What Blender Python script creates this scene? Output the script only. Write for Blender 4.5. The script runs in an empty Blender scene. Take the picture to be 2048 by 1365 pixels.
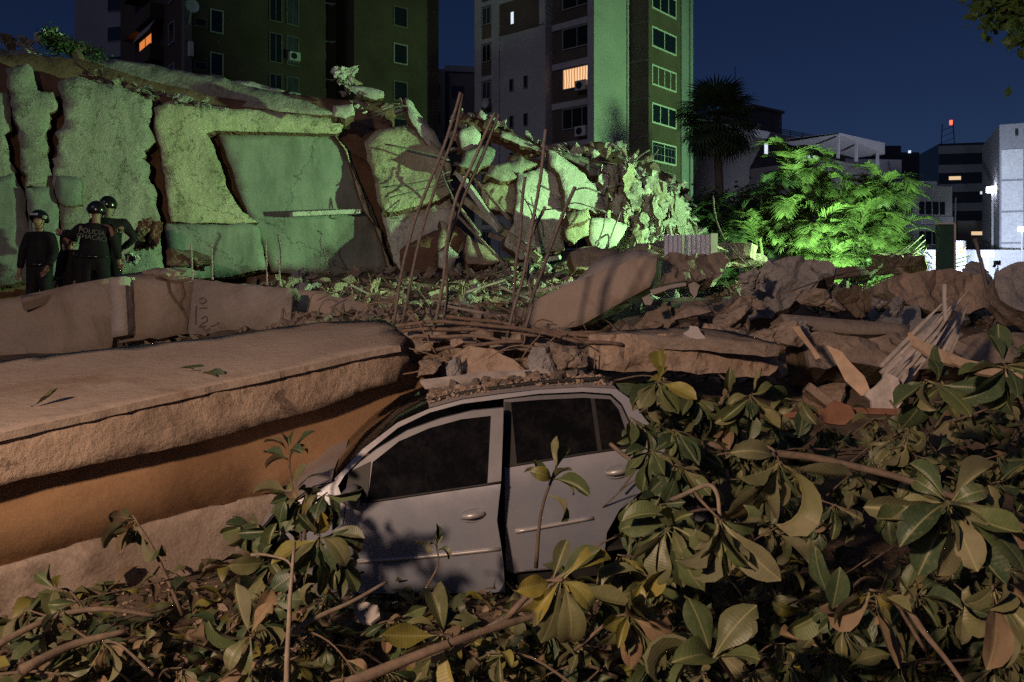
import bpy, bmesh, math, random
from mathutils import Vector, Matrix, noise, geometry
random.seed(7)
SC = bpy.context.scene
COL = SC.collection
R = math.radians

# ---------------------------------------------------------------- camera
FPX, HZ, CAMZ = 1600.0, 570.0, 2.05          # focal length in photo pixels, horizon row, eye height
cam_d = bpy.data.cameras.new('camera'); cam = bpy.data.objects.new('camera', cam_d); COL.objects.link(cam)
cam.location = (0, 0, CAMZ); cam.rotation_euler = (R(90), 0, 0)
cam_d.sensor_width = 36; cam_d.lens = 36 * FPX / 2048; cam_d.shift_y = -(682.5 - HZ) / 2048
cam_d.clip_start = 0.05; cam_d.clip_end = 2000
SC.camera = cam
CAM = Vector((0, 0, CAMZ))

# ---------------------------------------------------------------- night sky and city glow fill
w = bpy.data.worlds.new('World'); SC.world = w; w.use_nodes = True
nt = w.node_tree; nt.nodes.clear()
sky = nt.nodes.new('ShaderNodeTexSky'); sky.sky_type = 'NISHITA'; sky.sun_disc = False
sky.sun_elevation = R(33); sky.sun_rotation = R(214); sky.altitude = 900; sky.ozone_density = 3.0
tint = nt.nodes.new('ShaderNodeMixRGB'); tint.blend_type = 'MULTIPLY'; tint.inputs[0].default_value = 1
tint.inputs[2].default_value = (0.095, 0.118, 0.205, 1)
bg = nt.nodes.new('ShaderNodeBackground'); bg.inputs[1].default_value = 0.05
out = nt.nodes.new('ShaderNodeOutputWorld')
nt.links.new(sky.outputs[0], tint.inputs[1]); nt.links.new(tint.outputs[0], bg.inputs[0]); nt.links.new(bg.outputs[0], out.inputs[0])

def lamp(kind, name, loc, target, power, col, **kw):
    d = bpy.data.lights.new(name, kind); d.energy = power; d.color = col
    for k, v in kw.items(): setattr(d, k, v)
    o = bpy.data.objects.new(name, d); COL.objects.link(o); o.location = loc
    o.rotation_euler = (Vector(target) - Vector(loc)).to_track_quat('-Z', 'Y').to_euler()
    return o
# added fill sun standing in for general city glow: very weak, soft, from behind the camera on the left
lamp('SUN', 'city_glow_fill', (0, 0, 60), (26, 38, 30), 0.13, (0.92, 0.86, 1.0), angle=R(25))
# assumed, unseen sodium street lamp behind the camera (its post is built below)
LAMP_WARM = Vector((-3.4, -2.0, 4.3))
lamp('SPOT', 'assumed_street_lamp_light', LAMP_WARM, (-0.3, 6.0, 0.6), 2250, (1.0, 0.675, 0.465), spot_size=R(120), spot_blend=0.8, shadow_soft_size=0.2)
# assumed green work floodlights behind the rubble ridge (their housings are built below)
LAMP_G1 = Vector((8.6, 12.5, 3.15)); T_G1 = (-7.5, 16.2, 4.4)
lamp('SPOT', 'assumed_flood_wall', LAMP_G1, T_G1, 7600, (0.52, 1.0, 0.43), spot_size=R(84), spot_blend=1.0, shadow_soft_size=0.12)
LAMP_G2 = Vector((27.0, 45.0, 3.2)); T_G2 = (7.5, 58.0, 15.0)
lamp('SPOT', 'assumed_flood_tower', LAMP_G2, T_G2, 19000, (0.42, 1.0, 0.36), spot_size=R(58), spot_blend=0.5, shadow_soft_size=0.2)
LAMP_G3 = Vector((8.0, 15.6, 1.8)); T_G3 = (9.8, 23.5, 3.6)
lamp('SPOT', 'assumed_flood_palms', LAMP_G3, T_G3, 8000, (0.62, 1.0, 0.52), spot_size=R(90), spot_blend=0.8, shadow_soft_size=0.12)
LAMP_W = Vector((30.0, 49.5, 3.4)); T_W = (34, 62, 3.5)  # assumed white floodlight for the glow on the street wall
lamp('SPOT', 'assumed_flood_street', LAMP_W, T_W, 9000, (0.66, 0.76, 1.0), spot_size=R(120), spot_blend=0.5, shadow_soft_size=0.2)

SC.view_settings.view_transform = 'Standard'; SC.view_settings.look = 'None'
SC.view_settings.exposure = 0; SC.view_settings.gamma = 1
SC.render.engine = 'CYCLES'
SC.cycles.use_denoising = False
SC.cycles.max_bounces = 6; SC.cycles.sample_clamp_indirect = 3.0; SC.cycles.sample_clamp_direct = 0

# ---------------------------------------------------------------- projection helpers (pixel of the photo + distance -> place)
def P(px, py, Y): return Vector(((px - 1024) / FPX * Y, Y, CAMZ + (HZ - py) / FPX * Y))
def ray(px, py): return Vector(((px - 1024) / FPX, 1.0, (HZ - py) / FPX))
def on_plane(px, py, q, n):
    d = ray(px, py); return CAM + d * ((q - CAM).dot(n) / d.dot(n))
def srgb(r, g, b):
    f = lambda c: (c / 255 / 12.92) if c / 255 <= 0.04045 else ((c / 255 + 0.055) / 1.055) ** 2.4
    return (f(r), f(g), f(b))
def ss(a, b, x):
    t = max(0.0, min(1.0, (x - a) / (b - a))); return t * t * (3 - 2 * t)
def lerp_tab(tab, x):
    if x <= tab[0][0]: return tab[0][1]
    for (a, va), (b, vb) in zip(tab, tab[1:]):
        if x <= b: return va + (vb - va) * (x - a) / (b - a)
    return tab[-1][1]
def nz(p, s, seed=0.0): return noise.noise(Vector((p[0] * s + seed, p[1] * s - seed * 1.7, p[2] * s + seed * 0.6)))
def fbm(p, s, seed=0.0, o=3):
    v, a = 0.0, 1.0
    for i in range(o): v += a * nz(p, s, seed + 11.3 * i); s *= 2.1; a *= 0.5
    return v

# ---------------------------------------------------------------- object helpers
def tag(o, label=None, cat=None, group=None, kind=None):
    if label: o['label'] = label
    if cat: o['category'] = cat
    if group: o['group'] = group
    if kind: o['kind'] = kind
    return o
def thing(name, label, cat, loc=(0, 0, 0), group=None, rotz=0.0):
    o = bpy.data.objects.new(name, None); COL.objects.link(o); o.location = loc; o.rotation_euler = (0, 0, rotz)
    o.empty_display_size = 0.2
    return tag(o, label, cat, group)
def mesh(name, V, F, mats=None, smooth=False, mi=None):
    me = bpy.data.meshes.new(name); me.from_pydata([tuple(v) for v in V], [], F)
    for m in (mats if isinstance(mats, (list, tuple)) else [mats]):
        if m: me.materials.append(m)
    if mi: me.polygons.foreach_set('material_index', mi)
    if smooth: me.polygons.foreach_set('use_smooth', [True] * len(me.polygons))
    me.update(); return me
def part(name, me, parent, world=True):
    o = bpy.data.objects.new(name, me); COL.objects.link(o); o.parent = parent
    if world and parent.type == 'EMPTY':
        o.matrix_parent_inverse = (Matrix.Translation(parent.location) @ parent.rotation_euler.to_matrix().to_4x4()).inverted()
    return o
def solo(name, me, label, cat, group=None, kind=None):
    xs = [v.co for v in me.vertices]
    lo = Vector([min(v[i] for v in xs) for i in range(3)]); hi = Vector([max(v[i] for v in xs) for i in range(3)])
    c = Vector(((lo.x + hi.x) / 2, (lo.y + hi.y) / 2, lo.z))
    me.transform(Matrix.Translation(-c)); o = bpy.data.objects.new(name, me); COL.objects.link(o); o.location = c
    return tag(o, label, cat, group, kind)

class MB:
    """collects geometry of one mesh"""
    def __init__(s): s.V, s.F, s.M = [], [], []
    def add(s, V, F, m=0):
        b = len(s.V); s.V += [Vector(v) for v in V]; s.F += [tuple(i + b for i in f) for f in F]; s.M += [m] * len(F); return s
    def box(s, x0, x1, y0, y1, z0, z1, m=0):
        return s.add([(x0, y0, z0), (x1, y0, z0), (x1, y1, z0), (x0, y1, z0), (x0, y0, z1), (x1, y0, z1), (x1, y1, z1), (x0, y1, z1)],
                     [(0, 3, 2, 1), (4, 5, 6, 7), (0, 1, 5, 4), (1, 2, 6, 5), (2, 3, 7, 6), (3, 0, 4, 7)], m)
    def prism(s, poly, z0, z1, m=0):
        n = len(poly)
        return s.add([(x, y, z0) for x, y in poly] + [(x, y, z1) for x, y in poly],
                     [tuple(range(n))[::-1], tuple(range(n, 2 * n))] + [(i, (i + 1) % n, n + (i + 1) % n, n + i) for i in range(n)], m)
    def bar(s, a, b, wd, ht, up=(0, 0, 1), m=0):
        a, b, up = Vector(a), Vector(b), Vector(up); d = (b - a).normalized()
        x = d.cross(up).normalized() * wd / 2; u = x.cross(d).normalized() * ht / 2
        V = [a - x - u, a + x - u, a + x + u, a - x + u, b - x - u, b + x - u, b + x + u, b - x + u]
        return s.add(V, [(0, 1, 2, 3), (7, 6, 5, 4), (0, 4, 5, 1), (1, 5, 6, 2), (2, 6, 7, 3), (3, 7, 4, 0)], m)
    def tube(s, pts, r, n=6, m=0, cap=True):
        pts = [Vector(p) for p in pts]; rs = r if isinstance(r, (list, tuple)) else [r] * len(pts)
        prev = None; V, F = [], []
        for i, p in enumerate(pts):
            d = (pts[min(i + 1, len(pts) - 1)] - pts[max(i - 1, 0)]).normalized()
            if prev is None:
                x = d.cross(Vector((0.3, 0.2, 1))) if abs(d.z) < .9 else d.cross(Vector((1, 0.1, 0)))
                x.normalize()
            else: x = (prev - d * prev.dot(d)).normalized()
            prev = x; y = d.cross(x)
            V += [p + (x * math.cos(2 * math.pi * k / n) + y * math.sin(2 * math.pi * k / n)) * rs[i] for k in range(n)]
        for i in range(len(pts) - 1):
            for k in range(n): F.append((i * n + k, i * n + (k + 1) % n, (i + 1) * n + (k + 1) % n, (i + 1) * n + k))
        if cap: F += [tuple(range(n))[::-1], tuple(range((len(pts) - 1) * n, len(pts) * n))]
        return s.add(V, F, m)
    def me(s, name, mats, smooth=False): return mesh(name, s.V, s.F, mats, smooth, s.M)

def curve_pts(pts, k=4, wob=0.0, seed=0):
    """Catmull-Rom through 3D points"""
    pts = [Vector(p) for p in pts]; Q = [pts[0] * 2 - pts[1]] + pts + [pts[-1] * 2 - pts[-2]]; res = []
    for i in range(1, len(Q) - 2):
        a, b, c, d = Q[i - 1], Q[i], Q[i + 1], Q[i + 2]
        for j in range(k):
            t = j / k
            res.append(0.5 * (2 * b + (c - a) * t + (2 * a - 5 * b + 4 * c - d) * t * t + (3 * b - a - 3 * c + d) * t ** 3))
    res.append(pts[-1])
    if wob:
        for i, p in enumerate(res): p += Vector((nz(p, 3, seed), nz(p, 3, seed + 5), nz(p, 3, seed + 9))) * wob
    return res

# ---------------------------------------------------------------- materials (all procedural)
MATS = {}
def nodes(name):
    m = bpy.data.materials.new(name); m.use_nodes = True; MATS[name] = m
    t = m.node_tree; b = t.nodes['Principled BSDF']; return m, t, b
def ramp(t, fac, stops):
    r = t.nodes.new('ShaderNodeValToRGB'); e = r.color_ramp.elements
    while len(e) < len(stops): e.new(0.5)
    for el, (p, c) in zip(e, stops): el.position = p; el.color = (*c[:3], 1)
    t.links.new(fac, r.inputs[0]); return r.outputs[0]
def tex(t, kind, scale, vec, **kw):
    n = t.nodes.new(kind); n.inputs['Scale'].default_value = scale
    for k, v in kw.items():
        if k in n.inputs: n.inputs[k].default_value = v
        else: setattr(n, k, v)
    t.links.new(vec, n.inputs['Vector']); return n
def mixc(t, fac, a, b, mode='MIX'):
    n = t.nodes.new('ShaderNodeMixRGB'); n.blend_type = mode
    for i, v in ((0, fac), (1, a), (2, b)):
        if isinstance(v, (int, float)): n.inputs[i].default_value = v
        elif isinstance(v, tuple): n.inputs[i].default_value = (*v[:3], 1)
        else: t.links.new(v, n.inputs[i])
    return n.outputs[0]
def concrete(name, c1, c2, c3=None, scale=1.5, bump=0.6, fine=38, rough=0.93, pits=True, cracks=0.0, stain=0.5, scab=0.0, dirt=0.56):
    """mottled concrete or render: two tones, darker blotches with their own shape, pits and grain"""
    m, t, b = nodes(name); co = t.nodes.new('ShaderNodeTexCoord').outputs['Object']
    n1 = tex(t, 'ShaderNodeTexNoise', scale, co, Detail=8, Roughness=0.65)
    col = ramp(t, n1.outputs['Fac'], [(0.36, c1), (0.62, c2)])
    n2 = tex(t, 'ShaderNodeTexNoise', scale * 0.55, co, Detail=10, Roughness=0.72, Distortion=0.8)
    col = mixc(t, ramp(t, n2.outputs['Fac'], [(dirt, (0, 0, 0)), (dirt + 0.14, (stain,) * 3)]), col, c3 or tuple(x * 0.45 for x in c1))
    n3 = tex(t, 'ShaderNodeTexNoise', fine, co, Detail=6, Roughness=0.7)
    col = mixc(t, 0.55, col, ramp(t, n3.outputs['Fac'], [(0.3, (0.62,) * 3), (0.7, (1.25,) * 3)]), 'MULTIPLY')
    hgt = n3.outputs['Fac']
    if scab:                                                          # places where the render has fallen off, and long run-off streaks
        mp = t.nodes.new('ShaderNodeMapping'); mp.inputs['Scale'].default_value = (1.0, 1.0, 0.22); t.links.new(co, mp.inputs['Vector'])
        n4 = tex(t, 'ShaderNodeTexNoise', 3.2, co, Detail=9, Roughness=0.75, Distortion=0.5); k4 = ramp(t, n4.outputs['Fac'], [(0.575, (0,) * 3), (0.615, (1,) * 3)])
        n5 = tex(t, 'ShaderNodeTexNoise', 2.6, mp.outputs[0], Detail=6, Roughness=0.7); k5 = ramp(t, n5.outputs['Fac'], [(0.42, (1.0,) * 3), (0.66, (0.55,) * 3)])
        col = mixc(t, 0.8, col, k5, 'MULTIPLY'); f4 = t.nodes.new('ShaderNodeMath'); f4.operation = 'MULTIPLY'; t.links.new(k4, f4.inputs[0]); f4.inputs[1].default_value = scab
        col = mixc(t, f4.outputs[0], col, c3 or tuple(x * 0.45 for x in c1)); hgt = mixc(t, f4.outputs[0], hgt, (0.0, 0.0, 0.0))
    if cracks:
        d = t.nodes.new('ShaderNodeMixRGB'); d.blend_type = 'ADD'; d.inputs[0].default_value = 0.9
        nw = tex(t, 'ShaderNodeTexNoise', 2.5, co, Detail=7, Roughness=0.7); t.links.new(co, d.inputs[1]); t.links.new(nw.outputs['Color'], d.inputs[2])
        v = tex(t, 'ShaderNodeTexVoronoi', cracks, d.outputs[0], feature='DISTANCE_TO_EDGE')
        k = ramp(t, v.outputs['Distance'], [(0.0, (0.2,) * 3), (0.0045, (1,) * 3)])
        col = mixc(t, 1.0, col, k, 'MULTIPLY'); hgt = mixc(t, 1.0, hgt, k, 'MULTIPLY')
    bu = t.nodes.new('ShaderNodeBump'); bu.inputs['Strength'].default_value = bump; bu.inputs['Distance'].default_value = 0.02
    t.links.new(hgt, bu.inputs['Height'])
    if pits:
        v = tex(t, 'ShaderNodeTexNoise', fine * 0.22, co, Detail=5, Roughness=0.6)
        b2 = t.nodes.new('ShaderNodeBump'); b2.inputs['Strength'].default_value = bump; b2.inputs['Distance'].default_value = 0.05
        t.links.new(v.outputs['Fac'], b2.inputs['Height']); t.links.new(bu.outputs[0], b2.inputs['Normal']); t.links.new(b2.outputs[0], b.inputs['Normal'])
    else: t.links.new(bu.outputs[0], b.inputs['Normal'])
    t.links.new(col, b.inputs['Base Color']); b.inputs['Roughness'].default_value = rough
    b.inputs['Specular IOR Level'].default_value = 0.25
    return m
def plain(name, c, rough=0.7, metal=0.0, var=0.25, scale=6, spec=0.4, emit=None, es=0.0, bump=0.0):
    m, t, b = nodes(name); co = t.nodes.new('ShaderNodeTexCoord').outputs['Object']
    n = tex(t, 'ShaderNodeTexNoise', scale, co, Detail=6, Roughness=0.65)
    col = ramp(t, n.outputs['Fac'], [(0.3, tuple(x * (1 - var) for x in c)), (0.7, tuple(min(1, x * (1 + var)) for x in c))])
    oi = t.nodes.new('ShaderNodeObjectInfo')
    col = mixc(t, 0.35, col, ramp(t, oi.outputs['Random'], [(0, (0.65,) * 3), (1, (1.3,) * 3)]), 'MULTIPLY')
    t.links.new(col, b.inputs['Base Color'])
    b.inputs['Roughness'].default_value = rough; b.inputs['Metallic'].default_value = metal; b.inputs['Specular IOR Level'].default_value = spec
    if emit: b.inputs['Emission Color'].default_value = (*emit, 1); b.inputs['Emission Strength'].default_value = es
    if bump:
        bu = t.nodes.new('ShaderNodeBump'); bu.inputs['Strength'].default_value = bump; bu.inputs['Distance'].default_value = 0.01
        t.links.new(n.outputs['Fac'], bu.inputs['Height']); t.links.new(bu.outputs[0], b.inputs['Normal'])
    return m
M = MATS
ORD = ['first', 'second', 'third', 'fourth', 'fifth', 'sixth', 'seventh', 'eighth', 'ninth', 'tenth']
def rank(vals, i): return ORD[sorted(range(len(vals)), key=lambda k: vals[k]).index(i)]
concrete('slab_concrete', (0.38, 0.305, 0.25), (0.49, 0.40, 0.33), (0.22, 0.13, 0.08), scale=0.9, bump=0.25, fine=75, stain=0.7, dirt=0.50)
concrete('beam_render', (0.44, 0.33, 0.25), (0.56, 0.43, 0.33), (0.15, 0.105, 0.085), scale=1.6, bump=0.5, fine=75, stain=0.8, scab=0.85, dirt=0.50)
concrete('orange_paint', (0.36, 0.215, 0.115), (0.43, 0.265, 0.15), (0.22, 0.125, 0.065), scale=1.2, bump=0.10, fine=70, pits=True, stain=0.6, dirt=0.49)
concrete('plinth_render', (0.34, 0.265, 0.215), (0.46, 0.375, 0.31), (0.13, 0.09, 0.07), scale=1.8, dirt=0.48, bump=0.3, fine=50, stain=0.75)
concrete('panel_concrete', (0.25, 0.205, 0.175), (0.33, 0.275, 0.235), (0.14, 0.105, 0.085), scale=1.0, bump=0.3, fine=45, stain=0.7, dirt=0.48)
concrete('panel_pale', (0.34, 0.30, 0.28), (0.42, 0.375, 0.345), (0.21, 0.175, 0.15), scale=1.0, bump=0.3, fine=45, stain=0.7, dirt=0.48)
concrete('facade_rough', (0.29, 0.30, 0.25), (0.42, 0.42, 0.35), (0.20, 0.19, 0.15), scale=0.7, bump=0.9, fine=20, stain=0.55, cracks=0.4, scab=0.75)
concrete('facade_yellow', (0.40, 0.39, 0.27), (0.50, 0.49, 0.35), (0.22, 0.20, 0.14), scale=0.9, bump=1.0, fine=18, stain=0.75, cracks=0.45, scab=0.85)
concrete('facade_smooth', (0.20, 0.23, 0.20), (0.27, 0.30, 0.26), (0.15, 0.165, 0.14), scale=0.6, bump=0.15, fine=30, pits=False, stain=0.6, cracks=0.25, scab=0.25)
concrete('facade_pale', (0.50, 0.52, 0.46), (0.60, 0.61, 0.55), (0.34, 0.34, 0.29), scale=0.8, bump=0.7, fine=20, stain=0.7, cracks=0.5, scab=0.6)
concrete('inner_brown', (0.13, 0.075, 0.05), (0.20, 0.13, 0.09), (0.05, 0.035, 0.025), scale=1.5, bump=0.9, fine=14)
concrete('rubble', (0.25, 0.20, 0.165), (0.37, 0.30, 0.25), (0.12, 0.09, 0.07), scale=2.2, bump=0.9, fine=26, stain=0.6)
concrete('rubble_warm', (0.36, 0.27, 0.21), (0.47, 0.36, 0.28), (0.19, 0.12, 0.08), scale=2.2, bump=0.9, fine=26, stain=0.6)
concrete('rubble_grey', (0.27, 0.26, 0.26), (0.38, 0.36, 0.35), (0.15, 0.13, 0.12), scale=3, bump=1.0, fine=34, stain=0.5)
concrete('soil', (0.10, 0.075, 0.055), (0.20, 0.15, 0.11), (0.05, 0.038, 0.03), scale=1.6, bump=1.0, fine=20)
concrete('ground_dirt', (0.09, 0.07, 0.05), (0.17, 0.13, 0.10), (0.04, 0.03, 0.025), scale=1.4, bump=1.0, fine=24)
plain('rebar', (0.19, 0.165, 0.155), 0.75, 0.35, 0.4, 30, bump=0.6)
plain('rebar_rust', (0.20, 0.145, 0.115), 0.9, 0.1, 0.4, 25, bump=0.6)
plain('wire', (0.24, 0.17, 0.12), 0.7, 0.2, 0.3, 20)
plain('wood_pale', (0.50, 0.36, 0.25), 0.8, 0, 0.3, 8, bump=0.4)
plain('wood_torn', (0.52, 0.46, 0.42), 0.85, 0, 0.35, 9, bump=0.5)
plain('brick_red', (0.22, 0.105, 0.065), 0.9, 0, 0.3, 8, bump=0.5)
plain('white_sheet', (0.50, 0.46, 0.44), 0.8, 0, 0.15, 5)
plain('lavender_metal', (0.62, 0.62, 0.76), 0.45, 0.0, 0.1, 3)
plain('green_board', (0.02, 0.06, 0.045), 0.7, 0, 0.3, 6)
plain('black_cloth', (0.010, 0.010, 0.013), 0.85, 0, 0.4, 12, spec=0.2)
plain('helmet_black', (0.008, 0.008, 0.010), 0.22, 0, 0.2, 6, spec=0.6)
plain('skin', (0.24, 0.145, 0.105), 0.6, 0, 0.1, 8)
plain('hair_grey', (0.10, 0.095, 0.09), 0.8, 0, 0.3, 40)
plain('print_white', (0.12, 0.12, 0.115), 0.7, 0, 0.05)
plain('graffiti', (0.12, 0.10, 0.095), 0.8, 0, 0.1)
# ---------------------------------------------------------------- slab builder: an outlined plate with real thickness and broken edges
def inside(p, poly):
    c = False; j = len(poly) - 1
    for i in range(len(poly)):
        a, b = poly[i], poly[j]
        if (a[1] > p[1]) != (b[1] > p[1]) and p[0] < (b[0] - a[0]) * (p[1] - a[1]) / (b[1] - a[1]) + a[0]: c = not c
        j = i
    return c
def jag_outline(poly2, flags, seg, jag, rnd):
    outp = []
    n = len(poly2)
    for i in range(n):
        a, b = Vector(poly2[i]), Vector(poly2[(i + 1) % n]); L = (b - a).length
        k = max(1, int(L / seg)); outp.append(a)
        perp = Vector((-(b - a).y, (b - a).x)).normalized() if L > 1e-6 else Vector((0, 0))
        ph = rnd.random() * 50
        for j in range(1, k):
            t = j / k; env = min(1, 4 * t, 4 * (1 - t)) * (1 if flags[i] else 0.12)
            x_ = t * L; o = noise.noise(Vector((ph + x_ * 1.3, .3, ph))) * 1.7 + noise.noise(Vector((ph + x_ * 4.1, 3.3, ph))) * .9 + noise.noise(Vector((ph + x_ * 11., 7.3, ph))) * .5 + rnd.uniform(-.12, .12)
            outp.append(a.lerp(b, t + rnd.uniform(-.25, .25) / k) + perp * o * jag * env)
    return outp
def crack_at(p, s, seed=0):
    d, _ = noise.voronoi((Vector(p) + Vector((seed, 0, seed * .3))) * s + Vector((nz(p, s * 2), nz(p, s * 2, 4), nz(p, s * 2, 8))) * .25)
    return math.exp(-((d[1] - d[0]) / .09) ** 2)
def plate(name, pts, n, thick, mats, jag=.02, seg=.12, amp=.008, grid=.3, freq=1.3, seed=1, flags=None, taper=0.0, edge_rough=1.0, flat=False, crk=0.0):
    """pts: coplanar 3D outline, n: normal of the visible face"""
    rnd = random.Random(seed); n = Vector(n).normalized(); o = pts[0]
    u = (pts[1] - pts[0]); u = (u - n * u.dot(n)).normalized(); v = n.cross(u)
    p2 = [((p - o).dot(u), (p - o).dot(v)) for p in pts]
    flags = flags or [1] * len(p2)
    area = sum(p2[i][0] * p2[(i + 1) % len(p2)][1] - p2[(i + 1) % len(p2)][0] * p2[i][1] for i in range(len(p2)))
    if area < 0: p2.reverse(); flags = [flags[(len(flags) - 2 - i) % len(flags)] for i in range(len(flags))]
    B = jag_outline(p2, flags, seg, jag, rnd); nb = len(B)
    xs = [b.x for b in B]; ys = [b.y for b in B]; I = []
    nx = int((max(xs) - min(xs)) / grid) + 1; ny = int((max(ys) - min(ys)) / grid) + 1
    for i in range(nx + 1):
        for j in range(ny + 1):
            q = Vector((min(xs) + (i + rnd.uniform(-.3, .3)) * grid, min(ys) + (j + rnd.uniform(-.3, .3)) * grid))
            if inside(q, B) and min((q - b).length_squared for b in B) > (grid * .35) ** 2: I.append(q)
    vs, _, fs, ov, _, _ = geometry.delaunay_2d_cdt(B + I, [(i, (i + 1) % nb) for i in range(nb)], [], 1, 1e-5)
    V = []; bidx = {}
    for k, q in enumerate(vs):
        w = o + u * q.x + v * q.y; isb = any(x < nb for x in ov[k])
        for x in ov[k]:
            if x < nb: bidx[x] = k
        V.append(w + n * (amp * fbm(w, freq, seed) * (0.5 if isb else 1.0) - (crack_at(w, freq * .8, seed) * crk if crk else 0)))
    F = [tuple(f) for f in fs]; nf = len(F)
    ring = [bidx[i] for i in range(nb) if i in bidx]; m = len(ring)
    c = sum((V[i] for i in ring), Vector()) / m
    prev = ring; layers = max(1, min(4, int(thick / .1)))
    for l in range(1, layers + 1):
        d = thick * l / layers; cur = []
        for i in ring:
            p = V[i] - n * d; r = edge_rough * min(.03, thick * .2)
            p = p + (c - V[i]).normalized() * (rnd.uniform(-r, r) + taper * d) + n * rnd.uniform(-r, r) * (0 if l == layers else 1)
            cur.append(len(V)); V.append(p)
        for a in range(m): F.append((prev[a], cur[a], cur[(a + 1) % m], prev[(a + 1) % m]))
        prev = cur
    F.append(tuple(prev[::-1]))
    mats = mats if isinstance(mats, (list, tuple)) else [mats]
    mi = [0] * nf + [len(mats) - 1] * (len(F) - nf)
    me = mesh(name, V, F, mats, False, mi)
    for i in range(nf): me.polygons[i].use_smooth = not flat
    bm = bmesh.new(); bm.from_mesh(me); bmesh.ops.recalc_face_normals(bm, faces=bm.faces); bm.to_mesh(me); bm.free()
    return me
def slab(name, poly, at, n, thick, mats, **kw):
    """poly: outline as seen in the photo (a third value 0 keeps that edge straight); at: (px, py, distance) of one point; n: face normal"""
    q = P(*at); n = Vector(n).normalized()
    return plate(name, [on_plane(p[0], p[1], q, n) for p in poly], n, thick, mats,
                 flags=[(p[2] if len(p) > 2 else 1) for p in poly], **kw)

# chunk of broken concrete: convex hull, optionally roughened
def chunk_mesh(name, seed, dims, mat, rough=0.0, npts=14, sub=0, flat=0.6):
    rnd = random.Random(seed); bm = bmesh.new()
    for _ in range(npts):
        p = Vector([rnd.uniform(-1, 1) for _ in range(3)])
        k = max(abs(p.x), abs(p.y), abs(p.z)); p = p / (k if rnd.random() < flat else p.length) * rnd.uniform(.8, 1)
        bm.verts.new((p.x * dims[0] / 2, p.y * dims[1] / 2, p.z * dims[2] / 2))
    r = bmesh.ops.convex_hull(bm, input=bm.verts)
    junk = [g for g in r['geom_interior'] + r['geom_unused'] if isinstance(g, bmesh.types.BMVert)]
    bmesh.ops.delete(bm, geom=list(set(junk)), context='VERTS')
    for _ in range(sub):
        bmesh.ops.subdivide_edges(bm, edges=bm.edges, cuts=1, use_grid_fill=True)
        bmesh.ops.triangulate(bm, faces=bm.faces)
    if rough:
        s = 3.0 / max(dims)
        for v in bm.verts:
            d = v.co.normalized(); v.co += d * rough * (fbm(v.co, s, seed, 4) * .7 + abs(nz(v.co, s * .6, seed + 3)) * -.7 - (.7 * crack_at(v.co, s * .55, seed) if sub > 1 else 0))
    me = bpy.data.meshes.new(name); bm.to_mesh(me); bm.free(); me.materials.append(M[mat] if isinstance(mat, str) else mat)
    return me
def put(me, name, loc, rot=(0, 0, 0), sc=1.0):
    o = bpy.data.objects.new(name, me); COL.objects.link(o); o.location = loc; o.rotation_euler = rot
    o.scale = (sc, sc, sc) if isinstance(sc, (int, float)) else sc
    return o
POOL = {k: [chunk_mesh('chunk_' + k, 100 + 7 * i, (1, random.Random(i).uniform(.6, 1), random.Random(i + 9).uniform(.4, .8)), k, rough=.16, sub=1) for i in range(7)]
        for k in ('rubble', 'rubble_warm', 'rubble_grey', 'facade_pale', 'facade_rough')}
def stuff_chunks(name, places, mat, label, cat, seed=3, flake=0.3):
    """many small pieces joined in one mesh; places: (point, size)"""
    rnd = random.Random(seed); protos = []
    for k in range(10):
        me = chunk_mesh('t', seed * 50 + k, (1, rnd.uniform(.5, 1), rnd.uniform(.2, .8)), mat, npts=9)
        protos.append(([v.co.copy() for v in me.vertices], [tuple(p.vertices) for p in me.polygons])); bpy.data.meshes.remove(me)
    V, F = [], []
    for p, s in places:
        pv, pf = rnd.choice(protos); b = len(V)
        mt = Matrix.Translation(p) @ (Matrix.Rotation(rnd.uniform(0, 6.3), 4, 'Z') @ Matrix.Rotation(rnd.uniform(-.8, .8), 4, 'X') @ Matrix.Rotation(rnd.uniform(-.8, .8), 4, 'Y'))
        sc = Vector((s, s, s * (rnd.uniform(.2, .5) if rnd.random() < flake else 1)))
        V += [mt @ Vector((v.x * sc.x, v.y * sc.y, v.z * sc.z)) for v in pv]; F += [tuple(i + b for i in f) for f in pf]
    me = mesh(name, V, F, M[mat]); o = bpy.data.objects.new(name, me); COL.objects.link(o)
    return tag(o, label, cat, kind='stuff')

# ---------------------------------------------------------------- ground and the rubble bank
T_MID = [(7.3, 0.0), (8.4, 1.25), (10, 1.55), (12, 1.72), (14, 1.93), (16, 2.2), (19, 2.6), (23, 2.4), (27, 0.5), (31, 0.0)]
T_LEFT = [(7.3, 0.0), (8.6, 0.95), (10, 1.1), (12.3, 1.42), (14, 1.7), (17, 2.2), (21, 2.4), (26, 0.5), (30, 0.0)]
T_RIGHT = [(6.9, 0.0), (8.0, 1.05), (9.5, 1.5), (11, 1.85), (12.2, 2.0), (13.4, 1.5), (15.5, 0.2), (18, 0.0), (30, 0.0)]
def tz(x, y):
    m, l, r = lerp_tab(T_MID, y), lerp_tab(T_LEFT, y), lerp_tab(T_RIGHT, y)
    z = l + (m - l) * ss(-5.5, -2.0, x); z = z + (r - z) * ss(1.2, 4.2, x)
    k = min(1.0, z / .8)
    return z + k * .16 * fbm((x, y, 0), .9, 4.2, 4) + 0.03 * fbm((x, y, 0), 1.4, 2.2, 3)
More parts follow.
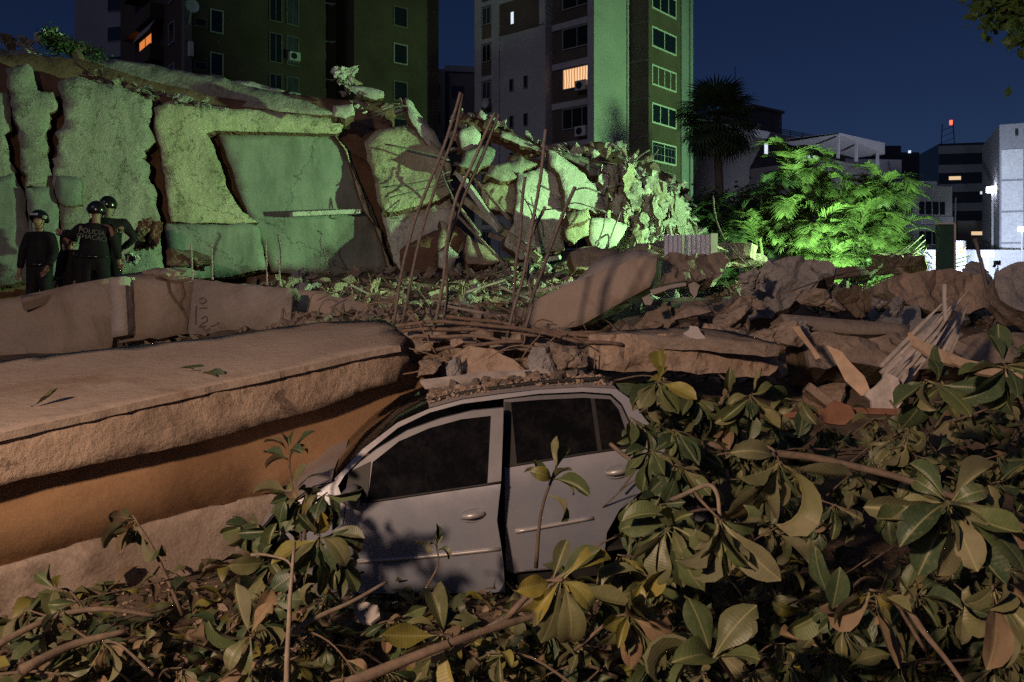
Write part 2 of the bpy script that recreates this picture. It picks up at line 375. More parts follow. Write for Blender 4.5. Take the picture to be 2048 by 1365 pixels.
def terrain():
    V, F = [], []; nx, ny = 150, 190
    for j in range(ny + 1):
        for i in range(nx + 1):
            x = -16 + 30 * i / nx; y = 1.2 + 30 * j / ny; V.append((x, y, tz(x, y)))
    for j in range(ny):
        for i in range(nx):
            a = j * (nx + 1) + i; F.append((a, a + 1, a + nx + 2, a + nx + 1))
    o = bpy.data.objects.new('rubble_bank', mesh('rubble_bank', V, F, M['soil'], True)); COL.objects.link(o); tag(o, kind='structure')
    g = MB(); g.add([(-400, -200, -.06), (400, -200, -.06), (400, 600, -.06), (-400, 600, -.06)], [(0, 1, 2, 3)])
    o = bpy.data.objects.new('ground', g.me('ground', M['ground_dirt'])); COL.objects.link(o); tag(o, kind='structure')
terrain()

# ---------------------------------------------------------------- the big fallen slab on the left: floor plate with edge beam above a painted wall
U = Vector((0.705, 0.665, 0.125)).normalized()                    # along the wall, away to the right
E0 = P(0, 868, 4.75)                                             # front top edge of the beam at the left border
W = Vector((-0.69, 0.72, 0)).normalized()                          # into the depth, away from the beam face
UP = U.cross(W).normalized(); UP = UP if UP.z > 0 else -UP
NF = -W
TOPN = (UP - W * 0.16).normalized()
def edge(px, py): return on_plane(px, py, E0, NF)
sl = thing('fallen_floor_slab', 'huge tilted floor slab with rough edge beam above a painted orange wall', 'slab', (-3.2, 5.2, 0))
ext0 = E0 - U * 1.6
rs = random.Random(5)
# edge beam: front face with a crumbly lower lip and broken right end
face = [(-260, 925, 0), (0, 868), (120, 840), (330, 795), (560, 745), (740, 705), (800, 694), (822, 722), (800, 762), (760, 772), (640, 818), (500, 855), (360, 893), (180, 930), (0, 972), (-260, 1040, 0)]
part('edge_beam', plate('edge_beam', [edge(p[0], p[1]) for p in face], NF, 0.42, M['beam_render'], jag=.008, seg=.04, amp=.007, grid=.11, freq=2.6, seed=8,
     flags=[(p[2] if len(p) > 2 else 1) for p in face]), sl)
# top surface rising towards the back
q = E0 + UP * .006 + W * 0.0
top = [(-260, 924), (0, 866, 1), (330, 793), (560, 743), (740, 703), (800, 692), (812, 672), (790, 652), (770, 640), (640, 644), (420, 676), (200, 699), (0, 722), (-260, 748)]
tn = (UP - W * 0.10).normalized()
part('floor_plate', plate('floor_plate', [on_plane(p[0], p[1], q + UP * .012 + W * .012, tn) for p in top], tn, 0.05, M['slab_concrete'], jag=.010, seg=.06, amp=.01, grid=.2, freq=1.2, seed=3), sl)
# painted wall and unpainted plinth underneath, set back under the beam
q = E0 + W * 0.17
wl = [(-260, 1000), (0, 930), (300, 860), (600, 790), (800, 735), (880, 722), (884, 800), (890, 900), (700, 952), (480, 1001), (240, 1066), (0, 1134), (-260, 1205)]
part('painted_wall', plate('painted_wall', [on_plane(p[0], p[1], q, NF) for p in wl], NF, 0.2, M['orange_paint'], jag=.012, seg=.1, amp=.004, grid=.3, seed=5), sl)
q = E0 + W * 0.165
pl = [(-260, 1205), (0, 1134), (240, 1066), (480, 1001), (700, 952), (890, 900), (890, 985), (700, 1060), (480, 1140), (240, 1215), (0, 1290), (-260, 1370)]
part('plinth', plate('plinth', [on_plane(p[0], p[1], q - W * .012, NF) for p in pl], NF, 0.2, M['plinth_render'], jag=.02, seg=.1, amp=.02, grid=.15, freq=2.5, seed=6), sl)

# ---------------------------------------------------------------- the broken beam over the car roof with its bars
BY = 6.95
bb = thing('broken_beam', 'broken concrete beam lying across the car roof with bare reinforcing bars', 'beam', P(1200, 760, BY))
n = Vector((0.08, -1, 0.10))
part('beam_segment', slab('beam_segment', [(1178, 672), (1260, 668), (1400, 676), (1540, 690), (1556, 712), (1540, 752), (1470, 756), (1400, 750), (1300, 744), (1188, 738)], (1300, 710, BY), n, .5,
     [M['rubble_warm'], M['rubble']], jag=.03, seg=.05, amp=.035, grid=.05, freq=4, seed=21, flat=True, crk=.03), bb)
part('beam_segment', slab('beam_segment', [(1178, 670), (1250, 660), (1380, 655), (1470, 664), (1560, 690), (1530, 692), (1400, 678), (1260, 670)], (1300, 672, BY + .02), (0, -.22, 1), .1,
     M['rubble'], jag=.03, seg=.08, amp=.02, grid=.12, freq=3, seed=22), bb)
core = slab('beam_core', [(800, 655), (960, 662), (1100, 672), (1190, 690), (1190, 738), (1060, 742), (930, 720), (810, 735)], (1000, 700, BY + .25), n, .4,
     [M['rubble'], M['rubble']], jag=.03, seg=.06, amp=.09, grid=.05, freq=5, seed=23, flat=True, crk=.06)
part('beam_core', core, bb)
def bar_part(name, pxs, r, mat, parent, k=4, wob=0.0, seed=0):
    b = MB().tube(curve_pts([P(*p) for p in pxs], k, wob, seed), r, 6)
    return part(name, b.me(name, M[mat], True), parent)
def yy(l, Y0, Y1): return [(p[0], p[1], Y0 + (Y1 - Y0) * i / (len(l) - 1)) for i, p in enumerate(l)]
VB = [([(787, 652), (800, 560), (822, 470), (845, 400), (889, 290), (905, 240), (921, 184)], 7.15, 6.95), ([(804, 648), (822, 560), (842, 470), (862, 400), (897, 300), (914, 245), (925, 188)], 7.25, 6.97),
      ([(867, 655), (885, 560), (893, 480), (917, 390), (957, 300), (988, 227)], 7.0, 6.7), ([(887, 635), (895, 590), (892, 545), (899, 480), (930, 390), (968, 305), (998, 229)], 7.2, 6.75),
      ([(1016, 672), (1030, 610), (1048, 545), (1064, 450), (1081, 360), (1092, 258)], 7.0, 6.8), ([(1029, 645), (1027, 600), (1033, 520), (1043, 430), (1050, 354)], 7.3, 7.1),
      ([(1050, 660), (1063, 606), (1056, 550), (1059, 490), (1073, 445), (1089, 414)], 7.05, 7.0), ([(1052, 640), (1066, 590), (1088, 530), (1112, 465), (1151, 375)], 7.1, 6.7)]
for i, (l, a, b) in enumerate(VB): bar_part('rebar', yy(l, a, b), .0155, 'rebar', bb, 5, .012, i)
HB = [([(795, 652), (900, 646), (1030, 660), (1150, 682), (1245, 692)], 6.95), ([(805, 664), (900, 657), (1060, 667), (1160, 670), (1300, 676)], 7.05), ([(826, 674), (940, 673), (1060, 692), (1155, 694)], 6.85),
      ([(868, 700), (960, 690), (1045, 683)], 6.8), ([(888, 634), (1000, 646), (1090, 662), (1205, 668)], 7.15), ([(870, 716), (950, 703), (1010, 708)], 6.9), ([(835, 660), (960, 650), (1075, 672), (1230, 684)], 7.1)]
for i, (l, a) in enumerate(HB): bar_part('rebar', yy(l, a, a - .05), .017, 'rebar_rust', bb, 5, .03, i + 20)
WB = [([(812, 628), (824, 624), (848, 665), (872, 708)], 6.75), ([(818, 697), (850, 706), (882, 716), (898, 722)], 6.7), ([(806, 749), (842, 741), (872, 720), (894, 716)], 6.62), ([(834, 755), (848, 745), (876, 722)], 6.6),
      ([(938, 752), (985, 712), (1020, 694), (1046, 689), (1050, 668)], 6.6), ([(1040, 722), (1062, 690), (1079, 672), (1076, 662), (1066, 655)], 6.65), ([(1092, 690), (1112, 672), (1118, 655)], 6.8), ([(1114, 658), (1146, 672), (1180, 692)], 6.7),
      ([(1150, 760), (1185, 745), (1190, 705)], 6.8)]
for i, (l, a) in enumerate(WB): bar_part('stirrup', yy(l, a, a), .006, 'wire', bb, 4, 0, i)

# chunks wedged between the beam and the roof
def big_chunk(px, py, Y, wpx, hpx, mat, label, seed, rot=(0, 0, 0), dep=None, rough=.12, npts=16, cat='concrete chunk', name='concrete_chunk', group=None, flat=.6, sub=4):
    k = Y / FPX; d = (wpx * k, dep or wpx * k * .8, hpx * k)
    me = chunk_mesh(name, seed, d, mat, rough=rough * min(d), npts=npts, sub=sub, flat=flat)
    o = put(me, name, P(px, py, Y), rot); return tag(o, label, cat, group)
q = slab('concrete_chunk', [(905, 712), (940, 692), (985, 697), (1030, 722), (1068, 752), (1030, 772), (960, 776), (905, 770), (898, 740)], (980, 740, 6.55), (-.1, -1, .25), .35, [M['rubble_warm'], M['rubble']], jag=.02, seg=.05, amp=.05, grid=.05, freq=3.5, seed=31, flat=True, crk=.02)
solo('concrete_chunk', q, 'large peaked orange-brown concrete piece resting on the front of the car roof', 'concrete chunk')
big_chunk(912, 735, 6.45, 42, 62, 'rubble_grey', 'small upright grey concrete lump left of the peaked roof piece', 33, (0, .2, .3))
big_chunk(1085, 722, 6.6, 62, 66, 'rubble_grey', 'dark grey broken beam end above the rear door of the car', 34, (.2, .1, .5), rough=.1)
big_chunk(1135, 722, 6.7, 92, 74, 'rubble', 'brown rough beam stump between grey beam end and intact beam', 35, (0, .1, .2))
big_chunk(915, 687, 6.75, 30, 20, 'rubble_warm', 'fist sized pale stone caught between the horizontal bars', 36, (0, 0, .4))
for i, (px, py, wd, hh) in enumerate([(870, 672, 60, 26), (960, 668, 70, 26), (1030, 676, 60, 28), (925, 684, 70, 24), (1005, 694, 60, 24), (850, 690, 50, 40), (860, 735, 50, 40)]):
    big_chunk(px, py, 7.05, wd, hh, 'rubble', 'brown core block between the bare bars, %s from the left' % rank([870, 960, 1030, 925, 1005, 850, 860], i), 40 + i, (0, 0, random.uniform(-.4, .4)), group='concrete blocks behind the bare bars', sub=2)

# row of upright panels behind the slab
PN = Vector((0.05, -1, 0.06))
solo('parapet_panel', slab('parapet_panel', [(-60, 612, 0), (0, 600), (110, 577), (225, 555), (226, 640), (222, 705), (100, 740), (-60, 770)], (100, 640, 10.6), (.12, -1, .1), .3, M['panel_concrete'], jag=.02, seg=.15, amp=.02, seed=51),
     'long dark brown parapet panel at the left border, its top edge rising to the right', 'panel')
pp = thing('parapet_panel', 'brown upright panel with a pale pilaster and a forked crack at its top', 'panel', P(300, 700, 10.5))
part('panel_face', slab('panel_face', [(236, 563, 0), (330, 556), (386, 562), (384, 620), (376, 668), (300, 676), (238, 688)], (300, 620, 10.55), PN, .3, M['panel_concrete'], jag=.025, seg=.12, amp=.02, seed=52), pp)
part('pilaster', slab('pilaster', [(217, 557, 0), (250, 553, 0), (256, 670, 0), (224, 676, 0)], (235, 620, 10.3), PN, .3, M['panel_pale'], jag=.01, amp=.006, seed=53), pp)
cr = MB()
for l in ([(318, 553), (335, 562), (340, 585), (352, 604), (366, 620), (374, 640), (372, 662)], [(362, 565), (368, 590), (360, 606), (366, 622)], [(312, 556), (350, 564), (384, 558)]):
    pts = [on_plane(a, b, P(300, 620, 10.535), PN.normalized()) for a, b in l]
    for a, b in zip(pts, pts[1:]): cr.bar(a, b, .035, .02, up=PN)
part('crack', cr.me('crack', M['soil']), pp)
pp = thing('parapet_panel', 'pale grey upright panel with black sprayed scribbles at its left end', 'panel', P(480, 680, 10.4))
part('panel_face', slab('panel_face', [(388, 558, 0), (470, 568), (582, 576, 0), (585, 590, 0), (580, 660, 0), (500, 676), (376, 668, 0)], (480, 620, 10.35), (-.03, -1, .06), .32, M['panel_pale'], jag=.012, seg=.12, amp=.012, seed=54), pp)
g = MB()
for l in ([(398, 600), (405, 596), (412, 602), (404, 608), (398, 604)], [(398, 617), (414, 616)], [(402, 638), (412, 633), (414, 642), (404, 648), (398, 655), (412, 652)], [(420, 654), (432, 650), (438, 645)], [(392, 612), (391, 650)], [(404, 652), (410, 662), (420, 657)]):
    pts = curve_pts([on_plane(a, b, P(480, 620, 10.335), Vector((-.03, -1, .06)).normalized()) for a, b in l], 3)
    g.tube(pts, .007, 5)
part('sprayed_scribble', g.me('sprayed_scribble', M['graffiti']), pp)
solo('parapet_panel', slab('parapet_panel', [(585, 580), (640, 583), (720, 604), (790, 630), (786, 668), (600, 680), (584, 660)], (680, 630, 10.9), (-.2, -1, .3), .3, M['slab_concrete'], jag=.02, seg=.12, amp=.03, seed=55),
     'tan sloping panel dropping to the right beside the pale scribbled panel', 'panel')
solo('concrete_slab', slab('concrete_slab', [(40, 594), (130, 572), (250, 548), (340, 536), (380, 556), (240, 566), (110, 586), (45, 606)], (240, 560, 11.0), (0, -.5, 1), .12, M['panel_concrete'], jag=.02, seg=.15, seed=56),
     'thin slab lying on top of the parapet below the group of helmeted people', 'slab')
big_chunk(330, 548, 11.2, 90, 26, 'rubble', 'low rounded rubble lump on top of the cracked panel', 57)

# long tilted beam in the middle
fb = solo('fallen_beam', slab('fallen_beam', [(1058, 606), (1130, 570, 0), (1290, 512, 0), (1314, 514), (1312, 545), (1300, 574, 0), (1160, 652), (1100, 662), (1050, 652)], (1180, 590, 9.3), (-.25, -1, .12), .55, [M['slab_concrete'], M['rubble']], jag=.02, seg=.1, amp=.025, grid=.15, seed=61),
     'long tan beam tilted up to the right behind the bent bars', 'beam')
solo('concrete_slab', slab('concrete_slab', [(1190, 522), (1240, 505), (1300, 498), (1320, 508), (1290, 520), (1180, 560), (1150, 562)], (1250, 520, 10.4), (-.2, -.8, .7), .2, M['panel_pale'], jag=.03, seg=.1, amp=.03, seed=62),
     'thin slab lying behind the upper end of the tilted beam', 'slab')
solo('concrete_slab', slab('concrete_slab', [(1322, 515), (1350, 505), (1430, 505), (1462, 520), (1448, 545), (1400, 560), (1330, 562), (1318, 540)], (1390, 530, 11.2), (.1, -1, .4), .5, [M['rubble'], M['rubble']], jag=.05, seg=.07, amp=.08, grid=.07, freq=3, seed=63, flat=True, crk=.08),
     'grey-brown broken slab under the corrugated sheet', 'slab')
# corrugated sheet
cs = MB(); x0, x1 = P(1328, 490, 13.0), P(1420, 490, 13.0)
NV = 40; zt, zb = P(1328, 470, 13.0).z, P(1328, 518, 13.0).z
V = []; F = []
for i in range(NV + 1):
    p = x0.lerp(x1, i / NV); o = .02 * math.sin(i * math.pi / 2)
    V += [(p.x, p.y + o, zb), (p.x, p.y + o, zt), (p.x, p.y + o + .012, zb), (p.x, p.y + o + .012, zt)]
for i in range(NV):
    a = 4 * i; F += [(a, a + 4, a + 5, a + 1), (a + 2, a + 3, a + 7, a + 6), (a + 1, a + 5, a + 7, a + 3)]
cs.add(V, F)
ct = thing('corrugated_sheet', 'short lavender corrugated metal sheet with a white end post', 'metal sheet', (x0.x, 13.0, zb))
part('sheet', cs.me('sheet', M['lavender_metal']), ct)
part('post', MB().box(x1.x - .01, x1.x + .1, 12.9, 13.06, P(1420, 528, 13).z, P(1420, 468, 13).z).me('post', M['white_sheet']), ct)
part('post', MB().box(x0.x + .27, x0.x + .31, 12.9, 12.96, zb, zt).me('post', M['white_sheet']), ct)

# right hand heap: big pieces
q = slab('cracked_slab', [(1500, 548), (1535, 522), (1590, 514), (1640, 518), (1672, 536), (1668, 552), (1632, 576), (1590, 602), (1545, 632), (1500, 640), (1484, 600), (1486, 570)], (1580, 570, 8.6), (-.25, -1, .35), .45, [M['rubble_grey'], M['rubble']], jag=.035, seg=.06, amp=.10, grid=.06, freq=2.6, seed=71, flat=True, crk=.09)
solo('cracked_slab', q, 'big cracked grey slab block leaning up to the right in the middle of the heap', 'slab')
for i, (px, py, Y, wd, hh, mat, lab) in enumerate([
    (1508, 560, 8.3, 70, 60, 'rubble_grey', 'squarish grey block at the left end of the cracked slab'), (1470, 640, 8.0, 110, 60, 'rubble', 'dark brown lump below the cracked slab, beside the black hollow'),
    (1540, 668, 7.6, 120, 70, 'rubble', 'crumbling brown clod just above the right end of the beam'), (1645, 600, 8.4, 110, 50, 'rubble', 'rounded brown block under the right end of the cracked slab'),
    (1440, 668, 7.7, 80, 34, 'rubble_warm', 'low brown slab fragment left of the white crumpled sheet'), (1400, 618, 8.8, 120, 34, 'rubble', 'ragged brown block on the rim of the black hollow'),
    (1500, 610, 8.1, 60, 50, 'rubble', 'jagged brown stone between hollow and cracked slab'), (1590, 655, 7.8, 70, 50, 'rubble_grey', 'grey stone near the tip of the upright board'),
    (1800, 528, 12.4, 120, 56, 'soil', 'dark rounded soil mound on the skyline left of the green board'), (1745, 548, 11.8, 90, 30, 'soil', 'low dark mound beside the rounded soil mound'),
    (1700, 545, 11.0, 120, 30, 'rubble', 'flat brown rubble ridge right of the cracked slab'), (1960, 545, 10.5, 60, 50, 'rubble_grey', 'grey lump at the foot of the leaning pole'),
    (1700, 600, 9.0, 90, 70, 'soil', 'dark hollow clod left of the broad brown slab'), (1795, 615, 8.6, 46, 56, 'rubble_grey', 'round pale grey stone under the broad brown slab'), (1760, 605, 8.8, 40, 30, 'rubble_grey', 'small grey stone left of the round pale stone')]):
    big_chunk(px, py, Y, wd, hh, mat, lab, 200 + i, (random.uniform(-.2, .2), random.uniform(-.2, .2), random.uniform(-.5, .5)), rough=.22)
solo('concrete_slab', slab('concrete_slab', [(1776, 560), (1810, 545), (1880, 540), (1960, 548), (1990, 570), (1985, 610), (1940, 628), (1860, 624), (1800, 606), (1778, 580)], (1880, 585, 9.4), (.1, -1, .25), .5, [M['rubble_warm'], M['rubble']], jag=.04, seg=.07, amp=.08, grid=.07, freq=2.4, seed=81, flat=True, crk=.04),
     'broad brown slab on edge behind the white splintered planks', 'slab')
solo('concrete_slab', slab('concrete_slab', [(1990, 545), (2048, 522), (2110, 505), (2110, 640), (2048, 625), (2000, 600)], (2040, 570, 8.2), (-.3, -1, .5), .4, [M['rubble_grey'], M['rubble']], jag=.04, seg=.07, amp=.06, grid=.07, freq=2.4, seed=82, flat=True, crk=.05),
     'grey-green slab at the right border above the leaves', 'slab')
solo('fallen_beam', slab('fallen_beam', [(1562, 628, 0), (1705, 640, 0), (1820, 650), (1818, 672), (1700, 668, 0), (1575, 655)], (1650, 645, 8.0), (0, -1, .4), .3, M['panel_concrete'], jag=.02, seg=.1, amp=.02, seed=83),
     'low grey beam lying level in the dark right of the clods', 'beam')
solo('concrete_slab', slab('concrete_slab', [(1600, 668), (1760, 672), (1900, 660), (2060, 668), (2060, 730), (1900, 730), (1760, 735), (1620, 735)], (1800, 700, 7.6), (0, -1, .5), .5, [M['rubble'], M['soil']], jag=.05, seg=.07, amp=.1, grid=.07, freq=2.4, seed=84, flat=True, crk=.08),
     'long dark brown slab behind the boards and leaves on the right', 'slab')
# boards and splintered planks
def board(pxs, n, mat, label, thick=.03, name='wooden_board', cat='board', seed=1, jag=.006, at=None, amp=.0):
    c = at or (sum(p[0] for p in pxs) / len(pxs), sum(p[1] for p in pxs) / len(pxs), 6.2)
    return solo(name, slab(name, pxs, c, n, thick, M[mat], jag=jag, seg=.04, amp=amp, grid=.12, seed=seed, flat=True, edge_rough=.3), label, cat)
def splintered(label, base, tip, Y0, Y1, wid, n_, seed, mat='wood_torn'):
    """broken plank: parallel splinters of uneven length on one core"""
    rnd = random.Random(seed); a, b_ = P(*base, Y0), P(*tip, Y1); d = (b_ - a).normalized(); x = d.cross(Vector((0, -1, .2))).normalized(); root = thing('splintered_plank', label, 'plank', a)
    for i in range(n_):
        o = (i / (n_ - 1) - .5) * wid; L = (b_ - a).length * rnd.uniform(.5, 1.0) * (1 - .35 * abs(i / (n_ - 1) - .45)); s0 = a + x * o * 1.15 + d * rnd.uniform(0, .12); e = a + x * o * rnd.uniform(.3, 1.0) + d * L
        w_ = wid / n_ * rnd.uniform(.8, 1.5); nn = x.cross(d); mb = MB(); m1 = s0.lerp(e, .6) + nn * rnd.uniform(-.02, .02)
        V = []
        for q, k in ((s0, 1), (m1, .9), (e, .06)):
            V += [q - x * w_ / 2 * k - nn * .012 * k, q + x * w_ / 2 * k - nn * .012 * k, q + x * w_ / 2 * k + nn * .012 * k, q - x * w_ / 2 * k + nn * .012 * k]
        mb.add(V, [(0, 1, 2, 3)] + [(4 * j + k, 4 * j + (k + 1) % 4, 4 * j + 4 + (k + 1) % 4, 4 * j + 4 + k) for j in range(2) for k in range(4)] + [(11, 10, 9, 8)])
        part('splinter', mb.me('splinter', M[mat]), root)
board([(1583, 655), (1598, 652), (1642, 716), (1632, 720)], (-.4, -1, .3), 'wood_pale', 'narrow pale board standing on end above the beam end', at=(1610, 690, 6.9), seed=91)
board([(1652, 691), (1684, 704), (1728, 752), (1744, 792), (1722, 792), (1690, 762)], (-.5, -1, .3), 'wood_pale', 'wide bent pale board leaning in a V with the splintered planks', at=(1700, 745, 6.0), seed=92)
splintered('splintered white plank pointing up to the right, longest of the heap', (1775, 765), (1945, 568), 6.1, 6.5, .20, 8, 93)
splintered('shorter grey splintered plank right of the longest white plank', (1880, 712), (1948, 578), 6.4, 6.7, .11, 5, 94)
splintered('thin splinter bundle fallen to the left at the foot of the white planks', (1770, 770), (1850, 690), 5.9, 6.1, .12, 5, 95)
board([(1820, 664), (1842, 682), (1900, 706), (1990, 742), (1984, 752), (1880, 724), (1826, 690)], (.2, -1, .5), 'wood_pale', 'curved tan batten crossing the foot of the splintered planks', at=(1900, 706, 5.9), seed=95)
board([(1900, 712), (1990, 730), (2048, 745), (2046, 758), (1960, 748), (1904, 726)], (0, -1, .6), 'wood_pale', 'orange lit board half hidden by leaves at the right border', at=(1980, 738, 5.7), seed=96)
board([(1886, 569), (1893, 569), (1894, 640), (1889, 644)], (-.2, -1, .1), 'white_sheet', 'thin white rod standing before the splintered planks', at=(1890, 610, 6.1), seed=97, name='rod', cat='rod')
board([(1366, 666), (1380, 650), (1396, 652), (1402, 664), (1412, 676), (1396, 678), (1378, 674)], (-.2, -1, .6), 'white_sheet', 'crumpled white sheet lying on the broken beam', at=(1390, 665, 6.9), seed=98, amp=.05, jag=.025, name='crumpled_sheet', cat='sheet')
board([(1640, 830), (1668, 800), (1700, 812), (1712, 836), (1690, 850), (1650, 846)], (-.3, -1, .3), 'brick_red', 'red clay tile fragment among the leaves below the bent board', at=(1676, 828, 5.6), seed=99, name='clay_tile', cat='tile', thick=.05)
board([(1730, 790), (1770, 745), (1800, 770), (1810, 800), (1780, 830), (1745, 820)], (0, -1, .3), 'wood_torn', 'crushed pale cardboard piece at the foot of the splintered planks', at=(1770, 790, 5.8), seed=100, amp=.05, jag=.03, name='cardboard', cat='cardboard')
board([(1500, 830), (1690, 815), (1900, 820), (1900, 832), (1690, 828), (1502, 842)], (0, -1, .2), 'brick_red', 'long reddish batten hidden behind the leaf clusters', at=(1690, 826, 5.7), seed=101, thick=.06, name='wooden_batten', cat='batten')
board([(1376, 570), (1388, 564), (1400, 572), (1394, 590), (1386, 600), (1380, 585)], (-.2, -1, .3), 'panel_pale', 'small pale torn scrap hanging at the rim of the black hollow', at=(1388, 580, 8.9), seed=103, jag=.03, amp=.03, name='torn_scrap', cat='scrap')
board([(1284, 596), (1300, 588), (1306, 602), (1290, 610)], (-.2, -1, .4), 'panel_pale', 'pale squarish scrap just below the tilted beam', at=(1295, 600, 8.8), seed=104, jag=.03, amp=.03, name='torn_scrap', cat='scrap')
board([(1300, 580), (1340, 570), (1372, 566), (1372, 572), (1338, 578), (1304, 590)], (-.2, -1, .4), 'panel_pale', 'pale broken strip along the underside of the tilted beam', at=(1338, 576, 9.0), seed=105, name='torn_scrap', cat='scrap')
# green board on the skyline and poles
gb = MB(); p0, p1 = P(1879, 545, 10.7), P(1908, 449, 10.7); gb.box(p0.x, p1.x, 10.7, 10.8, p0.z - .3, p1.z)
gbt = thing('green_board', 'tall dark green upright board with pale rim on the skyline', 'board', (p0.x, 10.7, p0.z - .3))
part('board_face', gb.me('board_face', M['green_board']), gbt)
part('rim', MB().box(p0.x - .01, p1.x + .012, 10.69, 10.81, p1.z, p1.z + .018).box(p1.x, p1.x + .022, 10.69, 10.81, p0.z, p1.z).me('rim', M['white_sheet']), gbt)
def pole(name, label, cat, pts, r, mat, k=3): return solo(name, MB().tube(curve_pts([P(*p) for p in pts], k), r, 6).me(name, M[mat], True), label, cat)
pole('pole', 'thick rusty bar leaning against the bright street wall', 'pole', [(1950, 478, 9.5), (1966, 540, 9.4), (1982, 615, 9.2)], .022, 'rebar')
pole('wire', 'long curved bare wire rising in front of the dark trees', 'wire', [(1426, 392, 11.5), (1430, 430, 11.5), (1448, 478, 11.4), (1490, 528, 11.2)], .012, 'rebar')
pole('wire', 'short bent bar crossing the long curved wire', 'wire', [(1462, 480, 11.4), (1480, 510, 11.3), (1500, 530, 11.2)], .012, 'rebar')
for i, l in enumerate([[(1690, 600, 8), (1740, 570, 8.1), (1800, 548, 8.2)], [(1560, 590, 8), (1700, 545, 9), (1850, 530, 10)]]):
    pole('wire', ['thin pale wire arching over the dark clods', 'thin taut wire strung over the heap below the palms'][i], 'wire', l, .007, 'wire', 5)
for i, l in enumerate(STUBS := [[(1800, 512), (1846, 470)], [(1812, 516), (1850, 480)], [(1826, 508), (1848, 492)], [(1908, 520), (1940, 512)], [(1908, 528), (1930, 522)], [(1905, 534), (1935, 531)], [(1770, 520), (1820, 490)], [(1838, 520), (1852, 498)]]):
    solo('rebar_stub', MB().tube([P(a, b, 12.3 + .05 * j) for j, (a, b) in enumerate(l)], .012, 5).me('rebar_stub', M['rebar']), 'short bare bar on the rubble skyline by the green board, %s from the left' % rank([l2[0][0] + l2[0][1] * .01 for l2 in STUBS], i), 'rebar', 'bare bars on the skyline')
# small rubble everywhere on the bank
rr = random.Random(77); pl_ = []
for _ in range(9000):
    y = 8.2 + (rr.random() ** 1.3) * 10; x = rr.uniform(-.55 * y, .66 * y)
    if lerp_tab(T_RIGHT, y) < .4 and x > 2.5: continue
    s = rr.choice([.05, .07, .09, .12, .16]) * rr.uniform(.7, 1.5); pl_.append((Vector((x, y, tz(x, y) + s * .15)), s))
stuff_chunks('small_rubble', pl_, 'rubble', 'small brown rubble scattered over the bank between the slabs', 'rubble', 3)
MARKS = [(300, 620, 'behind the cracked parapet panel'), (520, 600, 'behind the scribbled panel'), (700, 590, 'behind the tan sloping panel'), (840, 600, 'left of the tallest bar pair'), (960, 590, 'between the bar pairs and the right bars'),
         (1080, 570, 'at the low end of the tilted beam'), (1250, 610, 'under the tilted beam'), (1400, 600, 'in the black hollow'), (1540, 620, 'below the cracked slab'), (1680, 600, 'left of the broad brown slab'), (1850, 640, 'behind the splintered planks'), (2000, 640, 'near the grey-green slab at the right'), (900, 530, 'at the foot of the yellowish facade piece'), (1100, 520, 'at the foot of the tall bright slab'), (150, 590, 'near the helmeted group')]
def proj(p): return 1024 + FPX * p.x / p.y, HZ - FPX * (p.z - CAMZ) / p.y
def where(p, marks):
    x, y = proj(Vector(p)); return min(marks, key=lambda m_: (m_[0] - x) ** 2 + (m_[1] - y) ** 2)[2]
TONE = {'rubble': 'brown', 'rubble_grey': 'grey', 'rubble_warm': 'tan', 'facade_pale': 'pale', 'facade_rough': 'rough greenish'}
for i in range(150):
    y = rr.uniform(8.8, 15.5); x = rr.uniform(-.32 * y, .2 * y) if i % 2 else rr.uniform(.2 * y, .55 * y)
    if x > 2.5 and y > 12: y = rr.uniform(8.2, 11.8)
    s = rr.uniform(.12, .40); mt_ = rr.choice(['rubble', 'rubble', 'rubble_grey', 'rubble_warm']); q = Vector((x, y, tz(x, y) + s * .2)); size = 'big' if s > .3 else 'small' if s < .2 else 'middling'
    tag(put(rr.choice(POOL[mt_]), 'rubble_block', q, (rr.uniform(-.5, .5), rr.uniform(-.5, .5), rr.uniform(0, 6)), s),
        '%s %s loose block %s' % (size, TONE[mt_], where(q, MARKS)), 'rubble block', 'loose blocks on the rubble bank')
# flat slab fragments and tangled wire on the bank
for i in range(95):
    y = rr.uniform(8.4, 13.5); x = rr.uniform(-.30 * y, .22 * y) if i % 3 == 0 else rr.uniform(.12 * y, .62 * y)
    if x > 2.5 and y > 11.8: y = rr.uniform(7.9, 11.6)
    c = Vector((x, y, tz(x, y) + rr.uniform(.02, .16))); n_ = Vector((rr.uniform(-.7, .7), rr.uniform(-1, .1), rr.uniform(.4, 1.2))).normalized(); u_ = n_.orthogonal().normalized(); v_ = n_.cross(u_); a0 = rr.uniform(0, 6.3); k = rr.choice([4, 5, 5, 6]); s = rr.uniform(.14, .5)
    pts = [c + (u_ * math.cos(a0 + 6.283 * j / k) * s + v_ * math.sin(a0 + 6.283 * j / k) * s * rr.uniform(.4, .7)) * rr.uniform(.75, 1.1) for j in range(k)]
    mt_ = rr.choice(['rubble', 'rubble', 'rubble_grey', 'rubble_warm'])
    pts = [p - n_ * (p - c).dot(n_) for p in pts]
    solo('slab_fragment', plate('slab_fragment', pts, n_, rr.uniform(.04, .12), M[mt_], jag=.03, seg=.06, amp=.02, grid=.1, freq=4, seed=900 + i, flat=True), '%s %s flat slab fragment %s' % ('large' if s > .36 else 'small' if s < .24 else 'middling', TONE[mt_], where(c, MARKS)), 'slab fragment', 'flat slab fragments on the bank')
tw_ = MB()
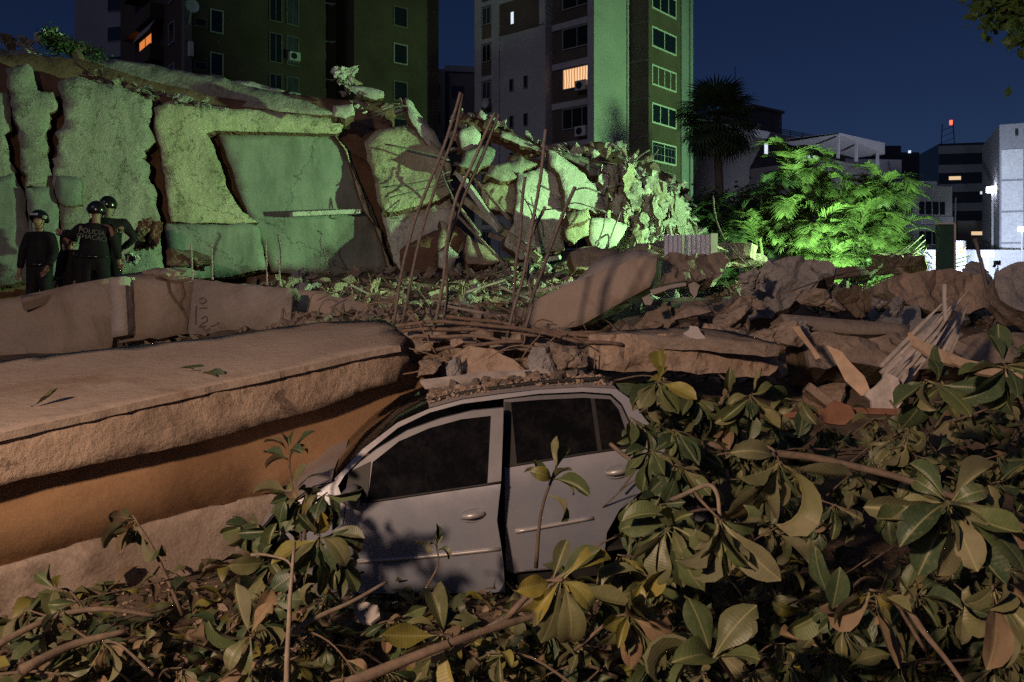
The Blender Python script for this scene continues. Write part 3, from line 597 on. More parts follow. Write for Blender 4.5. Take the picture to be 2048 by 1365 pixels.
for i in range(150):
    y = rr.uniform(8.2, 14); x = rr.uniform(-.3 * y, .6 * y)
    if x > 2.5 and y > 12: continue
    p = Vector((x, y, tz(x, y))); d = Vector((rr.uniform(-1, 1), rr.uniform(-.4, .4), rr.uniform(0, .5))) * rr.uniform(.3, .9)
    tw_.tube(curve_pts([p, p + d * .4 + Vector((0, 0, rr.uniform(.05, .25))), p + d + Vector((0, 0, rr.uniform(-.05, .2)))], 3, .05, i), rr.uniform(.004, .009), 4)
o = bpy.data.objects.new('tangled_wire', tw_.me('tangled_wire', M['wire'])); COL.objects.link(o); tag(o, 'tangled thin wire and bar ends scattered over the rubble bank', 'wire', kind='stuff')
# planks and rods lying on the bank
for i, (a, b, Y) in enumerate([((890, 612), (1000, 632), 9.5), ((1000, 575), (1060, 600), 10.5), ((1120, 575), (1230, 560), 10), ((1040, 590), (1130, 570), 10.6), ((700, 570), (760, 600), 12), ((930, 585), (1010, 560), 12), ((860, 600), (960, 615), 11), ((1240, 590), (1330, 576), 9.6)]):
    solo('plank', MB().bar(P(*a, Y), P(*b, Y + .15), .09, .03).me('plank', M['wood_torn' if i % 2 else 'panel_pale']), 'short dusty plank lying %s' % where(P(*a, Y), MARKS), 'plank', 'dusty planks on the rubble bank')
solo('metal_sheet', slab('metal_sheet', [(1130, 565), (1190, 550), (1255, 538), (1258, 548), (1200, 562), (1135, 580)], (1190, 560, 9.9), (0, -.8, .5), .02, M['lavender_metal'], jag=.01, seed=66), 'narrow pale metal sheet lying just behind the tilted beam', 'metal sheet')
# ---------------------------------------------------------------- the silver hatchback
m, t, b = nodes('car_paint'); co = t.nodes.new('ShaderNodeTexCoord').outputs['Object']
n1 = tex(t, 'ShaderNodeTexNoise', 2.2, co, Detail=9, Roughness=0.7); n2 = tex(t, 'ShaderNodeTexNoise', 60, co, Detail=4)
geo = t.nodes.new('ShaderNodeNewGeometry'); sx = t.nodes.new('ShaderNodeSeparateXYZ'); t.links.new(geo.outputs['Normal'], sx.inputs[0])
dust = t.nodes.new('ShaderNodeMath'); dust.operation = 'MULTIPLY_ADD'; t.links.new(sx.outputs['Z'], dust.inputs[0]); dust.inputs[1].default_value = 0.62
t.links.new(ramp(t, n1.outputs['Fac'], [(0.42, (0.0,) * 3), (0.72, (0.42,) * 3)]), dust.inputs[2]); dust.use_clamp = True
t.links.new(mixc(t, dust.outputs[0], (0.34, 0.37, 0.45), mixc(t, n2.outputs['Fac'], (0.26, 0.21, 0.18), (0.38, 0.32, 0.27))), b.inputs['Base Color'])
r_ = t.nodes.new('ShaderNodeMapRange'); t.links.new(dust.outputs[0], r_.inputs[0]); r_.inputs[3].default_value = 0.26; r_.inputs[4].default_value = 0.85; t.links.new(r_.outputs[0], b.inputs['Roughness'])
r_ = t.nodes.new('ShaderNodeMapRange'); t.links.new(dust.outputs[0], r_.inputs[0]); r_.inputs[3].default_value = 0.35; r_.inputs[4].default_value = 0.0; t.links.new(r_.outputs[0], b.inputs['Metallic'])
b.inputs['Coat Weight'].default_value = 0.45; b.inputs['Coat Roughness'].default_value = 0.12
n5 = tex(t, 'ShaderNodeTexNoise', 3.0, co, Detail=2); bu = t.nodes.new('ShaderNodeBump'); bu.inputs['Strength'].default_value = 0.18; bu.inputs['Distance'].default_value = 0.05; t.links.new(n5.outputs['Fac'], bu.inputs['Height']); t.links.new(bu.outputs[0], b.inputs['Normal'])
m, t, b = nodes('car_glass'); co = t.nodes.new('ShaderNodeTexCoord').outputs['Object']
v = tex(t, 'ShaderNodeTexVoronoi', 42, co); n1 = tex(t, 'ShaderNodeTexNoise', 3, co, Detail=6)
sp = ramp(t, v.outputs['Distance'], [(0.0, (0.45,) * 3), (0.09, (0.0,) * 3)])
sp = mixc(t, 1.0, sp, ramp(t, n1.outputs['Fac'], [(0.45, (0.0,) * 3), (0.6, (1,) * 3)]), 'MULTIPLY')
st_ = tex(t, 'ShaderNodeTexNoise', 7, co, Detail=9, Roughness=0.8); film = ramp(t, st_.outputs['Fac'], [(0.45, (0.0,) * 3), (0.75, (0.07,) * 3)])
sp = mixc(t, 1.0, sp, film, 'ADD')
t.links.new(mixc(t, sp, (0.006, 0.006, 0.007), (0.30, 0.26, 0.23)), b.inputs['Base Color']); b.inputs['Roughness'].default_value = 0.03
b.inputs['Alpha'].default_value = 0.86; b.inputs['Specular IOR Level'].default_value = 0.2
plain('rubber', (0.02, 0.02, 0.02), 0.8); plain('chrome', (0.55, 0.54, 0.55), 0.3, 0.8, 0.1); plain('trim_silver', (0.15, 0.15, 0.165), 0.5, 0.2, 0.15); plain('trim_bright', (0.5, 0.48, 0.48), 0.4, 0.4, 0.15)
plain('dark_trim', (0.025, 0.024, 0.024), 0.6); plain('seat_cloth', (0.05, 0.05, 0.055), 0.9); plain('rim_steel', (0.3, 0.3, 0.32), 0.4, 0.7, 0.1)
plain('tail_red', (0.35, 0.02, 0.015), 0.25, 0, 0.1)
yaw, pit = R(7), R(7.0)
ES = Vector((math.cos(yaw) * math.cos(pit), math.sin(yaw) * math.cos(pit), math.sin(pit)))
EY = Vector((-math.sin(yaw), math.cos(yaw), 0)); EZ = ES.cross(EY)
CO = P(1010, 1150, 5.3)                                           # foot of the B-pillar, near side
HW = 0.82                                                          # half width
def side(z, s=0.0):
    """how far the flank lies inside the widest plane at height z above the sill (m)"""
    if z < 0.40: d = 0.035 * ((0.40 - z) / 0.40) ** 2
    elif z < 0.60: d = 0.006 * ((z - 0.40) / 0.20) ** 2
    elif z < 0.76: d = 0.006 + 0.20 * (z - 0.60) + 0.9 * (z - 0.60) ** 2
    else: d = 0.061 + 0.36 * (z - 0.76) + 0.12 * (z - 0.76) ** 2
    return d + 0.05 * max(0, (s - 0.95)) ** 2 + 0.035 * max(0, (-0.9 - s)) ** 2
def cw(s, y, z): return CO + ES * s + EY * y + EZ * z
def hit(px, py, off=0.0, swing=0.0):
    """point of the flank seen at this pixel; off pushes outwards, swing opens the door about its front edge"""
    d = ray(px, py); lo, hi = 3.5, 7.5
    def g(tt):
        p = CAM + d * tt - CO; s, y, z = p.dot(ES), p.dot(EY), p.dot(EZ)
        return y - side(z, s) + off + swing * max(0, s + 1.05)
    for _ in range(50):
        mid = (lo + hi) / 2
        if g(mid) > 0: hi = mid
        else: lo = mid
    p = CAM + d * lo - CO; return p.dot(ES), p.dot(EZ)
def panel(name, pxs, mat, parent, off=0.0, swing=0.0, thick=.02, grid=.07, seed=1, inward=True, curve=True):
    """car panel: outline from the photo laid on the curved flank"""
    loc = [hit(p[0], p[1], off, swing) for p in pxs]
    return panel_sz(name, loc, mat, parent, off, swing, thick, grid)
def dense(loc, step):
    o = []
    for i in range(len(loc)):
        a, b = Vector(loc[i]), Vector(loc[(i + 1) % len(loc)]); k = max(1, int((b - a).length / step))
        o += [a.lerp(b, j / k) for j in range(k)]
    return o
def panel_sz(name, loc, mat, parent, off=0.0, swing=0.0, thick=.02, grid=.07, mirror=False, holes=()):
    B = dense(loc, .05); nb = len(B); I = []; E = [(i, (i + 1) % nb) for i in range(nb)]
    xs = [q.x for q in B]; ys = [q.y for q in B]
    x = min(xs)
    while x < max(xs):
        y = min(ys)
        while y < max(ys):
            q = Vector((x, y))
            if inside(q, B) and min((q - b_).length_squared for b_ in B) > (grid * .3) ** 2: I.append(q)
            y += grid
        x += grid
    vs, _, fs, ov, _, _ = geometry.delaunay_2d_cdt(B + I, E, [], 1, 1e-5)
    def pos(q, ex):
        y = side(q.y, q.x) - off - swing * max(0, q.x + 1.05) + ex
        return cw(q.x, 2 * HW - y if mirror else y, q.y)
    V = [pos(q, 0) for q in vs]; nf = len(vs); V += [pos(q, thick) for q in vs]
    F = [tuple(f) for f in fs] + [tuple(i + nf for i in f[::-1]) for f in fs]
    bi = {}
    for k, o_ in enumerate(ov):
        for x_ in o_:
            if x_ < nb: bi[x_] = k
    rg = [bi[i] for i in range(nb) if i in bi]
    F += [(rg[i], rg[i] + nf, rg[(i + 1) % len(rg)] + nf, rg[(i + 1) % len(rg)]) for i in range(len(rg))]
    me = mesh(name, V, F, M[mat], True)
    bm = bmesh.new(); bm.from_mesh(me); bmesh.ops.recalc_face_normals(bm, faces=bm.faces)
    for e in bm.edges:
        if len(e.link_faces) == 2 and e.calc_face_angle(0) > R(40): e.smooth = False
    bm.to_mesh(me); bm.free()
    return part(name, me, parent)
def strip(name, pxs, wd, mat, parent, off=.012, swing=0.0, hgt=None):
    pts = []
    for a, b_ in pxs:
        s, z = hit(a, b_, off, swing); pts.append((s, z))
    mb = MB(); pv = [cw(s, side(z, s) - off - swing * max(0, s + 1.05), z) for s, z in pts]
    mb.tube(curve_pts(pv, 4), wd, 6)
    return part(name, mb.me(name, M[mat], True), parent)

car = thing('hatchback_car', 'dusty silver hatchback crushed under the broken beam, front door sprung open', 'car', CO - EZ * .15 + EY * HW)
SW = 0.11
# --- front door
fd = panel('front_door', [(692, 1012), (735, 1005), (860, 987), (1002, 965), (998, 1000), (994, 1042), (1001, 1085), (1007, 1130), (1010, 1185), (850, 1188), (702, 1187), (686, 1140), (684, 1075)], 'car_paint', car, .012, SW, .05)
panel('door_frame', [(692, 1012), (697, 948), (720, 925), (752, 900), (814, 862), (880, 838), (945, 822), (1007, 816), (1006, 860), (1002, 966), (975, 969), (982, 832), (923, 839), (858, 857), (798, 883), (745, 925), (735, 1004)], 'trim_silver', fd, .012, SW, .04)
panel('window_glass', [(744, 924), (798, 882), (858, 856), (923, 838), (984, 831), (976, 964), (860, 984), (734, 1001)], 'car_glass', fd, .0, SW, .006)
panel('mirror_base', [(699, 944), (741, 924), (735, 1003), (698, 1009), (690, 985)], 'dark_trim', fd, .020, SW, .02)
strip('window_seal', [(733, 1005), (860, 986), (1002, 965)], .009, 'dark_trim', fd, .014, SW)
strip('moulding', [(716, 1124), (800, 1118), (900, 1109), (1000, 1098)], .013, 'trim_bright', fd, .014, SW)
# mirror housing
ms = hit(707, 990, .05); mp = cw(ms[0], side(ms[1]) - .09, ms[1])
bm = bmesh.new(); bmesh.ops.create_icosphere(bm, subdivisions=3, radius=1)
for v_ in bm.verts:
    c = v_.co; k = 1.0 - .35 * max(0, -c.x); c.y *= k; c.z *= k
    if c.x > .45: c.x = .45 + (c.x - .45) * .1
    c.x *= .085; c.y *= .10; c.z *= .075
bmesh.ops.transform(bm, matrix=Matrix((ES, EY, EZ)).transposed().to_4x4(), verts=bm.verts)
me = bpy.data.meshes.new('mirror'); bm.to_mesh(me); bm.free(); me.materials.append(M['trim_silver'])
me.polygons.foreach_set('use_smooth', [True] * len(me.polygons)); me.transform(Matrix.Translation(mp)); part('mirror', me, fd)
def door_handle(c0, c1, parent, swing):
    (s0, z0), (s1, z1) = hit(*c0, .02, swing), hit(*c1, .02, swing); sm, zm = (s0 + s1) / 2, (z0 + z1) / 2
    base = side(zm, sm) - swing * max(0, sm + 1.05); L = abs(s1 - s0) / 2
    cup = MB(); n_ = 20
    ringo = [cw(sm + L * 1.02 * math.cos(a), base - .016, zm + .042 * math.sin(a)) for a in [2 * math.pi * i / n_ for i in range(n_)]]
    cup.tube(ringo + [ringo[0]], .005, 5)
    cup.add(ringo, [tuple(range(n_))])
    h = part('handle', cup.me('handle', M['car_paint'], False), parent)
    g = MB(); pts = [cw(sm - L * .9 + 1.8 * L * k / 8, base - .02 - .03 * math.sin(math.pi * k / 8), zm + .006 * math.sin(math.pi * k / 8)) for k in range(9)]
    g.tube(pts, [.012, .016, .019, .02, .02, .02, .019, .016, .012], 8)
    part('grip', g.me('grip', M['trim_bright'], True), h)
door_handle((920, 1036), (972, 1026), fd, SW)
# --- rear door
rd = panel('rear_door', [(1009, 934), (1033, 929), (1150, 911), (1272, 893), (1279, 908), (1280, 945), (1268, 985), (1238, 1022), (1214, 1065), (1206, 1126), (1120, 1138), (1026, 1147), (1012, 1140), (1010, 1040)], 'car_paint', car, 0, 0, .04)
panel('door_frame', [(1009, 933), (1008, 800), (1077, 792), (1165, 788), (1221, 792), (1242, 812), (1258, 846), (1272, 893), (1262, 892), (1238, 820), (1221, 799), (1166, 796), (1078, 800), (1020, 805), (1033, 928)], 'trim_silver', rd, .002, 0, .03)
panel('pillar_cover', [(1009, 932), (1009, 804), (1022, 805), (1034, 927)], 'dark_trim', rd, .004, 0, .02)
panel('window_glass', [(1020, 805), (1078, 799), (1166, 795), (1183, 796), (1198, 903), (1033, 928)], 'car_glass', rd, -.008, 0, .006)
panel('window_divider', [(1181, 796), (1189, 796), (1204, 901), (1196, 903)], 'dark_trim', rd, .001, 0, .02)
panel('quarter_glass', [(1188, 796), (1221, 799), (1239, 820), (1262, 892), (1203, 902)], 'car_glass', rd, -.006, 0, .006)
strip('window_seal', [(1010, 934), (1150, 911), (1270, 893)], .009, 'dark_trim', rd, .002)
strip('moulding', [(1031, 1064), (1110, 1050), (1186, 1036)], .013, 'trim_bright', rd, .004)
strip('chrome_line', [(1031, 1143), (1120, 1135), (1200, 1123)], .008, 'trim_silver', rd, .004)
door_handle((1210, 948), (1258, 940), rd, 0.0)
# --- body side: A-pillar, roof rail, rear quarter, sill
body = panel('body_side', [(669, 958), (726, 898), (796, 845), (858, 818), (924, 800), (994, 790), (1077, 780), (1165, 775), (1232, 778), (1262, 800), (1290, 838), (1320, 872), (1352, 898), (1362, 950), (1364, 1010), (1350, 1040), (1325, 990), (1285, 982), (1240, 1020), (1282, 950), (1283, 905), (1262, 845), (1244, 808), (1222, 788), (1165, 784), (1077, 788), (994, 799), (924, 808), (858, 826), (796, 856), (735, 905), (690, 950), (676, 972)], 'car_paint', car, -.004, 0, .05)
panel('sill', [(690, 1150), (850, 1152), (1010, 1143), (1210, 1122), (1206, 1150), (1010, 1172), (850, 1182), (690, 1182)], 'dark_trim', car, -.04, 0, .06)
panel('front_wing', [(560, 1020), (620, 990), (672, 962), (690, 1010), (682, 1080), (684, 1150), (640, 1150), (600, 1090), (560, 1080)], 'car_paint', car, -.01, 0, .03)
panel('inner_flank', [(700, 960), (1000, 820), (1230, 800), (1270, 900), (1260, 1000), (1200, 1120), (1000, 1140), (700, 1140)], 'dark_trim', car, -.30, 0, .01) if False else None
# --- roof: arched sheet between both flanks
def edge_sz(px, py): return hit(px, py, -.004)
rail = [edge_sz(a, b_) for a, b_ in [(669, 956), (726, 896), (796, 843), (858, 816), (924, 798), (994, 788), (1077, 779), (1165, 774), (1232, 777), (1262, 799), (1290, 837), (1320, 871), (1352, 897)]]
def loft(name, sts, crown, mat, thick=.015, nx=14, dent=0.0):
    V, F = [], []
    for s, z in sts:
        y0 = side(z, s) + .004; y1 = 2 * HW - y0
        for i in range(nx + 1):
            tt = i / nx; p = cw(s, y0 + (y1 - y0) * tt, z + crown * math.sin(math.pi * tt) ** .6)
            p -= EZ * dent * math.exp(-((tt - .62) / .22) ** 2) * (1 + .4 * nz(p, 3)); V.append(p)
    n_ = nx + 1; k = len(sts)
    for j in range(k - 1):
        for i in range(nx): F.append((j * n_ + i, j * n_ + i + 1, (j + 1) * n_ + i + 1, (j + 1) * n_ + i))
    b0 = len(V); V += [p - EZ * thick for p in V]; F += [tuple(x + b0 for x in f[::-1]) for f in F[:]]
    return part(name, mesh(name, V, F, M[mat], True), car)
roof = loft('roof', rail[3:9], .045, 'car_paint', dent=.10)
loft('windscreen', rail[0:4], .05, 'car_glass', .006, dent=.05)
loft('rear_hatch', rail[8:13], .03, 'car_paint', dent=.04)
tl = rail[12]
# rear end, bonnet, far flank
back = [(tl[0], tl[1]), (tl[0] + .05, tl[1] - .25), (tl[0] + .06, tl[1] - .5), (tl[0] + .02, tl[1] - .68)]
loft('rear_bumper', back, .0, 'car_paint')
tm = MB(); s_, z_ = tl[0] - .02, tl[1] - .06
for k in range(2):
    yc = side(z_, s_) - .004 if k == 0 else 2 * HW - side(z_, s_)
    tm = MB(); tm.add([cw(s_ - .06, yc, z_), cw(s_ + .03, yc + .02, z_), cw(s_ + .07, yc + .03, z_ - .28), cw(s_ - .05, yc - .004, z_ - .26), cw(s_ - .06, yc + .1, z_), cw(s_ + .03, yc + .14, z_), cw(s_ + .07, yc + .14, z_ - .28), cw(s_ - .05, yc + .1, z_ - .26)],
        [(0, 1, 2, 3), (1, 5, 6, 2), (4, 7, 6, 5), (0, 4, 5, 1), (3, 2, 6, 7)])
    part('tail_light', tm.me('tail_light', M['tail_red']), car)
h0 = rail[0]
bon = [(h0[0] - .02, h0[1] - .02), (h0[0] - .14, h0[1] - .03), (h0[0] - .28, h0[1] - .10), (h0[0] - .36, h0[1] - .12), (h0[0] - .5, h0[1] - .25), (h0[0] - .56, h0[1] - .42), (h0[0] - .55, h0[1] - .7)]
loft('bonnet', bon, .05, 'car_paint', dent=.06)
far = [rail[0], rail[2], rail[4], rail[6], rail[8], rail[10], rail[12], (tl[0] + .04, .35), (tl[0], .05), (rail[0][0] - .5, .05), (rail[0][0] - .55, rail[0][1] - .3)]
panel_sz('body_side', far, 'car_paint', car, -.01, 0, .03, .15, mirror=True)
V = [cw(rail[0][0] - .4, .06, .02), cw(tl[0], .06, .02), cw(tl[0], 2 * HW - .06, .02), cw(rail[0][0] - .4, 2 * HW - .06, .02)]
part('floor_pan', mesh('floor_pan', V + [v_ + EZ * .03 for v_ in V], [(0, 3, 2, 1), (4, 5, 6, 7), (0, 1, 5, 4), (1, 2, 6, 5), (2, 3, 7, 6), (3, 0, 4, 7)], M['dark_trim']), car)
for s0, y0 in ((-.55, .2), (-.55, .92), (.45, .3)):                 # seats
    st = MB(); wd = .5 if s0 < 0 else 1.0
    V = [cw(a, y_, z) for a, z in ((s0, .15), (s0 + .5, .15), (s0 + .66, .82), (s0 + .56, .84), (s0 + .42, .36), (s0, .34)) for y_ in (y0, y0 + wd)]
    st.add(V, [(0, 2, 4, 6, 8, 10), (11, 9, 7, 5, 3, 1)] + [(2 * i, 2 * i + 1, (2 * i + 3) % 12, (2 * i + 2) % 12) for i in range(6)])
    part('seat', st.me('seat', M['seat_cloth']), car)
def wheel(s, y):
    c = cw(s, y, .08); ty = MB(); n_ = 24; prof = [(.19, -.085), (.26, -.095), (.285, -.07), (.29, 0), (.285, .07), (.26, .095), (.19, .085)]
    V = [c + ES * r * math.cos(a) + EZ * r * math.sin(a) + EY * o for a in [2 * math.pi * i / n_ for i in range(n_)] for r, o in prof]; k = len(prof)
    ty.add(V, [(i * k + j, i * k + j + 1, ((i + 1) % n_) * k + j + 1, ((i + 1) % n_) * k + j) for i in range(n_) for j in range(k - 1)])
    wo = part('wheel', ty.me('wheel', M['rubber'], True), car)
    rm = MB(); sp = -1 if y < HW else 1
    rm.add([c + ES * .195 * math.cos(a) + EZ * .195 * math.sin(a) + EY * sp * .06 for a in [2 * math.pi * i / n_ for i in range(n_)]] + [c + EY * sp * .085], [(i, (i + 1) % n_, n_) for i in range(n_)])
    for i in range(5):
        a = 2 * math.pi * i / 5; rm.bar(c + EY * sp * .09, c + EY * sp * .075 + ES * .18 * math.cos(a) + EZ * .18 * math.sin(a), .05, .02, EY)
    part('rim', rm.me('rim', M['rim_steel']), wo)
for s, y in ((1.28, .12), (1.28, 2 * HW - .12), (-1.2, .14), (-1.2, 2 * HW - .14)): wheel(s, y)
# dark roof gutter strip torn loose and grit lying along the roof edge
rw = []
for a, b_ in [(862, 812), (885, 797), (940, 785), (1010, 774), (1090, 765), (1170, 759), (1232, 756)]:
    s, z = hit(a, b_ + 16, -.02); rw.append(cw(s, side(z) + .10, z + .045))
part('roof_strip', MB().tube(curve_pts(rw, 3, .006, 2), .016, 6).me('roof_strip', M['dark_trim'], True), car)
# grit and stones on the roof
gp = []; rg_ = random.Random(12)
def roof_pt(tt, ydep):
    i = 3 + tt * 5; k = min(7, int(i)); f_ = i - k; s = rail[k][0] + (rail[k + 1][0] - rail[k][0]) * f_; z = rail[k][1] + (rail[k + 1][1] - rail[k][1]) * f_
    y0 = side(z, s); u_ = ydep / (2 * HW - 2 * y0)
    return cw(s, y0 + ydep, z + .045 * math.sin(math.pi * max(.01, u_)) ** .6 - .1 * math.exp(-((u_ - .62) / .22) ** 2))
for _ in range(900):
    s = rg_.choice([.012, .02, .03, .045]) * rg_.uniform(.7, 1.4); gp.append((roof_pt(rg_.random(), .05 + .7 * rg_.random() ** 1.2) + EZ * s * .2, s))
stuff_chunks('roof_grit', gp, 'rubble_warm', 'grit and small stones strewn over the silver car roof', 'grit', 9)
for i in range(34):
    s = rg_.uniform(.05, .13); tr = rg_.random(); p = roof_pt(tr, rg_.uniform(.12, .5))
    tag(put(rg_.choice(POOL['rubble_warm' if i % 2 else 'rubble']), 'stone', p + EZ * s * .2, (rg_.uniform(-.5, .5), 0, rg_.uniform(0, 6)), s), '%s %s stone on the %s of the car roof' % ('bigger' if s > .09 else 'little', 'tan' if i % 2 else 'brown', 'front end' if tr < .25 else 'front half' if tr < .5 else 'rear half' if tr < .75 else 'rear end'), 'stone', 'stones on the car roof')
board([(840, 760), (960, 744), (1090, 738), (1100, 744), (960, 756), (850, 772)], (0, -.4, 1), 'wood_torn', 'thin dusty lath lying along the car roof under the peaked concrete piece', at=(960, 752, 6.1), seed=120, name='lath', cat='lath')
# ---------------------------------------------------------------- collapsed block: facade panels on edge, lit by the green floodlight
FN = Vector((0.50, -1, 0.20)).normalized()                         # facade leans back and turns slightly to the right
FQ = (400, 350, 16.0)
fq = P(*FQ)
def fac(name, poly, label, mat='facade_rough', off=0.0, thick=.35, n=FN, seed=1, jag=.032, amp=.028, grid=.2, cat='wall panel', freq=1.6, seg=.06, at=None, edge=None, group=None, flat=False):
    q = (P(*at) if at else fq) + Vector(n).normalized() * off; nn = Vector(n).normalized()
    me = plate(name, [on_plane(p[0], p[1], q, nn) for p in poly], nn, thick, [M[mat], M[edge or 'inner_brown']], jag=jag, seg=seg, amp=amp, grid=grid, freq=freq, seed=seed, flat=flat,
               flags=[(p[2] if len(p) > 2 else 1) for p in poly])
    return solo(name, me, label, cat, group)
# dark ragged interior behind the panels
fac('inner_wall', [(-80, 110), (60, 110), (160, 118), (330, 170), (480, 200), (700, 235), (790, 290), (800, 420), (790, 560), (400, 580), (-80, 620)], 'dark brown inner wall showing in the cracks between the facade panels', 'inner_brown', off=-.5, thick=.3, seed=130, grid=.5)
fac('facade_panel', [(-80, 180), (12, 186), (22, 210), (24, 262), (8, 270), (18, 300), (34, 345), (-80, 380)], 'facade fragment cut by the left border, highest of the left strip', off=-.1, seed=131, n=(.5, -1, .2))
fac('facade_panel', [(-80, 395), (30, 345), (46, 380), (54, 440), (72, 560), (-80, 590)], 'lower facade fragment at the left border behind the first helmeted person', off=-.1, seed=132, n=(.5, -1, .2), mat='facade_smooth')
fac('facade_panel', [(10, 138), (58, 128), (74, 180), (106, 184), (116, 212), (98, 226), (94, 262), (96, 300), (98, 330), (110, 372), (50, 374), (40, 300), (28, 240), (18, 180)], 'tall cracked facade strip second from the left border', seed=133, jag=.05)
fac('facade_panel', [(50, 376), (108, 374), (118, 420), (128, 545), (70, 560)], 'smooth green-grey facade block behind the left helmeted person', 'facade_smooth', seed=134, off=.03)
fac('facade_panel', [(112, 352), (164, 358), (166, 410), (132, 412), (118, 405)], 'small square smooth block beside the crack left of the standing group', 'facade_smooth', seed=135, off=.10, thick=.2)
fac('facade_panel', [(122, 160), (150, 154), (200, 168), (262, 178), (302, 198), (304, 232), (303, 262), (315, 282), (288, 302), (284, 318), (300, 340), (308, 372), (312, 412), (320, 475), (328, 545), (180, 560), (132, 550), (120, 440), (116, 400), (106, 352), (104, 318), (114, 300), (110, 268), (128, 248), (126, 200)], 'largest rough facade panel, behind the group of helmeted people', seed=136, jag=.05)
fac('facade_panel', [(308, 216), (350, 204), (420, 212), (560, 226), (692, 240), (684, 264), (672, 268, 0), (430, 262, 0), (412, 268), (430, 300), (452, 372), (484, 424), (516, 446), (420, 446), (342, 444), (336, 400), (326, 340), (320, 292), (310, 262)], 'yellowish rough facade panel framing the left of the smooth slab', 'facade_yellow', seed=137, amp=.04, off=.03)
fac('facade_panel', [(332, 448), (430, 449), (516, 450), (532, 540), (420, 556), (344, 552)], 'low strip of facade below the yellowish panel', 'facade_smooth', seed=138, off=.06)
fac('smooth_slab', [(438, 269, 0), (664, 268, 0), (692, 300), (722, 372), (756, 450), (782, 540), (640, 552), (545, 545), (516, 478), (480, 390), (456, 320)], 'smooth grey-green slab set back in the facade, with a ledge bar', 'facade_smooth', seed=139, off=-.18, jag=.02, amp=.015, cat='slab')
fac('facade_panel', [(666, 264), (694, 300), (708, 352), (728, 420), (762, 462), (774, 530), (784, 542), (750, 450), (720, 370), (690, 300)], 'narrow bright facade strip along the right side of the smooth slab', 'facade_yellow', seed=140, off=-.05, jag=.02)
lb = MB(); a, b_ = on_plane(582, 430, fq + FN * .12, FN), on_plane(716, 424, fq + FN * .12, FN); lb.bar(a, b_, .34, .09)
solo('ledge_bar', lb.me('ledge_bar', M['facade_pale']), 'thin pale ledge bar projecting from the smooth slab', 'bar')
lb = MB(); a, b_ = on_plane(588, 498, fq + FN * .05, FN), on_plane(640, 500, fq + FN * .05, FN)
# facade pieces right of the deep crack
fac('facade_panel', [(690, 300), (716, 312), (744, 330), (764, 372), (776, 440), (768, 500), (742, 470), (722, 410), (700, 350)], 'rough strip leaning in the deep brown crack right of the smooth slab', 'inner_brown', seed=141, off=-.35, edge='inner_brown')
FN2 = Vector((0.05, -1, 0.35)).normalized()
fac('facade_panel', [(752, 262), (810, 250), (850, 268), (880, 300), (902, 330), (900, 352), (908, 380), (880, 400), (800, 420), (766, 424), (750, 372), (734, 320), (728, 285)], 'rough yellowish facade piece with hanging bars, right of the deep crack', 'facade_yellow', n=FN2, at=(830, 340, 17.3), seed=142, amp=.12)
fac('facade_panel', [(764, 424), (800, 420), (900, 396), (912, 430), (890, 470), (850, 520), (800, 540), (786, 520), (774, 470)], 'pale strip under the yellowish facade piece', 'facade_pale', n=FN2, at=(830, 440, 17.2), seed=143)
fac('facade_panel', [(800, 500), (850, 470), (905, 446), (930, 470), (900, 520), (850, 545), (800, 550)], 'dark piece of inner wall at the foot of the facade', 'inner_brown', n=FN2, at=(850, 500, 16.6), seed=144)
fac('leaning_slab', [(810, 196), (824, 204), (868, 262), (902, 320), (896, 330), (874, 318), (838, 268), (818, 236)], 'bright narrow slab leaning down to the right from the broken roof edge', 'facade_pale', n=(.5, -1, .5), at=(850, 260, 17.6), seed=145, thick=.2, cat='slab', jag=.03)
# roof edge above the left panels
RN = Vector((0.12, -.55, 1)).normalized()
fac('roof_slab', [(160, 112), (300, 128), (410, 150), (560, 188), (700, 236), (640, 232), (430, 208), (340, 200), (230, 165), (150, 150), (90, 130)], 'long sloping roof slab along the top of the left facade panels', 'facade_rough', n=(.2, -1, .75), at=(400, 180, 17.2), seed=150, thick=.35, amp=.06)
fac('roof_slab', [(440, 158), (500, 162), (572, 182), (560, 190), (500, 178), (442, 168)], 'bright thin roof ledge in front of the dark brown tower', 'facade_pale', n=(.2, -1, .6), at=(500, 172, 19.0), seed=151, thick=.15)
fac('roof_slab', [(-60, 92), (40, 100), (130, 118), (240, 150), (200, 158), (110, 140), (20, 134), (-60, 140)], 'layered slab edges at the top left corner of the collapse', 'facade_rough', n=(.3, -1, .5), at=(100, 125, 16.6), seed=152)
fac('roof_slab', [(560, 186), (640, 196), (740, 200), (790, 214), (780, 262), (700, 250), (640, 236), (560, 222)], 'dark brown broken roof slab in front of the tower base', 'inner_brown', n=(.1, -1, .5), at=(680, 225, 18.5), seed=153)
fac('roof_slab', [(700, 172), (742, 176), (768, 184), (768, 196), (752, 200), (712, 190), (698, 178)], 'pale pointed slab tip sticking out above the broken roof', 'facade_pale', n=(.2, -1, .3), at=(735, 186, 18.6), seed=154, thick=.12, jag=.02)
fac('concrete_block', [(666, 212), (706, 208), (710, 230), (690, 238), (664, 232)], 'pale block balanced on the corner of the smooth slab', 'facade_pale', n=(.2, -1, .3), at=(686, 222, 16.2), seed=155, thick=.3, jag=.02, cat='block')
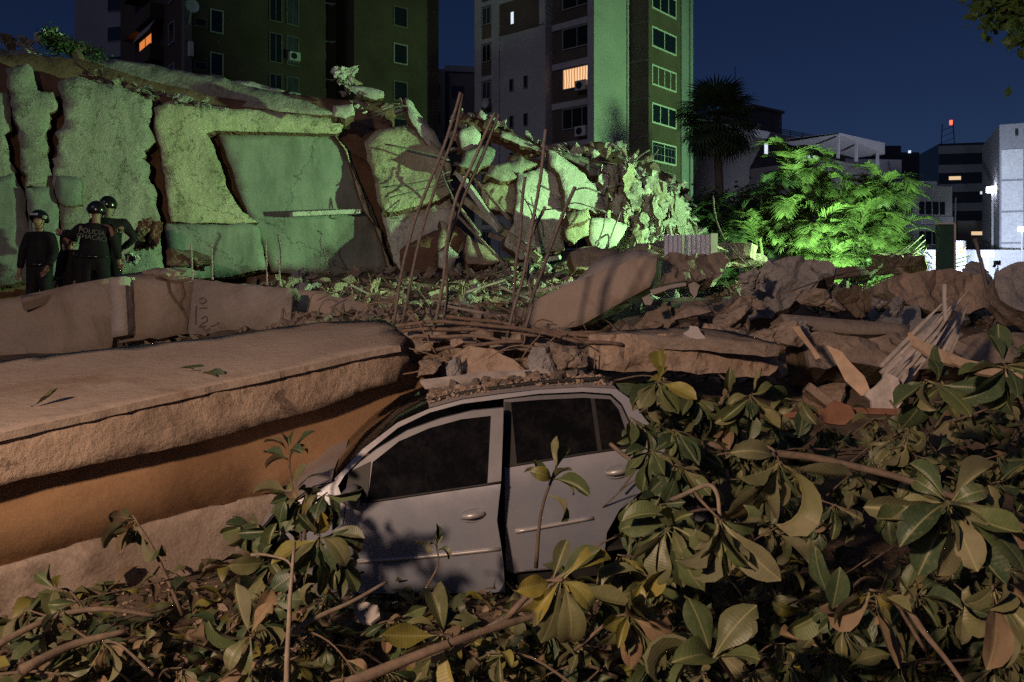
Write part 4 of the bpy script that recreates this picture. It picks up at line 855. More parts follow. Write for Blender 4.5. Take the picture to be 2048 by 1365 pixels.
# crumbly edge stones along the roof line
rk = random.Random(31)
SMARKS = [(30, 120, 'at the left border'), (140, 140, 'beside the black shrub'), (250, 170, 'above the largest rough panel'), (380, 200, 'above the yellowish panel'), (680, 170, 'by the ragged stump'), (760, 230, 'left of the narrow leaning slab'), (930, 240, 'at the collapse peak'), (1040, 280, 'on the thin bright roof edge'), (1130, 300, 'above the pointed slab'), (1250, 310, 'below the tower corner'), (1350, 370, 'over the bulging mass'),
          (930, 330, 'between the bar pairs'), (900, 470, 'by the yellowish broken block'), (1000, 520, 'under the fallen struts'), (1100, 530, 'below the tall bright slab'), (1220, 500, 'below the bright tilted slab'), (300, 510, 'near the helmeted group'), (450, 525, 'below the low facade strip'), (620, 540, 'below the smooth slab'), (800, 550, 'at the foot of the deep crack')]
def stones(line, n_, Y0, Y1, s0, s1, mat, label, group, spread=10, name='broken_stone'):
    rest = []
    for i in range(n_):
        t_ = rk.random(); k = t_ * (len(line) - 1); j = min(len(line) - 2, int(k)); f_ = k - j
        px = line[j][0] + (line[j + 1][0] - line[j][0]) * f_ + rk.uniform(-spread, spread); py = line[j][1] + (line[j + 1][1] - line[j][1]) * f_ + rk.uniform(-spread, spread)
        s = rk.uniform(s0, s1); m_ = rk.choice(mat); q = P(px, py, rk.uniform(Y0, Y1))
        if Y0 < 15:                                                   # loose stones lie on the bank
            for k2 in range(120):
                q = P(px, py, 9.5 + .08 * k2)
                if q.z < tz(q.x, q.y): break
            q.z = tz(q.x, q.y) + s * .25
        if i % 3 == 2: rest.append((q, s * .6)); continue
        tag(put(rk.choice(POOL[m_]), name, q, (rk.uniform(-1, 1), rk.uniform(-1, 1), rk.uniform(0, 6)), (s, s * rk.uniform(.5, 1), s * rk.uniform(.4, 1))),
            '%s %s %s %s' % ('big' if s > s0 + .66 * (s1 - s0) else 'small' if s < s0 + .33 * (s1 - s0) else 'middling', TONE[m_], label, where(q, SMARKS)), 'stone', group)
    stuff_chunks('crumbs', rest, mat[0], 'crumbs between the stones, ' + label, 'rubble', 5)
stones([(0, 125), (90, 135), (180, 150), (300, 190), (430, 205)], 85, 16.0, 16.6, .14, .4, ['facade_rough', 'facade_pale', 'rubble'], 'stone on the broken left roof edge', 'stones along the left roof edge', 12)
stones([(180, 150), (300, 190), (430, 212)], 40, 15.7, 16.1, .1, .3, ['facade_rough', 'facade_rough'], 'knob of torn concrete under the roof slab', 'knobs under the roof slab', 14)
for px, py, wd, hh, lab in [(104, 72, 48, 62, 'large pale boulder standing on the top left corner of the collapse'), (48, 86, 36, 30, 'round pale boulder left of the tallest boulder'), (12, 82, 44, 40, 'brown clod at the upper left border'), (70, 112, 50, 24, 'flat grey stone between the two pale boulders'), (690, 150, 60, 60, 'ragged pale concrete stump against the dark tower')]:
    big_chunk(px, py, 16.8 if px < 500 else 18.8, wd, hh, 'facade_pale' if 'pale' in lab else 'rubble', lab, int(px + py), (.2, .3, .6), rough=.3)
bt = MB(); c = P(148, 112, 15.9); V = []
for i in range(900):
    a, z, r = rk.uniform(0, 6.3), rk.gauss(0, .3), rk.gauss(0, .25); p = c + Vector((math.cos(a) * r, math.sin(a) * r, z)); d = Vector((rk.uniform(-1, 1), rk.uniform(-1, 1), rk.uniform(-.6, 1))).normalized() * .12; e = d.orthogonal().normalized() * .025
    bt.add([p - e, p + e, p + d], [(0, 1, 2)])
# ---- right hand part of the collapse: fan of slabs
def S(poly, at, n, lab, mat='facade_pale', thick=.25, seed=1, amp=.04, jag=.05, name='broken_slab', grid=.2, edge=None):
    return fac(name, poly, lab, mat, n=n, at=at, seed=seed, thick=thick, amp=amp, jag=jag, cat='slab', grid=grid, edge=edge)
S([(1036, 345), (1080, 335), (1126, 350), (1134, 420), (1130, 500), (1040, 520), (1008, 490), (1030, 420)], (1080, 430, 16.9), (.35, -1, .2), 'tall bright slab standing behind the row of bent bars', seed=160)
S([(1096, 300), (1130, 318), (1170, 348), (1200, 385), (1216, 425), (1214, 432), (1180, 420), (1130, 412), (1122, 360), (1100, 330)], (1150, 370, 17.0), (.25, -1, .3), 'bright slab hanging to a point at its lower right', seed=161)
S([(1182, 438), (1220, 436), (1256, 452), (1248, 470), (1232, 492), (1190, 506), (1178, 480)], (1215, 470, 16.2), (.35, -1, .25), 'bright tilted slab just above the end of the long tan beam', seed=162, thick=.15, jag=.03)
S([(1132, 428), (1176, 416), (1182, 436), (1138, 452)], (1156, 434, 15.8), (.3, -1, .5), 'short pale beam stub wedged under the pointed slab', 'facade_yellow', seed=163, thick=.35, jag=.02)
S([(1134, 452), (1180, 440), (1178, 470), (1150, 490), (1136, 480)], (1156, 466, 15.9), (.4, -1, .1), 'yellowish block below the beam stub', 'facade_yellow', seed=164)
S([(920, 262), (945, 250), (962, 270), (950, 300), (924, 300)], (940, 275, 17.2), (.4, -1, .3), 'pale squarish fragment under the collapsed roof peak', seed=165, jag=.03)
S([(930, 302), (960, 290), (990, 300), (980, 330), (945, 342), (915, 330)], (950, 315, 16.9), (.3, -1, .5), 'green-grey cracked fragment between the two tall bar pairs', 'facade_smooth', seed=166)
S([(985, 330), (1040, 312), (1075, 330), (1040, 352), (1000, 362), (970, 350)], (1020, 338, 17.0), (.2, -1, .6), 'dusty slab sagging left of the long dark slab', 'facade_rough', seed=167, amp=.1)
S([(1020, 310), (1092, 322), (1078, 372), (1030, 368), (1000, 372), (990, 356)], (1040, 345, 18.2), (.1, -1, .2), 'dark brown slab under the roof slope, shade put into its colour', 'inner_brown', seed=168)  # shadow under the roof slope put into the dark brown colour
S([(960, 370), (1030, 364), (1044, 400), (1030, 430), (970, 420)], (1000, 395, 16.9), (.1, -1, .3), 'crumbly yellowish wall piece left of the tall bright slab', 'facade_yellow', seed=169, amp=.12)
S([(880, 440), (935, 470), (925, 500), (890, 520), (876, 500)], (900, 480, 16.7), (.35, -1, .4), 'yellowish broken block at the foot of the bar pairs', 'facade_yellow', seed=170)
S([(876, 505), (895, 490), (920, 515), (900, 545), (876, 535)], (896, 520, 16.2), (.4, -1, .2), 'small pale block below the yellowish broken block', 'facade_pale', seed=171, thick=.3)
S([(935, 470), (990, 500), (1010, 520), (960, 530), (930, 520)], (965, 505, 16.5), (.2, -1, .5), 'brown block in front of the fallen struts', 'rubble', seed=172)
S([(1140, 505), (1190, 490), (1240, 498), (1230, 530), (1150, 540)], (1190, 515, 14.6), (.2, -1, .4), 'brownish slab corner behind the top of the tan beam', 'rubble', seed=173)
# struts fallen across the dark opening
for i, (a, b_, wd) in enumerate(STR := [((916, 345), (1000, 460), .12), ((948, 355), (1020, 440), .06), ((930, 400), (1080, 520), .14), ((1000, 450), (1100, 540), .1), ((905, 395), (960, 470), .05), ((980, 470), (1068, 500), .1), ((1030, 530), (1120, 515), .08), ((900, 415), (1010, 530), .05), ((1040, 470), (1058, 530), .09), ((1065, 430), (1078, 505), .06)]):
    solo('fallen_strut', MB().bar(P(*a, 17.2 - .03 * i), P(*b_, 16.4 - .03 * i), wd, wd).me('fallen_strut', M['facade_pale' if i in (0, 3, 6) else 'rubble' if i % 2 else 'facade_yellow']), 'strut fallen across the dark opening behind the bars, %s from the left' % rank([z_[0][0] for z_ in STR], i), 'strut', 'struts across the dark opening')
# bulging rubble mass at the right end: shell of ragged hanging pieces
def bulge_pt(px, py):
    cx, cy, rx, ry = 1290, 430, 120, 120; u_ = (px - cx) / rx; v_ = (py - cy) / ry
    return 18.4 - 1.4 * math.sqrt(max(0, 1 - min(1, u_ * u_ * .8 + v_ * v_ * .5)))
V, F = [], []; NX, NY = 46, 34
def bx(px): return lerp_tab([(1190, 330), (1240, 322), (1300, 345), (1350, 385), (1385, 430), (1400, 470)], px)
for j in range(NY + 1):
    for i in range(NX + 1):
        px = 1195 + (1396 - 1195) * i / NX; y0 = bx(px) + 6; y1 = lerp_tab([(1190, 500), (1260, 505), (1330, 488), (1396, 478)], px); py = y0 + (y1 - y0) * j / NY
        p = P(px, py, bulge_pt(px, py)); p.y += .42 * fbm((p.x * 1.5, p.y, p.z * .5), 1.5, 3.3, 4) + .18 * abs(fbm((p.x * 2.2, p.y, p.z * .6), 2.0, 8.1, 3)); V.append(p)
for j in range(NY):
    for i in range(NX):
        a = j * (NX + 1) + i; F.append((a, a + 1, a + NX + 2, a + NX + 1))
bmass = mesh('rubble_mass', V, F, M['facade_pale'], False)
solid = [tuple(v) for v in V]; n0 = len(V); V2 = V + [v + Vector((0, .5, 0)) for v in V]; F2 = F + [tuple(x + n0 for x in f[::-1]) for f in F]
bpy.data.meshes.remove(bmass)
solo('rubble_mass', mesh('rubble_mass', V2, F2, M['facade_pale']), 'bulging pale mass of torn concrete at the right end of the collapse', 'rubble mass')
sp = []
for _ in range(150):
    px = rk.uniform(1195, 1394); y0 = bx(px); py = y0 + (480 - y0) * rk.random() ** .8; p = P(px, py, bulge_pt(px, py) - rk.uniform(0, .25)); sp.append((p, rk.choice([.1, .16, .22, .32]) * rk.uniform(.7, 1.5)))
stuff_chunks('torn_rubble', sp, 'facade_pale', 'small torn flakes covering the bulging mass', 'rubble', 17, .6)
sh = MB()
for _ in range(60):                                                  # hanging shreds and wires
    px = rk.uniform(1190, 1392); y0 = bx(px); py = y0 + (470 - y0) * rk.random(); p = P(px, py, bulge_pt(px, py) - .2)
    L = rk.uniform(.15, .55); sw = Vector((rk.uniform(-.12, .12), rk.uniform(-.1, .05), -1)) * L; wd = rk.uniform(.012, .07)
    sh.tube([p, p + sw * .5 + Vector((rk.uniform(-.04, .04), -.03, 0)), p + sw], [wd * .6, wd, wd * .3], 4)
o = bpy.data.objects.new('hanging_shreds', sh.me('hanging_shreds', [M['facade_rough']])); COL.objects.link(o); tag(o, 'hanging shreds and torn strips over the bulging mass', 'debris', kind='stuff')
for i in range(26):                                                   # torn layers draped over the mass
    px = 1208 + 172 * ((i * .618) % 1); y0 = bx(px) + 12; py = y0 + (455 - y0) * rk.random(); w_, h_ = rk.uniform(6, 17), rk.uniform(26, 74)
    fac('torn_layer', [(px - w_ * .6, py - h_ * .5), (px + w_ * .5, py - h_ * .45), (px + w_, py), (px + w_ * .6, py + h_ * .5), (px - w_ * .2, py + h_ * .6), (px - w_, py + h_ * .1)], '%s torn layer hanging %s of the bulging mass' % ('narrow' if w_ < 10 else 'wide' if w_ > 14 else 'middling', 'at the upper left' if px < 1270 and py < 410 else 'at the lower left' if px < 1270 else 'in the upper middle' if px < 1330 and py < 420 else 'in the lower middle' if px < 1330 else 'at the upper right' if py < 425 else 'at the lower right'), rk.choice(['facade_rough', 'facade_yellow', 'facade_pale']),
        n=(rk.uniform(-.1, .7), -1, rk.uniform(-.2, .6)), at=(px, py, bulge_pt(px, py) - rk.uniform(.1, .35)), seed=500 + i, thick=.06, jag=.08, amp=.10, grid=.09, freq=3.5, flat=True, cat='torn layer', group='torn layers of the bulging mass')
# roof slope above the fan: layered slabs going down to the right
S([(905, 232), (960, 224), (1010, 252), (1090, 296), (1060, 304), (1000, 276), (940, 252)], (1000, 262, 18.4), (.1, -1, .55), 'dark layered roof slab at the peak of the collapse', 'inner_brown', seed=180, amp=.1)
S([(1000, 262), (1060, 284), (1095, 300), (1090, 308), (1040, 292), (1000, 274)], (1050, 288, 18.0), (.1, -1, .6), 'thin bright edge of the roof slab below the peak', 'facade_pale', seed=181, thick=.12)
S([(1090, 296), (1140, 304), (1200, 330), (1250, 345), (1300, 372), (1260, 372), (1190, 350), (1120, 320)], (1190, 334, 18.2), (.1, -1, .6), 'sagging roof slab with bent bars above the pointed slab', 'facade_rough', seed=182, amp=.1)
S([(1130, 296), (1200, 284), (1270, 304), (1330, 345), (1380, 380), (1340, 385), (1260, 352), (1180, 322)], (1260, 335, 19.0), (.1, -1, .5), 'dark roof slab fading to the right above the bulging mass', 'inner_brown', seed=183, amp=.12)
S([(1172, 330), (1210, 332), (1215, 348), (1180, 352)], (1192, 342, 17.4), (.3, -1, .4), 'small turquoise-grey slab lying on the roof slope', 'facade_smooth', seed=184)
S([(960, 218), (976, 232), (970, 240), (955, 236)], (965, 228, 18.3), (.4, -1, .3), 'small bright fragment perched on the collapse peak', 'facade_pale', seed=185, thick=.1, jag=.02)
stones([(905, 235), (960, 228), (1010, 255), (1095, 298), (1140, 300)], 45, 17.8, 18.6, .12, .38, ['facade_pale', 'rubble', 'facade_rough'], 'stone on the right roof slope', 'stones on the right roof slope', 9)
stones([(1095, 305), (1200, 300), (1250, 305), (1310, 350), (1385, 400)], 70, 17.3, 18.6, .12, .42, ['facade_pale', 'rubble', 'facade_pale'], 'stone on the lower roof slope', 'stones on the lower roof slope', 14)
stones([(905, 250), (930, 330), (960, 380)], 28, 17.2, 17.8, .15, .4, ['facade_pale', 'facade_rough'], 'stone tumbling behind the bars', 'stones behind the bar pairs', 18)
stones([(880, 552), (960, 550), (1060, 546), (1150, 540), (1230, 530)], 75, 14.2, 15.6, .12, .4, ['facade_rough', 'rubble', 'rubble', 'facade_pale'], 'stone at the collapse foot', 'stones at the foot of the collapse', 16)
stones([(690, 140), (700, 200), (760, 240), (810, 200)], 26, 17.8, 18.8, .12, .4, ['facade_pale', 'rubble', 'rubble'], 'stone on the broken roof', 'stones at the tower base', 16)
stones([(-10, 592), (80, 588), (200, 582), (330, 576), (420, 572)], 60, 12.6, 14.2, .15, .5, ['rubble', 'rubble', 'rubble_grey'], 'stone behind the helmeted people', 'stones behind the helmeted people', 14)
stones([(260, 580), (400, 572), (520, 566), (700, 562), (860, 562)], 80, 12.6, 14.2, .12, .4, ['rubble', 'rubble_grey', 'rubble'], 'stone at the shaded facade foot', 'stones at the facade foot', 12)
for i, (px, py) in enumerate([(1265, 508), (1300, 502), (1345, 498), (1385, 496), (1425, 502), (1460, 520)]):  # low ridge added to block the floodlight from the collapse foot
    big_chunk(px, py, 14.6, 70, 40, 'rubble', 'brown block of a low ridge added to shade the collapse foot, number %s from the left' % ['one', 'two', 'three', 'four', 'five', 'six'][i], 420 + i, (0, 0, .3 * i), dep=1.6, rough=.2, sub=3)
big_chunk(268, 518, 12.9, 40, 30, 'facade_pale', 'crumpled pale lump just right of the helmeted group', 403, rough=.4)
big_chunk(300, 470, 14.0, 70, 70, 'inner_brown', 'dark earthy clod between the helmeted group and the low facade strip', 404, rough=.3)
big_chunk(395, 520, 13.6, 110, 50, 'soil', 'dark mound at the foot of the low facade strip', 405, rough=.3)
# bent bars and cables hanging from the collapse
hb = [[(770, 290, 17), (830, 300, 16.9), (900, 322, 16.9)], [(765, 375, 17), (840, 365, 16.9), (900, 345, 16.8)], [(780, 395, 16.9), (850, 378, 16.9), (905, 360, 16.8)], [(880, 330, 17), (892, 365, 16.8), (905, 400, 16.8)], [(770, 425, 16.8), (800, 400, 16.7), (780, 432, 16.7), (800, 436, 16.7)],
      [(1120, 412, 16.5), (1160, 408, 16.3), (1215, 424, 16.2)], [(1150, 380, 16.6), (1170, 378, 16.5), (1200, 384, 16.5)], [(1190, 505, 15), (1205, 460, 15.2), (1212, 430, 15.4)], [(1210, 500, 15), (1232, 450, 15.3), (1240, 425, 15.5)], [(1190, 488, 14.9), (1200, 478, 15), (1216, 470, 15), (1218, 490, 15), (1212, 502, 15)],
      [(1040, 380, 16.6), (1060, 420, 16.4), (1066, 470, 16.3)], [(1062, 395, 16.6), (1075, 440, 16.4), (1080, 470, 16.3)], [(745, 235, 17.4), (790, 215, 17.2), (815, 212, 17.2)], [(740, 232, 17.4), (780, 210, 17.2), (800, 208, 17.2)], [(1090, 420, 16.3), (1120, 418, 16.2), (1140, 425, 16.2)],
      [(1270, 320, 17.4), (1300, 300, 17.3)], [(1262, 325, 17.4), (1300, 318, 17.3), (1318, 300, 17.2)], [(640, 545, 15.2), (655, 520, 15.2), (640, 490, 15.3), (645, 470, 15.4), (636, 462, 15.4)], [(560, 530, 14.5), (562, 500, 14.5), (556, 470, 14.5)], [(1110, 300, 17.6), (1180, 318, 17.5), (1240, 330, 17.4)], [(1110, 306, 17.5), (1170, 330, 17.4), (1230, 345, 17.3)]]
for i, l in enumerate(hb):
    solo('hanging_bar', MB().tube(curve_pts([P(*p) for p in l], 4, .03, i), .014 if i % 3 else .02, 5).me('hanging_bar', M['rebar'], True), '%s bent bar hanging %s' % ('thick' if i % 3 == 0 else 'thin', where(P(*l[1]), SMARKS)), 'rebar', 'bent bars of the collapsed block')
for i, (px, y0, y1) in enumerate([(385, 490, 560), (425, 488, 560), (534, 480, 570), (560, 520, 572)]):
    solo('upright_bar', MB().tube([P(px, y1, 11.2), P(px - 1, (y0 + y1) / 2, 11.2), P(px - 3, y0, 11.25)], .012, 5).me('upright_bar', M['panel_pale']), 'thin upright bar behind the parapet panels, %s from the left' % ORD[i], 'rebar', 'upright bars behind the parapet')
# ---------------------------------------------------------------- town behind: towers and low buildings
concrete('brick_dark', (0.060, 0.043, 0.034), (0.090, 0.063, 0.050), None, scale=0.4, bump=0.3, fine=8, pits=False, stain=0.4)
concrete('brick_tower', (0.10, 0.075, 0.06), (0.14, 0.105, 0.085), None, scale=0.4, bump=0.3, fine=8, pits=False, stain=0.3)
concrete('plaster_mauve', (0.40, 0.37, 0.38), (0.47, 0.44, 0.45), (0.27, 0.25, 0.25), scale=0.3, bump=0.2, fine=6, pits=False, stain=0.5)
concrete('plaster_white', (0.50, 0.50, 0.52), (0.60, 0.60, 0.62), (0.40, 0.40, 0.41), scale=0.2, bump=0.1, fine=5, pits=False, stain=0.4)
concrete('plaster_grey', (0.22, 0.22, 0.25), (0.28, 0.28, 0.31), None, scale=0.2, bump=0.1, fine=5, pits=False, stain=0.3)
concrete('plaster_dim', (0.13, 0.11, 0.11), (0.17, 0.15, 0.145), None, scale=0.2, bump=0.1, fine=5, pits=False, stain=0.3)
plain('frame_white', (0.62, 0.62, 0.6), 0.6, 0, 0.08); plain('frame_grey', (0.3, 0.3, 0.3), 0.6, 0, 0.08)
plain('pane_dark', (0.012, 0.014, 0.017), 0.12, 0, 0.2, 2, spec=0.5); plain('pane_grey', (0.05, 0.055, 0.065), 0.2, 0, 0.3, 1)
plain('ac_white', (0.55, 0.55, 0.53), 0.5, 0, 0.08); plain('band_dark', (0.02, 0.022, 0.028), 0.25, 0, 0.2)
def emis(name, c, s): return plain(name, tuple(x * .5 for x in c), 0.6, emit=c, es=s)
m, t, b = nodes('curtain_lit'); co = t.nodes.new('ShaderNodeTexCoord').outputs['Object']; wv = t.nodes.new('ShaderNodeTexWave'); wv.inputs['Scale'].default_value = 1.3; wv.inputs['Distortion'].default_value = 2.5
t.links.new(co, wv.inputs['Vector']); cl = ramp(t, wv.outputs['Fac'], [(0.0, (0.55, 0.24, 0.08)), (0.7, (0.95, 0.50, 0.22)), (1.0, (1.0, 0.75, 0.5))]); t.links.new(cl, b.inputs['Emission Color']); t.links.new(cl, b.inputs['Base Color']); b.inputs['Emission Strength'].default_value = 1.0
emis('window_orange', (1.0, 0.30, 0.07), 0.7); emis('window_cool', (0.75, 0.85, 1.0), 1.0); emis('window_warm', (1.0, 0.68, 0.4), 0.8); emis('lamp_white', (0.88, 0.9, 1.0), 25.0); emis('lamp_red', (1.0, 0.05, 0.02), 6.0); emis('lamp_green', (0.7, 1.0, 0.6), 12.0)
def lp(name, mb, mat, parent, smooth=False): return part(name, mb.me(name, [M[x] for x in mat] if isinstance(mat, (list, tuple)) else M[mat], smooth), parent, world=False)
def window(parent, axis, c, u0, u1, z0, z1, sgn=-1, fr='frame_white', pane='pane_dark', mull=1, fw=.09, name='window', dep=.07):
    """window on a wall of the local frame: axis 'y' wall at y=c running along x, or axis 'x' wall at x=c running along y; sgn = outward side"""
    mb = MB(); a, b_ = sorted((c, c + sgn * dep)); pa, pb = sorted((c + sgn * .004, c + sgn * dep * .45))
    def bxx(m_, ua, ub, za, zb, q0, q1):
        if axis == 'y': m_.box(ua, ub, q0, q1, za, zb)
        else: m_.box(q0, q1, ua, ub, za, zb)
    bxx(mb, u0, u1, z1 - fw, z1, a, b_); bxx(mb, u0, u1, z0, z0 + fw, a, b_); bxx(mb, u0, u0 + fw, z0 + fw, z1 - fw, a, b_); bxx(mb, u1 - fw, u1, z0 + fw, z1 - fw, a, b_)
    for k in range(1, mull + 1):
        um = u0 + (u1 - u0) * k / (mull + 1); bxx(mb, um - fw * .35, um + fw * .35, z0 + fw, z1 - fw, a, b_)
    wo = lp(name, mb, fr, parent); pn = MB(); bxx(pn, u0 + fw, u1 - fw, z0 + fw, z1 - fw, pa, pb); lp('pane', pn, pane, wo); return wo
def ac_unit(parent, axis, c, u, z, sgn=-1, mat='ac_white', s=1.0):
    mb = MB(); a, b_ = sorted((c, c + sgn * .35 * s)); wd, ht = .8 * s, .6 * s
    (mb.box(u, u + wd, a, b_, z, z + ht) if axis == 'y' else mb.box(a, b_, u, u + wd, z, z + ht)); o = lp('air_conditioner', mb, mat, parent)
    f_ = MB(); n_ = 16; rr_ = ht * .38; e = c + sgn * (.352 * s)
    V = [(u + wd * .4 + rr_ * math.cos(k * 6.283 / n_), e, z + ht / 2 + rr_ * math.sin(k * 6.283 / n_)) if axis == 'y' else (e, u + wd * .4 + rr_ * math.cos(k * 6.283 / n_), z + ht / 2 + rr_ * math.sin(k * 6.283 / n_)) for k in range(n_)]
    V += [Vector(v) + (Vector((0, sgn * .02, 0)) if axis == 'y' else Vector((sgn * .02, 0, 0))) for v in V[:n_]]
    f_.add(V, [tuple(range(n_, 2 * n_))] + [(k, (k + 1) % n_, n_ + (k + 1) % n_, n_ + k) for k in range(n_)]); lp('fan_grille', f_, 'band_dark', o)

# ---- central apartment tower (local x along its left facade towards the right front, local y to the right back)
TW = thing('apartment_tower', 'tall apartment tower with mauve left side and green lit right side, one window glowing amber', 'building', (5.64, 55, 0), rotz=math.atan2(-.66, .75))
H_ = 34
body_ = MB(); body_.box(-11.27, -4.34, 0, 9, 0, H_).box(-4.34, -.55, .8, 9, 0, H_).box(-.55, 0, 0, 4.0, 0, H_).box(-.55, -.12, 4.0, 4.37, 0, H_).box(-4, -.1, 4.37, 10.4, 0, H_); lp('wall', body_, 'plaster_mauve', TW)
wing = MB(); wing.box(-.1, 1.65, 4.372, 8.9, 0, H_); lp('wing_wall', wing, 'brick_tower', TW)
lp('pilaster', MB().box(-.1, .1, 4.02, 4.36, 0, H_), 'plaster_mauve', TW); lp('pilaster', MB().box(.2, 1.75, 8.92, 10.4, 0, H_).box(1.75, 1.9, 10.0, 10.4, 0, H_), 'plaster_grey', TW)
lp('pilaster', MB().box(-11.3, -10.57, -.12, -.003, 0, H_), 'plaster_mauve', TW); lp('pilaster', MB().box(-9.51, -8.73, -.12, -.003, 0, H_), 'plaster_mauve', TW); lp('pilaster', MB().box(-4.8, -4.32, -.1, -.003, 20.95, H_).box(-4.34, -4.24, -.08, .8, 0, H_), 'plaster_mauve', TW)
lp('brick_field', MB().box(-8.72, -4.85, -.05, -.002, 20.9, H_), 'brick_tower', TW); lp('brick_field', MB().box(-4.2, -.56, .72, .798, 0, H_), 'brick_tower', TW); lp('brick_field', MB().box(-10.56, -9.52, -.05, -.002, 0, H_), 'brick_tower', TW)
lp('band', MB().box(-8.72, -4.85, -.09, -.052, 23.3, 23.65), 'plaster_mauve', TW)
for k in range(-4, 7):
    zc = 13.95 + 2.87 * k
    lp('band', MB().box(-4.2, -.56, .62, .718, zc + .78, zc + 1.22), 'plaster_mauve', TW)
    lit = k == 1
    window(TW, 'y', .70, -3.25, -.62, zc - .78, zc + .72, fr='frame_grey' if not lit else 'frame_grey', pane='curtain_lit' if lit else 'pane_dark', mull=[2, 0, 1, 1][k % 4] if k >= 0 else 1, fw=.07)
    if k in (0, 1): ac_unit(TW, 'y', .66, -1.85, zc - 1.45 + (.35 if k else 0), s=1.15)
    # right (green) facade of the wing
    zr = 14.45 + 2.75 * k
    window(TW, 'x', 1.652, 4.75, 8.2, zr - .75, zr + .72, sgn=1, mull=[2, 3, 1][k % 3], fw=.1, pane='pane_dark' if k != 1 else 'brick_dark')
    lp('band', MB().box(1.652, 1.70, 4.40, 8.9, zr + .9, zr + 1.1), 'brick_tower', TW); lp('band', MB().box(-.098, 1.65, 4.33, 4.371, zr + .9, zr + 1.05), 'plaster_dim', TW)
    window(TW, 'y', -.052, -10.5, -9.58, zc - .5, zc + .85, fr='frame_grey', pane='pane_grey' if k % 2 else 'pane_dark', mull=1, fw=.06)
    lp('band', MB().box(-10.56, -9.52, -.1, -.053, zc + .95, zc + 1.3), 'plaster_mauve', TW)
for k in range(5):
    for u_ in (-7.75, -6.35):
        z = 11.0 + 2.77 * k
        if z < 19: window(TW, 'y', -.003, u_, u_ + .42, z, z + .95, fr='plaster_grey', pane='window_cool' if (k == 0 and u_ > -7) else 'pane_dark', mull=0, fw=.05)
window(TW, 'y', -.052, -7.6, -7.2, 21.5, 22.5, fr='plaster_grey', pane='window_cool', mull=0, fw=.05)
window(TW, 'x', .002, 1.2, 3.9, 21.0, 25.0, sgn=1, fr='frame_grey', pane='brick_dark', mull=0, fw=.02, name='shade_panel') if False else None
gr = MB()
for i in range(8): gr.box(1.66, 1.70, 4.5 + .5 * i, 4.53 + .5 * i, 10.2, 12.2)
for i in range(4): gr.box(1.66, 1.70, 4.5, 8.03, 10.3 + .6 * i, 10.34 + .6 * i)
lp('window_grid', gr, 'plaster_grey', TW)
dd = MB()
for i in range(14):
    a = i * 6.283 / 14; dd.add([(-9.7, -.5, 15.9), (-9.7 + .38 * math.cos(a), -.62, 15.9 + .38 * math.sin(a)), (-9.7 + .38 * math.cos(a + .449), -.62, 15.9 + .38 * math.sin(a + .449))], [(0, 1, 2)])
dd.bar((-9.7, -.5, 15.9), (-9.7, -.05, 15.6), .05, .05); lp('satellite_dish', dd, 'ac_white', TW)

# ---- dark brown tower on the left
LT = thing('brown_tower', 'dark brown brick tower on the left with an orange lit balcony window', 'building', (-20.4, 50, 0), rotz=math.atan2(.63, .77))
b_ = MB(); b_.box(0, 9.5, 0, 16, 0, 36).box(9.5, 11.4, 2.2, 16, 0, 36).box(11.4, 18.6, -.6, 16, 0, 36); lp('wall', b_, 'brick_dark', LT)
lp('pilaster', MB().box(-.12, .35, -.12, .4, 0, 36), 'plaster_dim', LT)
for k in range(-3, 6):
    z = 15.4 + 2.75 * k
    window(LT, 'y', -.002, 1.5, 2.35, z, z + 1.5, fr='frame_grey', pane='pane_dark', mull=0, fw=.07)
    window(LT, 'y', -.002, .5, 1.3, z + .2, z + .75, fr='plaster_dim', pane='pane_dark', mull=0, fw=.05)
    window(LT, 'y', -.002, 5.4, 6.3, z - 1.2, z + .8, fr='plaster_dim', pane='pane_dark', mull=1, fw=.06); window(LT, 'y', -.002, 6.6, 7.5, z - 1.2, z + .8, fr='plaster_dim', pane='pane_grey', mull=1, fw=.06)
    if k in (0, 1): ac_unit(LT, 'y', -.05, 6.7, z - .9, s=.95)
    if k in (0, 1, 2): ac_unit(LT, 'y', 2.2, 9.7, z + .3, s=.95); lp('laundry_frame', MB().bar((9.6, 2.1, z + 1.6), (10.9, 1.6, z + 1.5), .06, .06).bar((9.6, 1.3, z + 1.3), (10.9, 1.3, z + 1.5), .06, .06).bar((9.6, 2.1, z + 1.6), (9.6, 1.3, z + 1.3), .06, .06).bar((10.9, 2.1, z + 1.5), (10.9, 1.3, z + 1.5), .06, .06), 'ac_white', LT)
    window(LT, 'y', -.602, 14.6, 15.8, z + .2, z + 1.7, fr='frame_grey' if k == 1 else 'plaster_dim', pane='pane_dark', mull=0, fw=.08)
    # left face (x = 0, towards -x)
    lp('balcony', MB().box(-.9, -.002, 4.5, 11.5, z - 1.1, z - .1), 'brick_dark', LT)
    window(LT, 'x', -.002, 7.2, 10.5, z - .05, z + 1.5, fr='plaster_dim', pane='window_orange' if k == 1 else 'pane_dark', mull=1, fw=.08)
    window(LT, 'x', -.002, 2.2, 3.4, z - .4, z + 1.0, fr='frame_grey', pane='pane_dark', mull=0, fw=.06)
lp('curtain', MB().box(-.98, -.9, 5.0, 7.6, 13.2, 15.4), 'frame_grey', LT); lp('awning', MB().add([(-.95, 4.5, 19.0), (-.95, 8.5, 19.0), (-.3, 8.5, 20.2), (-.3, 4.5, 20.2), (-.95, 4.5, 18.95), (-.95, 8.5, 18.95)], [(0, 1, 2, 3), (4, 5, 1, 0)]), 'frame_grey', LT)
dd = MB(); n_ = 18
